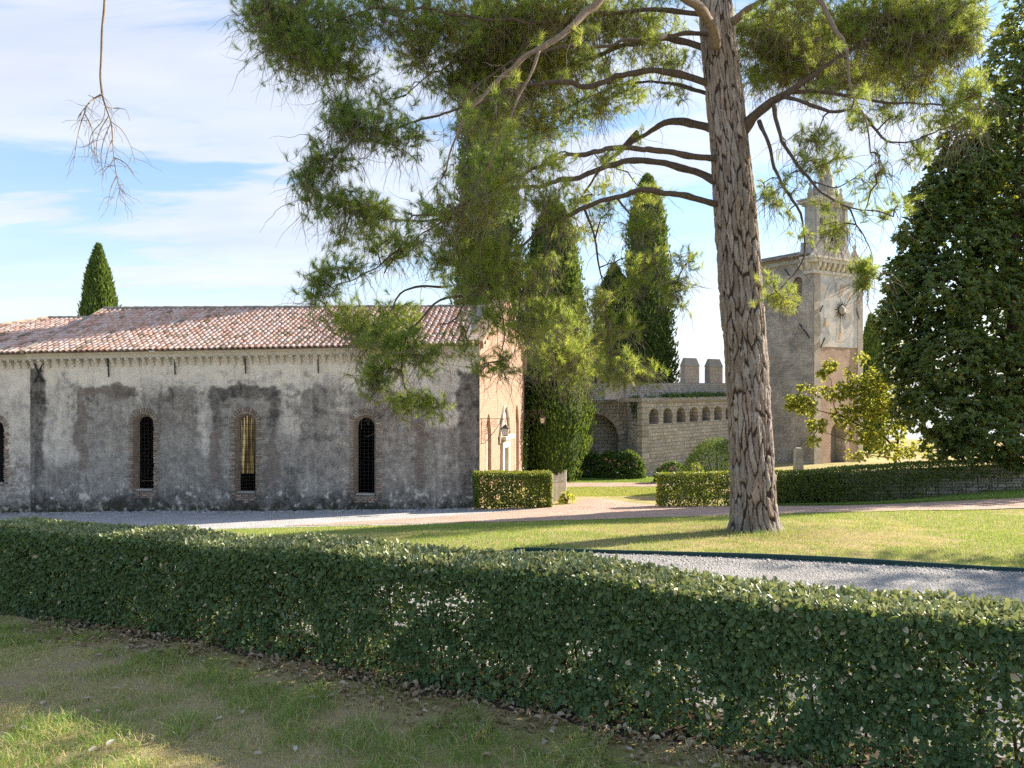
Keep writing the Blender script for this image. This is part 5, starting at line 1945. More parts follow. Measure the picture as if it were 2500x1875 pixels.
def build_pine():
    g = np.random.default_rng(101)
    base = dp3(1634, 1150, PINE_Y)
    base.z = float(gz(base.x, base.y))
    root = empty('pine_tree', base, 'big pine with thick plated bark trunk and long drooping boughs across the view', 'pine tree')
    k_ = 1.1302 / FP * PINE_Y
    pts = [(*dp(x, y, PINE_Y), w * k_ / 2 * .87) for x, y, w in TRUNK]
    pts = [(pts[0][0], pts[0][1], base.z - .25, pts[0][3] * 1.12)] + pts
    path = smooth_path(pts, .02)
    nz = 620
    s = np.r_[0, np.cumsum(np.linalg.norm(np.diff(path[:, :3], axis=0), axis=1))]
    t = np.linspace(0, s[-1], nz)
    C = np.stack([np.interp(t, s, path[:, i]) for i in range(4)], 1)
    nt_ = 170
    th = np.linspace(0, 2 * PI, nt_, endpoint=False)
    TH, TT = np.meshgrid(th, t)
    rad = C[:, 3][:, None] * (1 + .035 * np.sin(3 * TH + TT * .8) + .02 * np.sin(5 * TH - TT * 1.3))
    # flared root collar and branch knots
    rad = rad + .07 * np.exp(-np.maximum(TT - .22, 0) / .20) * (1 + .8 * np.sin(4 * TH + 1) + .4 * np.sin(7 * TH))
    # bark plates: stretched Voronoi cells round the trunk
    ncol = 26
    chh = .66
    U = TH / (2 * PI) * ncol
    Vv = TT / chh
    U = U + (fbm(U * .8, Vv * 2.0, oct=4, seed=61) - .5) * 1.1
    Vv = Vv + (fbm(U * 1.2, Vv * 1.2, oct=3, seed=64) - .5) * .5
    ci = np.floor(U)
    f1 = np.full(U.shape, 9.0)
    f2 = np.full(U.shape, 9.0)
    cid = np.zeros(U.shape)
    for dx in (-1, 0, 1):
        for dy in (-1, 0, 1):
            ix = ci + dx
            sh = .5 * (np.mod(ix, 2))
            iy = np.floor(Vv + sh) + dy
            ixw = np.mod(ix, ncol)
            jx = _hash(ixw, iy, ixw * 0, 5)
            jy = _hash(ixw, iy, ixw * 0, 6)
            dxx = (U - (ix + .15 + .7 * jx)) * 1.0
            dyy = (Vv + sh - (iy + .1 + .8 * jy)) * 1.0
            d = np.sqrt(dxx ** 2 + dyy ** 2)
            h = _hash(ixw, iy, ixw * 0, 7)
            closer = d < f1
            f2 = np.where(closer, f1, np.minimum(f2, d))
            cid = np.where(closer, h, cid)
            f1 = np.where(closer, d, f1)
    e = f2 - f1
    plate = sstep(.06, .20, e + (fbm(U * 3, Vv * 12, oct=4, seed=62) - .5) * .22)
    lay = np.floor(fbm(U * 1.6, Vv * 4.5, oct=3, seed=65) * 6) / 6
    # finer flakes on the plates
    U2, V2 = U * 2.3 + 3.1, Vv * 3.4
    a1 = np.full(U.shape, 9.0)
    fid = np.zeros(U.shape)
    nc2 = int(round(ncol * 2.3))
    for dx in (-1, 0, 1):
        for dy in (-1, 0, 1):
            ix, iy = np.floor(U2) + dx, np.floor(V2) + dy
            ixw = np.mod(ix, nc2)
            d = np.hypot(U2 - ix - .1 - .8 * _hash(ixw, iy, ixw * 0, 15), V2 - iy - .1 - .8 * _hash(ixw, iy, ixw * 0, 16))
            fid = np.where(d < a1, _hash(ixw, iy, ixw * 0, 17), fid)
            a1 = np.minimum(a1, d)
    hi = 1 - .55 * sstep(4.5, 9.5, TT)
    rad = rad + (plate * .031 * hi - .02 * hi) + plate * (cid - .5) * .012 * hi + plate * (lay - .5) * .03 * hi + plate * (fid - .5) * .016 * hi + (fbm(U * 6, Vv * 10, oct=3, seed=63) - .5) * .010
    X = C[:, 0][:, None] + rad * np.cos(TH)
    Y = C[:, 1][:, None] + rad * np.sin(TH)
    Z = C[:, 2][:, None] + 0 * TH
    V = np.stack([X, Y, Z], -1).reshape(-1, 3)
    i = np.arange(nz * nt_).reshape(nz, nt_)
    j = np.roll(i, -1, 1)
    F = np.stack([i[:-1], j[:-1], j[1:], i[1:]], -1).reshape(-1, 4)
    mk('trunk', V, F, MAT['bark'], root, smooth=True, cols={'cell': cid.ravel(), 'plate': plate.ravel(), 'flake': fid.ravel()})

    # main boughs: (x, y, depth offset) in view pixels, thickness in pixels at both ends
    BR = [
        ([(1560, 445, 0), (1470, 420, -.5), (1400, 414, -.8), (1330, 424, -1.0), (1260, 446, -1.2), (1200, 476, -1.4), (1150, 512, -1.6), (1105, 552, -1.8), (1055, 610, -1.9), (1000, 660, -2.0), (950, 700, -2.1)], 21, 7, 'b'),
        ([(1560, 400, 0), (1490, 366, .3), (1400, 350, .3), (1320, 360, .2), (1250, 380, 0), (1180, 400, -.2), (1110, 410, -.4), (1040, 432, -.6), (960, 472, -.9), (890, 530, -1.2), (830, 590, -1.4)], 27, 8, 'b'),
        ([(1560, 345, 0), (1450, 330, -.6), (1380, 324, -1.0), (1300, 328, -1.4), (1230, 340, -1.8), (1170, 356, -2.2), (1110, 384, -2.5), (1040, 420, -2.8), (950, 455, -3.0), (880, 480, -3.1)], 21, 6, 'b'),
        ([(1560, 285, 0), (1480, 262, .6), (1430, 268, .9), (1390, 285, 1.1), (1350, 312, 1.3), (1300, 360, 1.6), (1250, 430, 1.8), (1210, 500, 2.0), (1190, 580, 2.1)], 30, 10, 'b'),
        ([(1560, 190, 0), (1460, 160, 0), (1400, 155, -.1), (1330, 165, -.3), (1260, 180, -.5), (1200, 180, -.7), (1130, 190, -.9), (1060, 214, -1.0), (1000, 236, -1.2), (900, 260, -1.3), (830, 282, -1.4), (770, 300, -1.5), (715, 350, -1.6)], 24, 6, 'b'),
        ([(1560, 210, 0), (1490, 194, .6), (1440, 182, 1.0), (1390, 172, 1.5), (1310, 190, 1.9), (1230, 230, 2.2), (1160, 270, 2.4)], 16, 6, 'b'),
        ([(1550, 115, 0), (1470, 88, .5), (1420, 86, .8), (1330, 108, 1.1), (1270, 130, 1.3), (1180, 150, 1.5), (1090, 142, 1.5), (1000, 132, 1.4), (930, 160, 1.2), (870, 210, 1.0)], 24, 6, 'b'),
        ([(1550, 75, 0), (1460, 74, -.7), (1400, 90, -1.1), (1310, 98, -1.6), (1210, 108, -2.0), (1120, 130, -2.3), (1040, 180, -2.5), (985, 240, -2.6)], 15, 5, 'b'),
        ([(1548, 35, 0), (1450, 24, .2), (1380, 24, .2), (1300, 30, .1), (1200, 38, 0), (1100, 48, -.2), (1000, 38, -.4), (900, 18, -.6), (800, 20, -.8), (720, 50, -.9), (640, 80, -1.0), (590, 60, -1.0)], 17, 5, 'b'),
        ([(1545, 100, -.42), (1540, 62, -.75), (1512, 22, -1.2), (1480, -10, -1.6), (1420, -50, -2.1), (1350, -40, -2.7), (1290, 0, -3.1), (1230, 60, -3.3), (1170, 102, -3.5), (1130, 130, -3.6), (1085, 162, -3.6), (1040, 197, -3.7), (1008, 238, -3.7), (985, 275, -3.7), (968, 320, -3.7), (955, 385, -3.7)], 34, 6, 'p'),
        ([(1165, 105, -3.5), (1152, 150, -3.6), (1132, 205, -3.7), (1108, 262, -3.8), (1075, 310, -3.8), (1050, 370, -3.8)], 9, 4, 'p'),
        ([(1590, 300, 0), (1618, 265, -.2), (1645, 240, -.4), (1680, 214, -.6), (1715, 190, -.8), (1760, 160, -.9), (1810, 125, -1.0), (1870, 92, -1.1), (1950, 60, -1.2), (2030, 40, -1.2)], 42, 7, 'b'),
        ([(1700, 200, -.7), (1760, 196, -.9), (1830, 202, -1.2), (1900, 215, -1.4), (1980, 228, -1.6), (2060, 224, -1.7), (2110, 205, -1.7)], 15, 4, 'b'),
        ([(1690, 208, -.7), (1740, 222, -1.2), (1800, 235, -1.5), (1861, 252, -1.7), (1895, 285, -1.8), (1928, 306, -1.9), (1986, 305, -2.0), (2040, 282, -2.0), (2082, 254, -2.1)], 12, 4, 'b'),
        ([(1672, 225, -.6), (1676, 260, -.9), (1686, 300, -1.1), (1717, 346, -1.4), (1760, 394, -1.7), (1804, 432, -1.9), (1833, 447, -2.0), (1880, 455, -2.1), (1930, 468, -2.2)], 14, 4, 'b'),
        ([(1640, 262, -.4), (1650, 290, -.7), (1662, 320, -.9), (1671, 360, -1.0), (1693, 403, -1.2), (1727, 447, -1.4), (1741, 490, -1.5), (1744, 538, -1.6), (1734, 576, -1.6), (1700, 612, -1.6), (1660, 640, -1.6)], 13, 4, 'b'),
        ([(1700, -40, -1.6), (1765, 0, -2.4), (1794, 29, -2.6), (1818, 62, -2.8), (1830, 106, -2.9), (1832, 154, -3.0), (1842, 206, -3.0), (1862, 260, -3.0), (1880, 330, -3.0)], 15, 5, 'p'),
        ([(1565, 60, 0), (1620, 20, -.5), (1650, -5, -.8), (1700, -40, -1.6), (1780, -90, -1.8)], 30, 14, 'p'),
        ([(1555, 80, .1), (1610, 60, .7), (1670, 65, 1.2), (1740, 90, 1.6), (1810, 130, 1.9), (1890, 160, 2.0), (1970, 170, 2.0)], 18, 5, 'b'),
        ([(1833, 447, -2.0), (1862, 500, -2.1), (1885, 560, -2.2)], 5, 3, 'b'),
        ([(1760, 394, -1.7), (1800, 400, -1.6), (1850, 385, -1.6), (1900, 350, -1.6)], 5, 3, 'b'),
        # shade-side and upper boughs above the frame
        ([(1540, -60, 0), (1450, -90, .8), (1350, -110, 1.3), (1230, -110, 1.6), (1100, -90, 1.6), (960, -70, 1.3), (830, -60, 1.0)], 20, 6, 'b'),
        ([(1536, -180, 0), (1450, -230, -1), (1360, -260, -2), (1260, -260, -3)], 18, 6, 'b'),
        ([(1536, -160, 0), (1620, -200, 1), (1720, -220, 1.8), (1850, -200, 2.2)], 18, 6, 'b'),
        ([(1532, -280, 0), (1600, -330, -1.2), (1700, -350, -2.2)], 14, 5, 'b'),
        # hanging secondary boughs on the left
        ([(1000, 640, -2.0), (960, 645, -2.1), (920, 665, -2.1), (890, 700, -2.1), (870, 745, -2.1), (865, 800, -2.1), (880, 850, -2.1), (930, 868, -2.1)], 8, 3, 'b'),
        ([(960, 620, -1.2), (900, 622, -1.3), (860, 650, -1.3), (835, 690, -1.3), (800, 720, -1.3)], 8, 3, 'b'),
        ([(890, 530, -1.2), (860, 540, -1.3), (815, 580, -1.4), (770, 600, -1.5), (720, 620, -1.5)], 7, 3, 'b'),
        ([(960, 472, -.9), (900, 478, -1.0), (830, 470, -1.1), (760, 450, -1.2), (700, 420, -1.2)], 7, 3, 'b'),
        ([(1055, 610, -1.9), (1080, 660, -2.0), (1090, 720, -2.0), (1080, 770, -2.0)], 7, 3, 'b'),
        ([(1190, 580, 2.1), (1180, 660, 1.5), (1200, 740, 1.2), (1250, 790, 1.0)], 8, 3, 'b'),
        ([(1260, 446, -1.2), (1290, 520, -1.4), (1310, 620, -1.4), (1320, 720, -1.4), (1330, 800, -1.4)], 7, 3, 'b'),
        ([(1330, 424, -1.0), (1370, 480, -1.0), (1400, 540, -1.0), (1430, 600, -1.0), (1460, 630, -1.0)], 6, 3, 'b'),
        ([(1200, 476, -1.4), (1170, 560, -1.6), (1130, 640, -1.8), (1120, 720, -1.8)], 7, 3, 'b'),
    ]
    nodes = []
    allseg = []
    for pl, w0, w1, kind in BR:
        n = len(pl)
        P = []
        for i, (x, y, dy) in enumerate(pl):
            f = i / (n - 1)
            w = (w0 * (1 - f) ** 1.5 + min(w1, 4.5) * .75 * (1 - (1 - f) ** 1.5)) * k_ / 2 * .72
            P.append((*dp(x, y, PINE_Y + dy), w))
        S_ = smooth_path(P, .09)
        S_[1:-1, :3] += (np.stack([fbm(S_[1:-1, q] * 2.1, S_[1:-1, (q + 1) % 3] * 2.1, oct=4, seed=70 + q) for q in range(3)], 1) - .5) * (.22 * np.clip(np.linspace(0, 3.2, len(S_) - 2), 0, 1))[:, None]
        V, F = tube(S_[:, :3], list(S_[:, 3] * (1 + .34 * (vnoise(np.arange(len(S_)) * .45, S_[:, 0] * 3, seed=4) - .5))), 9)
        mk('branch', V, F, MAT['branch' if kind == 'b' else 'branch_pale'], root, smooth=True)
        k = int(len(S_) * .22)
        nodes.append(S_[k:, :3])
        allseg.append(S_)
    # short broken stub
    st = MB()
    sb_ = Vector(allseg[3][int(len(allseg[3]) * .42), :3])
    st.tube([sb_, sb_ + Vector((.12, 0, .16)), sb_ + Vector((.27, -.02, .34))], [.075, .062, .045], 8)
    st.build('broken_stub', MAT['branch'], root)
    nodes = np.concatenate(nodes)[::2]

    # foliage clumps: x, y, rx, ry, depth offset, density
    CL = [
        (565, 25, 50, 50, -1.0, 1.2), (620, 70, 80, 80, -1.0, 1.3), (690, 120, 80, 60, -1.0, 1.2), (640, 10, 90, 50, -.4, 1.0), (740, 60, 80, 60, -.6, .8), (850, 35, 90, 50, -.4, .9), (770, 150, 60, 35, -.6, .7), (950, 55, 90, 60, .3, 1.2), (900, 120, 60, 40, .8, .8),
        (740, 240, 45, 45, -1.5, 1.1), (765, 275, 75, 40, -1.5, 1.1), (690, 345, 45, 40, -1.6, 1.2), (660, 390, 32, 45, -1.6, 1.2), (720, 430, 70, 40, -1.4, 1.1), (780, 440, 70, 35, -1.2, 1.0), (850, 290, 70, 45, -1.4, 1.0), (830, 215, 50, 28, .6, .7), (740, 345, 40, 28, -1.6, .8),
        (690, 600, 36, 34, -1.5, 1.2), (680, 640, 32, 28, -1.5, 1.0), (740, 575, 60, 28, -1.5, 1.0), (800, 470, 60, 34, -1.2, 1.0), (850, 520, 80, 38, -1.3, 1.1), (740, 515, 40, 25, -1.3, .8), (755, 690, 50, 40, -1.3, 1.3), (800, 715, 70, 40, -1.3, 1.3), (850, 740, 70, 40, -2.1, 1.2), (820, 800, 50, 38, -2.1, 1.2), (800, 830, 32, 25, -2.1, 1.1), (880, 870, 45, 25, -2.1, 1.4), (930, 865, 38, 22, -2.1, 1.2), (915, 770, 55, 40, -2.1, .9), (860, 680, 60, 38, -1.6, .8), (1035, 790, 35, 25, -2, .9), (1080, 780, 38, 34, -2.0, 1.1), (1010, 745, 45, 28, -2, .7),
        (960, 460, 70, 45, -2.6, 1.0), (1010, 520, 80, 50, -2.2, 1.0), (1060, 440, 70, 42, -2.6, 1.0), (1080, 560, 80, 55, -1.9, 1.1), (1030, 610, 70, 50, -2.0, 1.1), (960, 560, 60, 40, -1.4, .9), (1130, 620, 75, 60, -1.6, 1.1), (1060, 680, 65, 45, -2, .8), (1140, 700, 60, 50, -1.6, 1.1), (1190, 760, 65, 50, .6, 1.2), (1250, 780, 60, 50, .8, 1.3), (1220, 690, 60, 50, 1.2, .9), (1280, 660, 50, 45, -1.2, .7), (1330, 800, 45, 45, -1.4, 1.3), (1310, 730, 40, 40, -1.2, .9), (1390, 800, 45, 28, -1.2, .7),
        (1080, 60, 120, 60, .8, 1.5), (1060, 140, 100, 55, 1.3, 1.5), (1160, 110, 100, 70, 1.2, 1.4), (1180, 30, 110, 60, .4, 1.3), (1300, 40, 100, 50, .6, 1.2), (1120, 200, 100, 45, 1.4, 1.4), (1050, 250, 70, 40, .6, 1.1), (1150, 270, 80, 45, 2.2, 1.2), (1240, 140, 90, 50, 1.4, 1.0), (1390, 60, 90, 50, .9, 1.0), (1340, 200, 70, 35, 1.8, .8), (1250, 235, 55, 32, 2.1, .9), (1300, 230, 40, 24, 1.6, .9), (980, 180, 60, 40, 1.2, 1.0), (1440, 130, 60, 35, 1.0, .7),
        (1000, 370, 70, 35, -3.4, .6), (1090, 330, 80, 40, -3.2, .7), (1150, 360, 80, 45, -2.2, .9), (1090, 390, 60, 35, -3.2, .8), (1190, 430, 70, 50, -1.6, .9), (1250, 500, 50, 40, 1.6, .6), (1280, 420, 60, 35, 1.4, .7), (1390, 420, 50, 30, 1.4, .8), (1380, 480, 45, 34, -1.0, .8), (1420, 560, 45, 30, -1.0, .7), (1455, 620, 40, 35, -1.0, .9), (1360, 610, 36, 30, -1.0, .6), (1490, 560, 35, 28, -.9, .6), (1360, 700, 34, 30, -1.2, .6), (1470, 660, 26, 20, -1, .5),
        (1650, 70, 80, 55, 1.0, 1.7), (1690, 130, 80, 55, 1.4, 1.7), (1750, 80, 80, 55, 1.5, 1.6), (1770, 150, 80, 45, 1.6, 1.4), (1850, 60, 100, 60, -.6, 1.5), (1930, 30, 110, 50, -1.2, 1.5), (2010, 60, 90, 65, -1.2, 1.5), (2065, 30, 60, 50, -1.2, 1.4), (2080, 90, 45, 50, -1.3, 1.2), (1960, 110, 90, 50, -1.2, 1.3), (1900, 150, 80, 40, 1.0, 1.1), (1830, 180, 80, 32, 1.4, .9), (1980, 180, 80, 38, -.4, .9), (2090, 190, 45, 40, -1.7, 1.0), (2040, 240, 50, 30, -1.8, .8), (1720, 15, 70, 45, -1.0, .9), (2100, 270, 32, 24, -2.0, .6), (1640, 170, 34, 24, .8, .8),
        (1760, 300, 55, 34, -1.2, .7), (1790, 345, 50, 30, -1.4, .8), (1870, 400, 50, 30, -1.8, .45), (1740, 350, 38, 24, -1.4, .6), (1800, 495, 45, 24, -1.9, .8), (1790, 445, 34, 18, -1.9, .6), (1868, 580, 26, 28, -2.2, 2.2), (1862, 610, 18, 16, -2.2, 2.0), (1690, 640, 45, 34, -1.6, .9), (1655, 600, 24, 18, -1.6, .6), (1665, 425, 30, 16, -1.2, .8), (1730, 505, 20, 12, -1.5, .7), (1940, 440, 45, 24, -2.2, .5), (1990, 330, 50, 25, -2.0, .45), (1650, 395, 20, 14, -1.0, .5),
        # crown above the frame
        (700, -60, 130, 60, 0, .8), (900, -80, 150, 60, .8, .8), (1100, -110, 160, 60, 1.2, .8), (1300, -130, 160, 70, .8, .8), (1500, -300, 200, 100, 0, .7), (1750, -150, 180, 80, 1.0, .8), (1300, -280, 150, 60, -2.4, .7), (1700, -330, 150, 70, -1.5, .7), (1950, -60, 120, 50, -.6, .9),
    ]
    # small sprays all along the outer boughs
    for S_ in allseg:
        qx, qy = project(S_[:, :3])
        for k in range(int(len(S_) * .35), len(S_), 5):
            if qy[k] < -200 or g.random() < .25:
                continue
            CL.append((qx[k] / 1.1302 + g.normal(0, 22), qy[k] / 1.1302 + g.normal(12, 20), g.uniform(14, 32), g.uniform(10, 22), S_[k, 1] - PINE_Y + g.normal(0, .35), g.uniform(.35, .9)))
    T, Cc = [], []
    for (x, y, rx, ry, dy, den) in CL:
        Yc = PINE_Y + dy
        kk = 1.1302 / FP * Yc
        n = int(den * math.pi * rx * ry * kk * kk * (285 if y < 330 else 235) * (.75 if (960 < x < 1340 and y > 330) else 1.0))
        q = rdir(n, g) * (g.uniform(.05, 1.0, n) ** .6 * g.choice([1.0, 1.25, 1.6], n, p=[.50, .33, .17]))[:, None]
        c = dp(x, y, Yc)
        rz = min(max(rx, ry) * kk, 1.1)
        p = c + q * np.array([rx * kk, rz, ry * kk])
        T.append(p)
        Cc.append(np.repeat(c[None], n, 0))
    T, Cc = np.concatenate(T), np.concatenate(Cc)
    # limbs to clump centres first, then twigs to the shoots
    cen = np.array([dp(x, y, PINE_Y + dy) for x, y, _, _, dy, _ in CL])
    A0, B0, RA0, RB0, _, _, nodes2 = grow(nodes, cen, g, .15, .10, .007, .016)
    keep = g.random(len(T)) < .24
    A1, B1, RA1, RB1, E1, D1, nodes3 = grow(nodes2[::2], T[keep], g, .16, .03, .0026, .0062)
    V, F = seg_tubes(np.concatenate([A0, A1]), np.concatenate([B0, B1]), np.concatenate([RA0, RA1]), np.concatenate([RB0, RB1]))
    mk('twigs', V, F, MAT['twig'], root)
    # needles: on every shoot end, plus the shoots between
    rest = T[~keep]
    sel = E1
    ctr = np.array([Cc[keep][np.argmin(((T[keep] - e) ** 2).sum(1))] for e in E1]) 
    ax1 = nrm(D1) * .5 + np.array([0, 0, .55]) + rdir(len(E1), g) * .45 + nrm(E1 - ctr) * .3
    ax2 = np.array([0, 0, .55]) + rdir(len(rest), g) * .7 + nrm(rest - Cc[~keep]) * .5
    Pt = np.concatenate([E1, rest])
    Ax = np.concatenate([ax1, ax2])
    per = 54
    V, F = tufts(Pt, Ax, g, per, (.09, .17), .0048, (.15, 1.0), .13)
    cl = fbm(Pt[:, 0] * 1.1, Pt[:, 1] * 1.1, Pt[:, 2] * 1.1, oct=3, seed=17)
    qx, _ = project(Pt)
    tint = np.clip(-.04 + cl * .85 + g.normal(0, .15, len(Pt)) + .26 * sstep(950, 1350, qx), 0, 1)  # rightward term puts the yellow of the sun-facing side into the needle tint
    tint = np.clip(np.repeat(tint, per * 3) + g.normal(0, .05, len(V)), 0, 1)
    mk('crown', V, F, MAT['needle'], root, cols={'tint': tint})
    # bare hanging twiglets inside the crown
    src = nodes3[g.integers(0, len(nodes3), 15000)]
    px_, py_ = project(src)
    src = src[(py_ > -50)]
    n = len(src)
    A, B, ra, rb = [], [], [], []
    cur = src.copy()
    d = nrm(rdir(n, g) * .8 + np.array([0, 0, -.75]))
    for k in range(8):
        nx = cur + d * g.uniform(.05, .13, n)[:, None]
        A.append(cur); B.append(nx)
        ra.append(np.full(n, .0054 - k * .0005)); rb.append(np.full(n, .0054 - (k + 1) * .0005))
        cur = nx
        d = nrm(d + rdir(n, g) * .42 + np.array([0, 0, -.12]))
    V, F = seg_tubes(np.concatenate(A), np.concatenate(B), np.concatenate(ra), np.concatenate(rb))
    mk('bare_twigs', V, F, MAT['twig_grey'], root)
    return root


def build_dead_branch():
    g = np.random.default_rng(9)
    Yd = 6.2
    P = lambda x, y, dy=0.0: dp(x, y, Yd + dy)
    top = P(228, -240, .3)
    root = empty('hanging_branch', top, 'bare dead branch with fine forked twigs hanging into the sky at upper left', 'branch')
    main = [P(520, -520, 4), P(330, -420, 1.6), P(240, -320, .5), P(228, -160), P(226, 0), P(221, 60), P(219, 120), P(217, 165), P(221, 205)]
    S_ = smooth_path(main, .04)
    rad = np.interp(np.linspace(0, 1, len(S_)), [0, .55, .8, 1], [.05, .024, .0115, .0095])
    V, F = tube(S_, list(rad * (1 + .15 * (vnoise(np.arange(len(S_)) * .6, np.arange(len(S_)) * 0, seed=3) - .5))), 7)
    mk('stem', V, F, MAT['twig_grey'], root, smooth=True)
    forks = [[(221, 203), (205, 212), (188, 228), (182, 245), (172, 275), (165, 310), (160, 345)], [(221, 203), (213, 212), (208, 208)], [(221, 206), (228, 230), (240, 265), (243, 300), (246, 340), (252, 380), (258, 410), (260, 432)], [(228, 232), (250, 234), (272, 238), (281, 262)], [(240, 262), (262, 280), (280, 310), (292, 350)],
             [(243, 300), (232, 330), (226, 360)], [(182, 245), (196, 270), (203, 310), (206, 350)], [(205, 212), (190, 205)], [(246, 340), (270, 352), (290, 380)], [(235, 250), (215, 285), (208, 320), (212, 360)], [(252, 380), (240, 405), (236, 425)], [(188, 228), (172, 248), (166, 262)], [(240, 265), (225, 300), (218, 340), (224, 380)], [(228, 230), (222, 260), (198, 290), (190, 335)], [(258, 405), (270, 420)]]
    nodes = []
    for f in forks:
        pts = smooth_path([P(x, y, g.normal(0, .06)) for x, y in f], .03)
        r0 = .0075 if len(f) > 5 else .0046
        V, F = tube(pts, list(np.linspace(r0, .0017, len(pts))), 5)
        mk('twig', V, F, MAT['twig_grey'], root)
        nodes.append(pts)
    nodes = np.concatenate(nodes)
    n = 85
    src = nodes[g.integers(0, len(nodes), n)]
    A, B, ra, rb = [], [], [], []
    cur = src.copy()
    d = nrm(g.normal(size=(n, 3)) * np.array([1, .7, .5]) + np.array([0, 0, -.7]))
    for k in range(5):
        nx = cur + d * g.uniform(.025, .055, n)[:, None]
        A.append(cur); B.append(nx)
        ra.append(np.full(n, .0022 - k * .0002)); rb.append(np.full(n, .0022 - (k + 1) * .0002))
        cur = nx
        d = nrm(d + rdir(n, g) * .45 + np.array([0, 0, -.15]))
    V, F = seg_tubes(np.concatenate(A), np.concatenate(B), np.concatenate(ra), np.concatenate(rb))
    tag(mk('twiglets', V, F, MAT['twig_grey'], root), kind='stuff')


# ------------------------------------------------------------------ cypresses
def build_cypress(x, Y, y_top, half_w, label, seed, base_z=None, taper=.75, n=9000, lean=0.0, blue=0.0, fat=.30):
    """x, y_top, half width in photo pixels at depth Y"""
    g = np.random.default_rng(seed)
    X = (x - CX) / FP * Y
    z0 = float(gz(X, Y)) if base_z is None else base_z
    z1 = EZ + (CY - y_top) / FP * Y
    Rr = half_w / FP * Y
    H = z1 - z0
    root = empty('cypress_tree', (X, Y, z0), label, 'cypress', 'cypress trees behind the chapel and castle wall')
    tr = MB()
    tr.tube([(X, Y, z0 - .2), (X, Y, z0 + H * .3), (X + lean, Y, z0 + H * .85)], [Rr * .14 + .06, Rr * .1 + .04, .03], 8)
    tr.build('trunk', MAT['twig'], root)
    def prof(t):
        return Rr * np.clip(np.minimum(1, .55 + t * 2.2), 0, 1) * np.clip(1 - t, 0, 1) ** (1 - taper) * np.clip(1.0 - .25 * t, 0, 1) * np.clip((1 - t) / .12, 0, 1) ** .35
    # vertical plumes: many narrow flames leaning up along the crown
    npl = 130
    pa = g.uniform(0, 2 * PI, npl)
    pt = g.uniform(-.02, .93, npl) ** .9
    pl = g.uniform(.12, .26, npl)
    m = n
    idx = g.integers(0, npl, m)
    u = g.uniform(0, 1, m)
    t = pt[idx] + pl[idx] * u
    ok = t < .99
    idx, u, t = idx[ok], u[ok], t[ok]
    m = len(t)
    rp = prof(t)
    ang = pa[idx] + g.normal(0, .10, m)
    own = (.42 * rp) * np.sin(PI * np.clip(u * .85 + .1, 0, 1)) ** .7
    off = rdir(m, g) * (own * g.uniform(.5, 1, m))[:, None] * np.array([1, 1, .5])
    rr = np.maximum(rp * g.uniform(.72, .96, m) - own * .45, .0)
    ctr = np.stack([X + lean * t + rr * np.cos(ang), Y + rr * np.sin(ang), z0 + t * H], 1)
    P1 = ctr + off
    # plus an even shell so no holes are left
    k = int(n * .6)
    t2 = g.uniform(0, 1, k) ** .85
    a2 = g.uniform(0, 2 * PI, k)
    r2 = prof(t2) * (.72 + .24 * vnoise(a2 * 3.5, t2 * 16, seed=seed)) * g.uniform(.85, 1.05, k)
    P2 = np.stack([X + lean * t2 + r2 * np.cos(a2), Y + r2 * np.sin(a2), z0 + t2 * H], 1)
    P = np.concatenate([P1, P2])
    N = len(P)
    axis_ = np.stack([np.full(N, X), np.full(N, Y), P[:, 2]], 1)
    outw = nrm(P - axis_)
    D = nrm(outw * .45 + np.array([0, 0, 1.0]) + rdir(N, g) * .45)
    sc_ = max(.75, min(1.5, Y / 36))
    L = g.uniform(.13, .26, N)[:, None] * sc_
    w = (g.uniform(.05, .085, N) * sc_)[:, None]
    s1 = nrm(np.cross(D, outw + rdir(N, g) * .3))
    s2 = np.cross(D, s1)
    V = np.stack([P - s1 * w * .5, P + s1 * w * .5, P + D * L, P + D * L * .35 + s1 * w * .75, P - s2 * w * .6, P + s2 * w * .6], 1).reshape(-1, 3)
    b = (np.arange(N) * 6)[:, None]
    F = np.concatenate([b + np.array([[0, 3, 2]]), b + np.array([[0, 1, 3]]), b + np.array([[4, 5, 2]])], 0)
    inner = np.concatenate([np.clip((np.linalg.norm(P1[:, :2] - np.array([X, Y]), axis=1)) / np.maximum(rp, .05), 0, 1.2), np.ones(k)])
    tint = np.clip(.42 + g.normal(0, .2, N) - blue, 0, 1)
    # added closed core in dark green that blocks light inside the crown
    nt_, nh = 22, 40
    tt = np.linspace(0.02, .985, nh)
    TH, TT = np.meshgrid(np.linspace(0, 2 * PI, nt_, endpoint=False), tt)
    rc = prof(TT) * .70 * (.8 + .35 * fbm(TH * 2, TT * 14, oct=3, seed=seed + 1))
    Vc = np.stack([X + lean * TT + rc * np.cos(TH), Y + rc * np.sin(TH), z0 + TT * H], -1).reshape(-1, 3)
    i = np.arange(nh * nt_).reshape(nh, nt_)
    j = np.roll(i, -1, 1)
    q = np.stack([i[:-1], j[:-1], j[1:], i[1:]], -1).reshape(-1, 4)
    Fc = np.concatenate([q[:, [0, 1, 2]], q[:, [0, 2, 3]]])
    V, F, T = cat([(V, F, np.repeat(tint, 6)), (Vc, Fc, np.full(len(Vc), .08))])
    mk('crown', V, F, MAT['cypress'], root, cols={'tint': T})


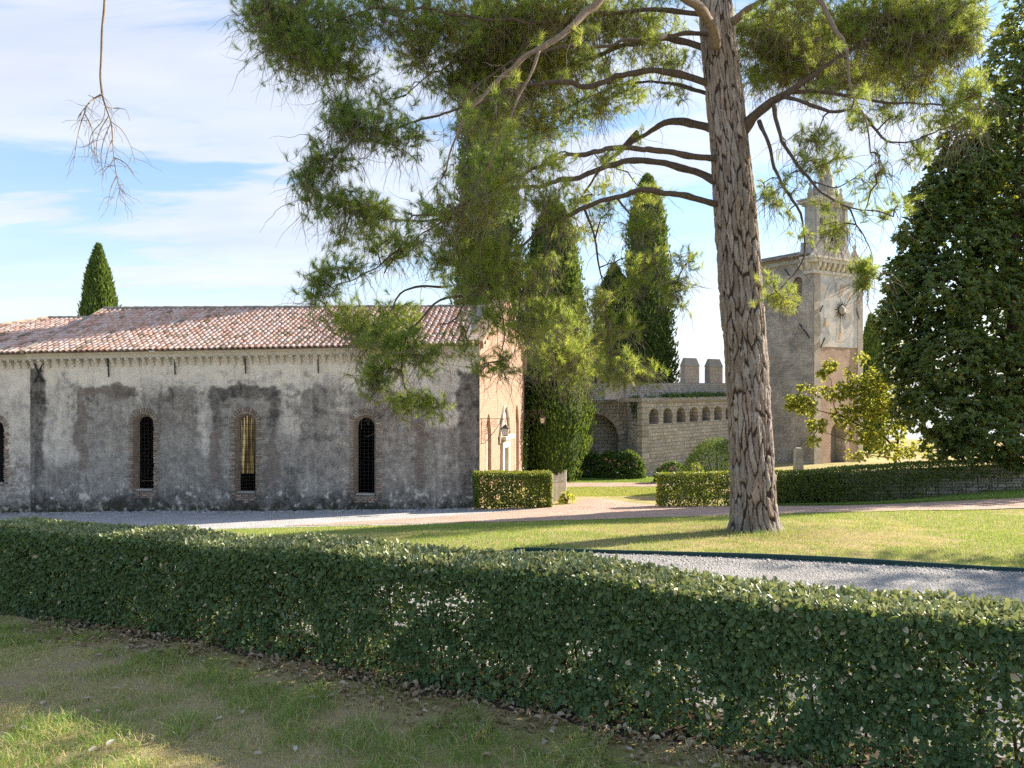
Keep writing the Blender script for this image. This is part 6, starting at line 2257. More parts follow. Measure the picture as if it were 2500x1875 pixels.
# ------------------------------------------------------------------ broad-leaved trees
def rosettes(P, Ax, g, per, ln, wd, fold=.25, spread=(.6, 1.35)):
    n = len(P)
    Ax = nrm(Ax)
    m = n * per
    d = np.repeat(Ax, per, 0)
    r = rdir(m, g)
    r = nrm(r - d * (r * d).sum(1)[:, None])
    th = g.uniform(*spread, m)[:, None]
    D = d * np.cos(th) + r * np.sin(th)
    N = nrm(d * np.sin(th) - r * np.cos(th) + rdir(m, g) * .25)
    L = g.uniform(*ln, m)
    W = L * g.uniform(*wd, m)
    return leaves(np.repeat(P, per, 0), D, N, L, W, fold, .08)


def build_leafy_tree(name, label, cat_, clumps, limbs, Y0, leafmat, seed, dens=1.0, ln=(.13, .21), per=8, base=None, group=None, twig_keep=.25, shell=.45, wd=(.36, .46), rzk=1.0):
    g = np.random.default_rng(seed)
    b = dp3(*limbs[0][0][0][:2], Y0 + limbs[0][0][0][2])
    b.z = float(gz(b.x, b.y))
    root = empty(name, b, label, cat_, group)
    nodes = []
    for i, (pl, w0, w1) in enumerate(limbs):
        P = []
        for q, (x, y, dy) in enumerate(pl):
            f = q / (len(pl) - 1)
            P.append((*dp(x, y, Y0 + dy), (w0 * (1 - f) + w1 * f)))
        if i == 0:
            P[0] = (P[0][0], P[0][1], b.z - .2, P[0][3])
        S_ = smooth_path(P, .12)
        V, F = tube(S_[:, :3], list(S_[:, 3]), 8)
        mk('trunk' if i == 0 else 'branch', V, F, MAT['twig'], root, smooth=True)
        nodes.append(S_[:, :3])
    nodes = np.concatenate(nodes)
    T, C = [], []
    for (x, y, rx, ry, dy, den) in clumps:
        Yc = Y0 + dy
        kk = 1.1302 / FP * Yc
        n = int(den * dens * math.pi * rx * ry * kk * kk * 30)
        q = rdir(n, g) * (g.uniform(shell, 1, n) ** .5)[:, None]
        q *= (1 + .6 * (fbm(q[:, 0] * 3 + x, q[:, 1] * 3, q[:, 2] * 3 + y, oct=3, seed=seed) - .5))[:, None]
        c = dp(x, y, Yc)
        T.append(c + q * np.array([rx * kk, min(max(rx, ry) * kk, 2.2) * rzk, ry * kk]))
        C.append(np.repeat(c[None], n, 0))
    T, C = np.concatenate(T), np.concatenate(C)
    cen = np.array([dp(x, y, Y0 + dy) for x, y, _, _, dy, _ in clumps])
    A0, B0, RA0, RB0, _, _, nodes2 = grow(nodes, cen, g, .2, .05, .012, .02)
    kp = g.random(len(T)) < twig_keep
    A1, B1, RA1, RB1, _, _, _ = grow(nodes2, T[kp], g, .25, .04, .004, .008)
    V, F = seg_tubes(np.concatenate([A0, A1]), np.concatenate([B0, B1]), np.concatenate([RA0, RA1]), np.concatenate([RB0, RB1]))
    mk('twigs', V, F, MAT['twig'], root)
    Ax = nrm(T - C) * .8 + np.array([0, 0, .55]) + rdir(len(T), g) * .35
    V, F = rosettes(T, Ax, g, per, ln, wd)
    tint = np.clip(.42 + g.normal(0, .2, len(T)), 0, .96)
    tint = np.repeat(tint, per) + g.normal(0, .07, len(T) * per)
    old = g.random(len(tint)) < .015
    tint = np.where(old, 1, np.clip(tint, 0, .93))
    mk('crown', V, F, leafmat, root, cols={'tint': np.repeat(tint, 6)})
    return root


def build_magnolias():
    big = [(2195, 130, 70, 80, 0, .6), (2140, 230, 60, 60, 0, .5), (2090, 310, 60, 50, .2, .9), (2045, 385, 52, 45, .2, 1.0), (2190, 290, 90, 90, .6, .8), (2010, 430, 45, 42, .2, 1.0), (1985, 510, 48, 45, .2, 1.0), (1950, 600, 42, 48, .2, 1.0), (1925, 690, 34, 45, .2, 1.0), (1930, 790, 34, 40, .2, 1.0), (1960, 885, 34, 34, 0, 1.0), (2090, 370, 70, 70, 0, 1.0), (2160, 420, 100, 90, 1.0, 1.0), (2030, 460, 60, 55, .4, 1.0), (2080, 520, 95, 80, .3, 1.0), (2180, 560, 100, 100, .8, 1.0), (1985, 590, 55, 55, .3, 1.0),
           (2050, 640, 95, 80, -.4, 1.0), (2150, 690, 110, 100, -.2, 1.0), (1955, 680, 50, 55, .2, 1.0), (1965, 760, 60, 55, 0, 1.0), (2050, 780, 95, 80, -.8, 1.0), (2160, 820, 110, 95, -.9, 1.0), (1990, 850, 55, 50, -.2, 1.0), (2050, 900, 80, 60, -1.2, 1.0), (2150, 930, 100, 60, -1.4, 1.0), (2090, 965, 60, 32, -1.4, .9), (2030, 960, 40, 30, -.9, .7), (2200, 990, 50, 25, -1.6, .8),
           (2270, 380, 120, 140, 1.5, .8), (2290, 620, 130, 150, 1.0, .8), (2290, 850, 120, 120, -.5, .8), (2240, 60, 70, 80, .5, .8), (2400, 420, 150, 180, .5, .5), (2430, 720, 160, 170, 0, .5), (2380, 930, 120, 90, -.5, .5), (2380, 150, 110, 120, .5, .5)]  # clumps far beyond the right frame edge are added to shade the lawn
    limbs = [([(2190, 1010, 0), (2185, 850, 0), (2190, 600, .2), (2200, 350, .3), (2215, 120, .3)], .26, .05), ([(2185, 900, 0), (2120, 820, -.2), (2050, 760, -.2), (1985, 720, 0)], .10, .03), ([(2187, 760, 0), (2120, 660, 0), (2050, 590, .2), (2000, 570, .3)], .10, .03), ([(2190, 620, .2), (2140, 520, .1), (2080, 430, .2), (2050, 400, .2)], .08, .03), ([(2186, 960, 0), (2110, 930, -.6), (2050, 890, -1.0)], .08, .03)]
    build_leafy_tree('magnolia_tree', 'large dark glossy magnolia filling the right edge above the stone wall', 'magnolia', big, limbs, 27.2, MAT['magnolia'], 33, 3.8, (.14, .23), 8, shell=.4)
    lit = [(1792, 795, 17, 16, 0, 2.0), (1775, 810, 12, 12, 0, 2.0), (1735, 838, 14, 9, 0, 2.0), (1720, 865, 20, 17, .1, 2.0), (1742, 878, 24, 20, .1, 2.0), (1708, 878, 12, 12, .1, 2.0), (1770, 845, 18, 12, 0, 1.4), (1765, 920, 22, 18, -.2, 1.8), (1757, 952, 14, 14, -.2, 1.6), (1810, 850, 26, 20, 0, 1.6), (1850, 840, 32, 30, .2, 1.8), (1895, 820, 34, 28, .4, 1.8), (1830, 900, 34, 26, .2, 1.5), (1880, 880, 42, 30, .1, 1.7), (1925, 860, 30, 34, .3, 1.6), (1935, 920, 36, 32, 0, 1.4), (1870, 940, 40, 24, -.2, 1.3), (1925, 975, 40, 22, -.3, 1.2), (1860, 775, 14, 14, .4, 1.4), (1835, 800, 12, 10, .2, 1.0), (1985, 975, 30, 20, -.4, 1.0), (1850, 985, 28, 14, 0, .8)]
    ll = [([(1930, 1020, 0), (1935, 985, 0), (1940, 950, 0)], .07, .05), ([(1938, 975, 0), (1905, 940, 0), (1870, 925, 0), (1835, 908, 0), (1812, 895, 0), (1800, 870, 0), (1795, 820, 0)], .05, .012), ([(1822, 900, 0), (1780, 890, 0), (1745, 880, .1), (1715, 868, .1)], .025, .008), ([(1940, 950, 0), (1925, 900, .2), (1905, 850, .3), (1880, 800, .4)], .045, .012), ([(1905, 940, 0), (1850, 955, -.2), (1800, 940, -.2), (1765, 930, -.2)], .03, .008), ([(1935, 990, 0), (1890, 985, -.2), (1850, 975, -.2)], .03, .008)]
    build_leafy_tree('young_magnolia', 'small sunlit yellow green magnolia in front of the tower', 'magnolia', lit, ll, 33.0, MAT['magnolia_lit'], 34, 2.4, (.12, .19), 7, twig_keep=.5, shell=.1)


def build_shade_tree():
    # added for its shade, unseen right of the frame; its open crown throws the dappled shade over lawn and gravel
    cl = [(3300, 330, 260, 120, 0, 1.0), (3050, 260, 200, 110, 1.5, 1.0), (3600, 230, 260, 120, 0, 1.0), (3350, 130, 300, 110, 0, .9), (3000, 450, 180, 90, 0, .9), (3500, 430, 220, 90, -1.5, .9), (3150, 220, 220, 110, -2.0, .9), (2720, 10, 190, 150, -1.6, .9), (2880, 120, 150, 120, -1.0, .9)]
    limbs = [([(3320, 1170, 0), (3315, 800, 0), (3310, 500, 0), (3320, 200, 0)], .30, .08), ([(3315, 600, 0), (3200, 400, .3), (3050, 200, .8)], .12, .04), ([(3312, 500, 0), (3450, 300, -.3), (3600, 100, -.3)], .12, .04)]
    build_leafy_tree('added_shade_tree', 'unseen broad leafy tree added right of the frame to shade grass and gravel', 'tree', cl, limbs, 15.0, MAT['magnolia'], 35, .8, (.14, .24), 6, twig_keep=.08, shell=.2)


# ------------------------------------------------------------------ hedges and shrubs
def hedge_block(root, p0, d, L, wid, zb, ht, n_front, n_top, n_back, leafmat, topmat, ln, seed, gap=0.0, ends=True, wob=.04, wd=(.5, .68), thin=None):
    """leaf shell of a clipped hedge. p0 front corner, d along it, n outwards; returns arrays of front leaves for single objects"""
    g = np.random.default_rng(seed)
    d = np.array(d)
    nf = np.array([d[1], -d[0], 0.0])

    def zground(P):
        return gz(P[:, 0], P[:, 1]) if zb is None else np.full(len(P), zb)
    out = []
    keepers = []
    for face, n in (('front', n_front), ('back', n_back), ('top', n_top), ('end0', int(n_front * wid / L * 1.3) if ends else 0), ('end1', int(n_front * wid / L * 1.3) if ends else 0), ('core', int(n_front * .55))):
        if n <= 0:
            continue
        a = g.uniform(0, L, n)
        h = g.uniform(0.02, 1, n)
        w = g.uniform(0, wid, n)
        dep = g.exponential(.045, n)
        if face == 'front':
            w = dep - .03
            nn = np.repeat(nf[None], n, 0)
        elif face == 'back':
            w = wid - dep + .03
            nn = np.repeat(-nf[None], n, 0)
        elif face == 'top':
            h = 1 - dep / np.mean(ht(np.array([0.0, L]))) + .02
            nn = np.repeat(np.array([[0, 0, 1.0]]), n, 0)
        elif face == 'end0':
            a = dep
            nn = np.repeat(-d[None], n, 0)
        elif face == 'end1':
            a = L - dep
            nn = np.repeat(d[None], n, 0)
        else:
            nn = rdir(n, g)
        if gap > 0 and face != 'top':
            q = fbm(a * 4.6, h * 4.2, w * 2.0, oct=3, seed=seed + 3)
            lim = .56 - gap * (1.25 - h) * .42 * np.clip(.25 + a / 16.4, 0, 1)
            keep = (q < lim + .12) | (g.random(n) < .25) | (h > .86)
            a, h, w, nn = a[keep], h[keep], w[keep], nn[keep]
        if thin is not None and face != 'none':
            keep = g.random(len(a)) < thin(a, h)
            a, h, w, nn = a[keep], h[keep], w[keep], nn[keep]
        n = len(a)
        if n == 0:
            continue
        P = np.array(p0)[None] + d * a[:, None] - nf * w[:, None]
        wv = (fbm(a * 1.3, h * 2, w, oct=3, seed=seed + 5) - .5) * 2 * wob
        P = P + nn * (wv * (1 if face != 'core' else 0))[:, None]
        P[:, 2] = zground(P) + h * ht(a) + (wv if face == 'top' else 0)
        D = nrm(rdir(n, g) * .8 + np.array([0, 0, .25 if face == 'top' else -.15]) + nn * .35)
        N = nrm(nn + rdir(n, g) * .75 + np.array([0, 0, .35]))
        Ls = g.uniform(*ln, n)
        Ws = Ls * g.uniform(*wd, n)
        tint = np.clip(g.beta(2.2, 2.4, n) * .95, 0, .96)
        tint = np.where(g.random(n) < .012, 1.0, tint)
        out.append((face, P, D, N, Ls, Ws, tint))
    return out


def emit_leaves(root, rows, name, m, faces):
    parts = []
    for face, P, D, N, Ls, Ws, tint in rows:
        if face in faces and len(P):
            V, F = leaves(P, D, N, Ls, Ws, .22)
            parts.append((V, F, np.repeat(tint, 6)))
    V, F, T = cat(parts)
    return tag(mk(name, V, F, m, root, cols={'tint': T}), kind='stuff')


def build_front_hedge():
    x0, x1 = -9.8, 6.6
    p0 = Vector((x0, HX(x0), 0))
    L = (Vector((x1, HX(x1), 0)) - p0).length
    root = empty('long_hedge', (-.4, HX(-.4), float(gz(-.4, HX(-.4)))), 'long clipped evergreen hedge running diagonally across the foreground', 'hedge')
    ht = lambda a: 1.07 + .03 * np.sin(a * .7) + .02 * np.sin(a * 2.3)
    rows = hedge_block(root, p0, HD, L, .60, None, ht, 126000, 40000, 40000, None, None, (.024, .070), 51, gap=.58, ends=False)
    # the front leaves that show largest become single leaves
    single = []
    nrows = []
    for face, P, D, N, Ls, Ws, t in rows:
        if face == 'front':
            px_, py_ = project(P)
            ok = (px_ > 0) & (px_ < 2500) & (py_ < 1870) & (P[:, 1] > .5)
            size = np.where(ok, Ls * FP / np.maximum(P[:, 1], .1), 0)
            idx = np.argsort(-size)[:300]
            single = [(P[i], D[i], N[i], Ls[i], Ws[i]) for i in idx]
            k = np.ones(len(P), bool)
            k[idx] = False
            P, D, N, Ls, Ws, t = P[k], D[k], N[k], Ls[k], Ws[k], t[k]
        nrows.append((face, P, D, N, Ls, Ws, t))
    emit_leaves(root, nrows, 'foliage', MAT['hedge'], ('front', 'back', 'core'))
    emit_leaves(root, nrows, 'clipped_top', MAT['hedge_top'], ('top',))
    V, F = leaves(np.zeros((1, 3)), np.array([[0, 1.0, 0]]), np.array([[0, 0, 1.0]]), np.array([1.0]), np.array([.6]), .22)
    me = mesh_data('leaf', V, F, MAT['hedge_leaf'])
    for P, D, N, l, w in single:
        y = Vector(D).normalized()
        x = y.cross(Vector(N)).normalized()
        z = x.cross(y)
        o = inst('leaf', me, P, root, Matrix((x, y, z)).transposed().to_euler(), (w / .6, l, w / .6))
    # woody stems
    g = np.random.default_rng(52)
    n = 145
    for i in range(n):
        a = (i + g.uniform(.1, .9)) * L / n
        b = p0 + HD * a - HN * g.uniform(.15, .45)
        z = float(gz(b.x, b.y))
        st = MB()
        lean = Vector((g.normal(0, .10), g.normal(0, .06), 0))
        pts = [Vector((b.x, b.y, z - .05)), Vector((b.x, b.y, z + .3)) + lean * .4, Vector((b.x, b.y, z + .62)) + lean * 1.0, Vector((b.x, b.y, z + .98)) + lean * 1.6]
        r = g.uniform(.008, .017)
        st.tube(pts, [r, r * .8, r * .55, r * .25], 6)
        for k in range(5):
            t = g.uniform(.15, .8)
            s_ = pts[0].lerp(pts[3], t)
            e = s_ + Vector((g.normal(0, .22), g.normal(0, .12), g.uniform(.12, .35)))
            st.tube([s_, s_.lerp(e, .5) + Vector((g.normal(0, .03), 0, -.02)), e], [r * .45, r * .35, r * .15], 5)
        st.build('stem', MAT['stem'], root)


def build_small_hedges():
    # hedge at the chapel corner
    root = empty('clipped_hedge', (0.0, 25.9, float(gz(0, 25.9))), 'small sunlit clipped box hedge at the chapel front corner', 'hedge')
    p0 = Vector((-1.33, 25.72, 0))
    zb = float(gz(0, 25.7)) + .02
    rows = hedge_block(root, p0, Vector((1, .02, 0)), 2.72, .72, zb, lambda a: np.full(np.shape(a), 1.50 - zb), 5200, 3000, 1500, None, None, (.05, .085), 61, gap=.25)
    emit_leaves(root, rows, 'foliage', MAT['box_leaf'], ('front', 'back', 'core', 'top', 'end0', 'end1'))
    for i in range(9):
        s = MB()
        x = -1.2 + i * .31
        s.tube([(x, 26.0, zb - .05), (x + R.uniform(-.05, .05), 26.05, zb + .5), (x + R.uniform(-.1, .1), 26.05, zb + 1.1)], [.02, .015, .008], 5)
        s.build('stem', MAT['stem'], root)
    # hedge right of the opening, over the stone wall
    root = empty('boundary_hedge', (9, 25.2, float(gz(9, 25.2))), 'long clipped dark hedge behind the pine trunk, along the path', 'hedge')
    p0 = Vector((5.07, 25.0, 0))
    L = 13.0
    top = lambda a: np.interp(a, [0, 5, 9, 13], [1.58, 1.70, 1.98, 2.12])
    htf = lambda a: top(a) - gz(5.07 + a, np.full(np.shape(a), 25.0))
    thin = lambda a, h: np.where(a < 6.5, 1.0, np.clip(1.0 - (a - 6.5) / 4.5 + (h > .5) * .75, .14, 1))
    rows = hedge_block(root, p0, Vector((1, .03, 0)), L, .75, None, htf, 15500, 9500, 1500, None, None, (.05, .085), 62, gap=.2, thin=thin)
    emit_leaves(root, rows, 'foliage', MAT['box_leaf'], ('front', 'back', 'core', 'top', 'end0', 'end1'))
    for i in range(26):
        s = MB()
        x = 5.25 + i * .45
        z = float(gz(x, 25.3))
        s.tube([(x, 25.35, z - .05), (x + R.uniform(-.05, .05), 25.35, z + .4), (x + R.uniform(-.1, .1), 25.35, z + .75)], [.02, .015, .008], 5)
        s.build('stem', MAT['stem'], root)


def build_dome(name, label, cat_, x, Y, y_top, half_w, m, seed, n=6000, ln=(.06, .10), flat=1.0, flowers=0, wd=(.5, .65), lump_=.12):
    g = np.random.default_rng(seed)
    X = (x - CX) / FP * Y
    z0 = float(gz(X, Y))
    H = EZ + (CY - y_top) / FP * Y - z0
    Rr = half_w / FP * Y
    root = empty(name, (X, Y, z0), label, cat_)
    q = rdir(n, g)
    q[:, 2] = np.abs(q[:, 2])
    q *= (g.uniform(.6, 1, n) ** .35)[:, None]
    q *= (1 + lump_ * 2 * (fbm(q[:, 0] * 2.5 + x, q[:, 1] * 2.5, q[:, 2] * 2.5, oct=3, seed=seed) - .5))[:, None]
    P = np.array([X, Y, z0]) + q * np.array([Rr, Rr * flat, H])
    D = nrm(q + rdir(n, g) * .8)
    N = nrm(q + rdir(n, g) * .6 + np.array([0, 0, .3]))
    Ls = g.uniform(*ln, n)
    V, F = leaves(P, D, N, Ls, Ls * g.uniform(*wd, n), .2, .1)
    mk('foliage', V, F, m, root, cols={'tint': np.repeat(np.clip(g.beta(2, 2, n), 0, 1), 6)})
    st = MB()
    for i in range(7):
        a = g.uniform(0, 2 * PI)
        st.tube([(X, Y, z0 - .05), (X + Rr * .35 * math.cos(a), Y + Rr * .3 * math.sin(a), z0 + H * .45), (X + Rr * .6 * math.cos(a), Y + Rr * .55 * math.sin(a), z0 + H * .75)], [.025, .018, .008], 5)
    st.build('stems', MAT['stem'], root)
    for i in range(flowers):
        a, e = g.uniform(PI * 1.05, PI * 1.95), g.uniform(.2, 1.0)
        c = Vector((X + Rr * math.cos(a) * math.cos(e), Y + Rr * flat * math.sin(a) * math.cos(e), z0 + H * math.sin(e) + .02))
        b = MB()
        V, F = [], []
        m_ = 26
        pts = rdir(m_, g) * .085
        for p in pts:
            nn = Vector(p).normalized()
            t = nn.orthogonal().normalized() * .035
            u = nn.cross(t)
            k = len(V)
            V += [c + Vector(p) + t, c + Vector(p) + u, c + Vector(p) - t, c + Vector(p) - u]
            F.append((k, k + 1, k + 2, k + 3))
        b.add(V, F)
        b.build('flower_head', MAT['flower'], root)


def build_shrubs():
    build_dome('clipped_dome_shrub', 'rounded clipped shrub dome rising behind the hedge beside the pine trunk', 'shrub', 1752, 31.0, 1069, 92, MAT['cypress'], 71, 12000, (.05, .09), 1.0, lump_=.03)
    build_dome('hydrangea_bush', 'left leafy hydrangea bush below the blind castle arch', 'hydrangea', 1448, 39.6, 1108, 34, MAT['hydrangea'], 72, 1300, (.14, .22), .7, 2, (.6, .75))
    build_dome('hydrangea_bush', 'middle hydrangea bush, bright green, below the blind castle arch', 'hydrangea', 1490, 39.2, 1104, 36, MAT['hydrangea'], 73, 1400, (.14, .22), .7, 4, (.6, .75))
    build_dome('hydrangea_bush', 'right and tallest hydrangea bush against the castle bastion corner', 'hydrangea', 1535, 38.9, 1099, 38, MAT['hydrangea'], 74, 1700, (.14, .22), .7, 6, (.6, .75))
    build_dome('low_shrub', 'small dark shrub at the castle wall foot left of the dome shrub', 'shrub', 1640, 36.5, 1128, 40, MAT['hydrangea'], 75, 1300, (.10, .16), .7, 3)
    build_dome('leafy_seedling', 'bright green seedling poking above the hedge end', 'plant', 1703, 26.2, 1122, 22, MAT['box_leaf'], 76, 240, (.12, .2), .7, 0, (.3, .42))
    build_dome('bright_weed', 'low yellow green leafy weed at the foot of the slatted fence', 'plant', 1383, 27.3, 1206, 16, MAT['magnolia_lit'], 77, 110, (.10, .17), .8, 0, (.6, .8))


def build_ivy(fpt, FW, c, lp):
    g = np.random.default_rng(81)
    # creeper on the far corner of the gable front
    root = empty('corner_ivy', fpt(FW - .1, .2, .05), 'ivy climbing the far corner of the sunlit gable front', 'ivy')
    n = 800
    b = g.uniform(.2, 2.9, n) ** 1.0
    a = FW - .04 - np.abs(g.normal(0, .22, n)) * (1 - b / 3.6)
    P = np.array([tuple(fpt(x, y, .03 + abs(g.normal(0, .05)))) for x, y in zip(a, b)])
    N = np.array([.98, -.19, .2]) + rdir(n, g) * .4
    D = np.array([0, 0, -.6]) + rdir(n, g) * .7
    Ls = g.uniform(.07, .12, n)
    V, F = leaves(P, D, N, Ls, Ls * .85, .1)
    mk('foliage', V, F, MAT['hydrangea'], root, cols={'tint': np.repeat(g.uniform(.4, 1, n), 6)})
    st = MB()
    st.tube([fpt(FW - .1, .0, .03), fpt(FW - .15, 1.2, .03), fpt(FW - .06, 2.6, .03)], [.03, .02, .01], 5)
    st.build('stem', MAT['stem'], root)
    # weeds on the ledge of the bastion
    for lab, a0, a1, nn in (('green plants growing along the ledge over the machicolation arches', 0.8, 9.0, 2000), ('dark ivy hanging from the ledge at the bastion corner', -1.4, .5, 900)):
        root = empty('ledge_ivy', c((a0 + a1) / 2, 3.9, -.3), lab, 'ivy')
        a = g.uniform(a0, a1, nn)
        keep = fbm(a * 1.4, a * 0, oct=3, seed=6) > (.42 if a0 > 0 else .1)
        a = a[keep]
        k = len(a)
        hang = (a0 < 0)
        o = g.uniform(-.7, .15, k) if not hang else g.uniform(-.3, .2, k)
        z = 3.9 + np.abs(g.normal(0, .10, k)) if not hang else 3.95 - g.exponential(.3, k)
        P = np.array([tuple(c(x, y, w)) for x, y, w in zip(a, z, o)])
        if hang:
            P = np.array([tuple(P0 + Vector((-.12, .1, 0)) * 1 + Vector((-(x + .4) * .1 - .2 * g.random(), (x + 1.4) * .6, y))) for x, y in zip(a, z)])
        Ls = g.uniform(.09, .17, k)
        V, F = leaves(P, rdir(k, g) + np.array([0, 0, .1]), rdir(k, g) + np.array([.2, -.6, .6]), Ls, Ls * .8, .1)
        mk('foliage', V, F, MAT['hydrangea'], root, cols={'tint': np.repeat(g.uniform(0, .7, k), 6)})


# ------------------------------------------------------------------ turf, gravel, fallen leaves
def blades(name, X, Y, hgt, wid, tint, g, lean=.5):
    n = len(X)
    Z = gz(X, Y) + .0
    P = np.stack([X, Y, Z], 1)
    t = g.uniform(0, 2 * PI, n)
    s = np.stack([np.cos(t), np.sin(t), 0 * t], 1)
    ln = g.normal(0, lean, (n, 2))
    tip = P + np.stack([ln[:, 0] * hgt, ln[:, 1] * hgt, hgt], 1)
    mid = P + np.stack([ln[:, 0] * hgt * .3, ln[:, 1] * hgt * .3, hgt * .6], 1)
    w = wid[:, None]
    V = np.stack([P - s * w, P + s * w, mid + s * w * .7, tip, mid - s * w * .7], 1).reshape(-1, 3)
    b = (np.arange(n) * 5)[:, None]
    F = np.concatenate([b + np.array([[0, 1, 2]]), b + np.array([[0, 2, 4]]), b + np.array([[4, 2, 3]])], 0)
    o = mk(name, V, F, MAT['grass'], cols={'tint': np.repeat(np.clip(tint, 0, 1), 5)})
    return tag(o, kind='stuff')


def build_grass():
    g = np.random.default_rng(91)
    # foreground turf
    n = 260000
    X = g.uniform(-9.5, 4.0, n)
    Y = g.uniform(4.2, 11.5, n)
    d = (HX(X) - Y)                      # distance (in Y) in front of the hedge
    ok = (np.abs(X / Y) < .76) & (d > -.1)
    X, Y, d = X[ok], Y[ok], d[ok]
    pat = fbm(X * .9, Y * .9, oct=4, seed=3)
    pat2 = fbm(X * 3.5, Y * 3.5, oct=3, seed=4)
    bare = sstep(.35, .75, d + (pat2 - .5) * .9)
    ok = g.random(len(X)) < (.10 + .90 * bare) * (.45 + .55 * sstep(.3, .5, pat2))
    X, Y, d, pat, pat2 = X[ok], Y[ok], d[ok], pat[ok], pat2[ok]
    green = sstep(.42, .58, pat * .55 + pat2 * .45 + .03)
    tint = np.where(g.random(len(X)) < .22 + .70 * (1 - green), g.uniform(0, .36, len(X)), g.uniform(.42, 1.0, len(X)))
    h = (.022 + .05 * g.random(len(X))) * (.6 + .7 * green + .7 * sstep(.55, .7, pat2))
    blades('foreground_grass', X, Y, h, g.uniform(.0018, .0036, len(X)), tint, g, .85)
    # lawn round the pine
    n = 330000
    Y = g.uniform(9.2, 21.5, n) ** 1.0
    X = g.uniform(-.76, .92, n) * Y
    EL = np.array(EDGE_LINE)[::-1]
    ylo = np.interp(X, EL[:, 0], EL[:, 1])
    LF = np.array([(p.x, p.y) for p in LAWN_FAR])[::-1]
    yhi = np.interp(X, LF[:, 0], LF[:, 1])
    ok = (Y > ylo + .03) & (Y < yhi + (fbm(X * 2, Y * 2, oct=3, seed=8) - .5) * .5)
    X, Y = X[ok], Y[ok]
    pat = fbm(X * .45, Y * .45, oct=4, seed=13)
    pat2 = fbm(X * 2.2, Y * 2.2, oct=3, seed=14)
    tr = np.hypot(X - 4.5, (Y - 13.2) * 1.0)
    green = sstep(.42, .56, pat * .6 + pat2 * .4 + .12 * sstep(.8, 4.5, tr) - .05)
    tint = np.where(g.random(len(X)) < .08 + .75 * (1 - green), g.uniform(.05, .38, len(X)), g.uniform(.42, .95, len(X)))
    h = (.018 + .030 * g.random(len(X))) * (.7 + .6 * green) * (1 + 1.6 * np.exp(-np.maximum(tr - .5, 0) / .18) * (g.random(len(X)) < .4))
    blades('lawn_grass', X, Y, h, g.uniform(.0025, .0045, len(X)), tint, g, .6)
    # pine needles shed round the trunk
    n = 9000
    rr_ = np.abs(g.normal(0, 2.2, n)) + .45
    aa = g.uniform(0, 2 * PI, n)
    P = np.stack([4.56 + rr_ * np.cos(aa), 13.7 + rr_ * np.sin(aa) * .9, 0 * aa], 1)
    P = P[P[:, 1] > np.interp(P[:, 0], EL[:, 0], EL[:, 1]) + .1]
    P[:, 2] = gz(P[:, 0], P[:, 1]) + .028
    D = rdir(len(P), g) * np.array([1, 1, .12])
    V, F = leaves(P, D, np.tile([[0, 0, 1.0]], (len(P), 1)), g.uniform(.08, .15, len(P)), np.full(len(P), .006), .1)
    tag(mk('pine_needle_litter', V, F, MAT['dry_leaf'], cols={'tint': np.repeat(g.uniform(0, .5, len(P)), 6)}), kind='stuff')
    # rank grass on the verge by the stone wall and the lawn inside the castle
    n = 60000
    X = g.uniform(7.5, 19, n)
    lo = np.interp(X, [7.5, 9.6, 13, 15.7, 19], [25.0, 24.9, 24.3, 22.9, 22.6])
    Y = g.uniform(0, 1, n) * (25.7 - lo) + lo
    blades('verge_grass', X, Y, g.uniform(.04, .10, n), g.uniform(.004, .007, n), g.uniform(.4, .95, n), g, .5)
    n = 90000
    X = g.uniform(.8, 8.5, n)
    Y = g.uniform(30.2, 40.3, n)
    yy = CY + FP * (EZ - gz(X, Y)) / Y
    ok = ((yy < 1178) | ((yy > 1190) & (yy < 1217)))
    X, Y, yy = X[ok], Y[ok], yy[ok]
    blades('castle_lawn_grass', X, Y, g.uniform(.03, .06, len(X)), g.uniform(.006, .011, len(X)), np.where(yy < 1178, g.uniform(.55, 1.0, len(X)), g.uniform(.2, .75, len(X))), g, .5)


def build_pebbles():
    g = np.random.default_rng(95)
    n = 26000
    t = g.uniform(0, 1, n)
    X = g.uniform(-3.5, 8.5, n)
    lo = HX(X) + .75
    EL = np.array(EDGE_LINE)[::-1]
    hi = np.interp(X, EL[:, 0], EL[:, 1]) - .03
    Y = lo + (hi - lo) * t
    ok = (Y > lo) & (np.abs(X / np.maximum(Y, .1)) < .8) & (Y > 3)
    X, Y = X[ok], Y[ok]
    P = np.stack([X, Y, gz(X, Y) + .016], 1)
    s = g.uniform(.008, .02, len(X)) * np.where(g.random(len(X)) < .03, 1.9, 1)
    base = np.array([(1, 0, 0), (0, .8, 0), (-1, 0, 0), (0, -.8, 0), (.15, .1, .62), (-.1, -.1, -.5)])
    faces = np.array([(0, 1, 4), (1, 2, 4), (2, 3, 4), (3, 0, 4)])
    scatter_mesh('gravel_pebbles', base, faces, P, s, MAT['pebble'])


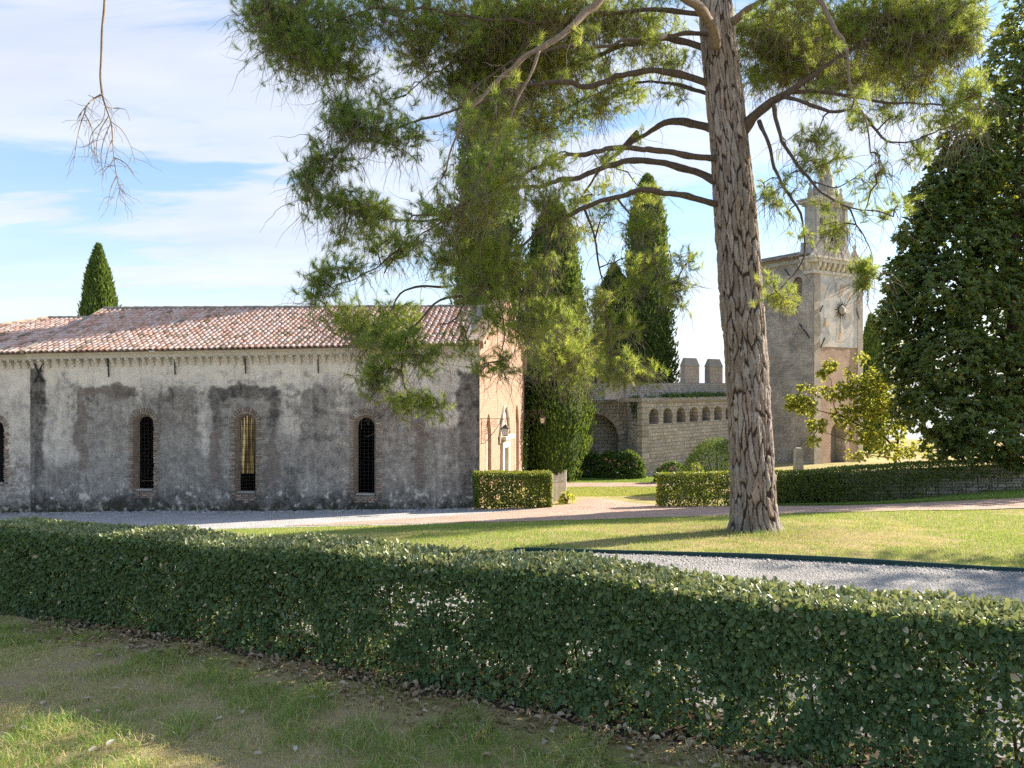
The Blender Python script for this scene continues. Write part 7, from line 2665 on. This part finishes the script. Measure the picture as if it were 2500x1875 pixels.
def build_litter():
    g = np.random.default_rng(97)
    n = 4200
    X = g.uniform(-9, 4, n)
    d = np.abs(g.normal(.12, .34, n)) * np.where(g.random(n) < .3, -1, 1)
    Y = HX(X) - d
    den = fbm(X * .8, Y * .8, oct=3, seed=4)
    ok = (np.abs(X / Y) < .76) & (g.random(n) < sstep(.30, .55, den + np.clip((X + 3) * .05, -.1, .2)))
    X, Y = X[ok], Y[ok]
    n = len(X)
    P = np.stack([X, Y, gz(X, Y) + g.uniform(.008, .03, n)], 1)
    D = rdir(n, g) * np.array([1, 1, .25])
    N = rdir(n, g) * .5 + np.array([0, 0, 1.0])
    Ls = g.uniform(.04, .085, n)
    V, F = leaves(P, D, N, Ls, Ls * g.uniform(.4, .6, n), .5)
    o = mk('leaf_litter', V, F, MAT['dry_leaf'], cols={'tint': np.repeat(g.uniform(0, 1, n), 6)})
    tag(o, kind='stuff')
    # single pale leaves lying on the near turf
    spots = [(100, 1730, .12), (60, 1795, .10), (250, 1745, .10), (290, 1690, .10), (545, 1762, .08), (590, 1758, .08), (385, 1812, .09), (640, 1852, .10), (720, 1835, .09), (260, 1838, .13), (215, 1850, .12), (15, 1790, .10), (75, 1825, .08), (1180, 1780, .07), (1340, 1795, .07), (710, 1835, .07), (205, 1715, .08), (500, 1625, .08)]
    V, F = leaves(np.zeros((1, 3)), np.array([[0, 1.0, 0]]), np.array([[0, 0, 1.0]]), np.array([1.0]), np.array([.5]), .2, .0)
    me = mesh_data('fallen_leaf', V, F, MAT['pale_leaf'])
    for (x, y, l) in spots:
        p = gp(x, y)
        o = inst('fallen_leaf', me, p + Vector((0, 0, .03)), None, (g.normal(0, .12), g.normal(0, .12), g.uniform(0, 6.28)), (l * .75, l * .75, l * .75))
        tag(o, 'pale dry leaf fallen on the near grass in front of the hedge', 'leaf', 'pale fallen leaves on the grass')

# ------------------------------------------------------------------ build: large structure first, small details last
build_ground()
build_paths()
FD, FN, fpt, FW = build_chapel()
build_annex()
build_tower()
cw_c, cw_l = build_castle_wall()
build_low_wall()
build_pine()
CY_ = build_cypress
CY_(1190, 37.5, -60, 118, 'tallest dark cypress rising out of frame behind the chapel gable', 201, n=15000)
CY_(1352, 37.8, 490, 122, 'broad green cypress standing beside the lantern on the chapel front', 202, n=16000)
CY_(1580, 49.0, 430, 94, 'slim sunlit cypress rising above the castle wall left of the pine trunk', 203, n=9000)
CY_(1500, 47.0, 650, 112, 'short dark rounded cypress behind the castle wall, left of the slim one', 204, n=8000, blue=.25, taper=.62)
CY_(240, 48.0, 600, 104, 'lone cypress tip showing above the chapel roof at left', 205, n=11000, taper=.45)
CY_(2128, 58.0, 770, 48, 'small distant cypress right of the clock tower', 206, n=4500, taper=.6)
build_magnolias()
build_shade_tree()
build_front_hedge()
build_small_hedges()
build_shrubs()
build_ivy(fpt, FW, cw_c, cw_l)
build_lantern(fpt(.08, 0, 0), FN, 3.41, 2.50, 1.08, 'wrought iron bracket lantern at the near corner of the gable front')
build_lantern(fpt(FW - .05, 0, 0), FN, 3.38, 2.44, 1.05, 'wrought iron bracket lantern at the far corner, against the cypress')
build_fence()
build_stone_post()
build_edging()
build_cobbles()
build_pebbles()
build_grass()
build_litter()
build_dead_branch()
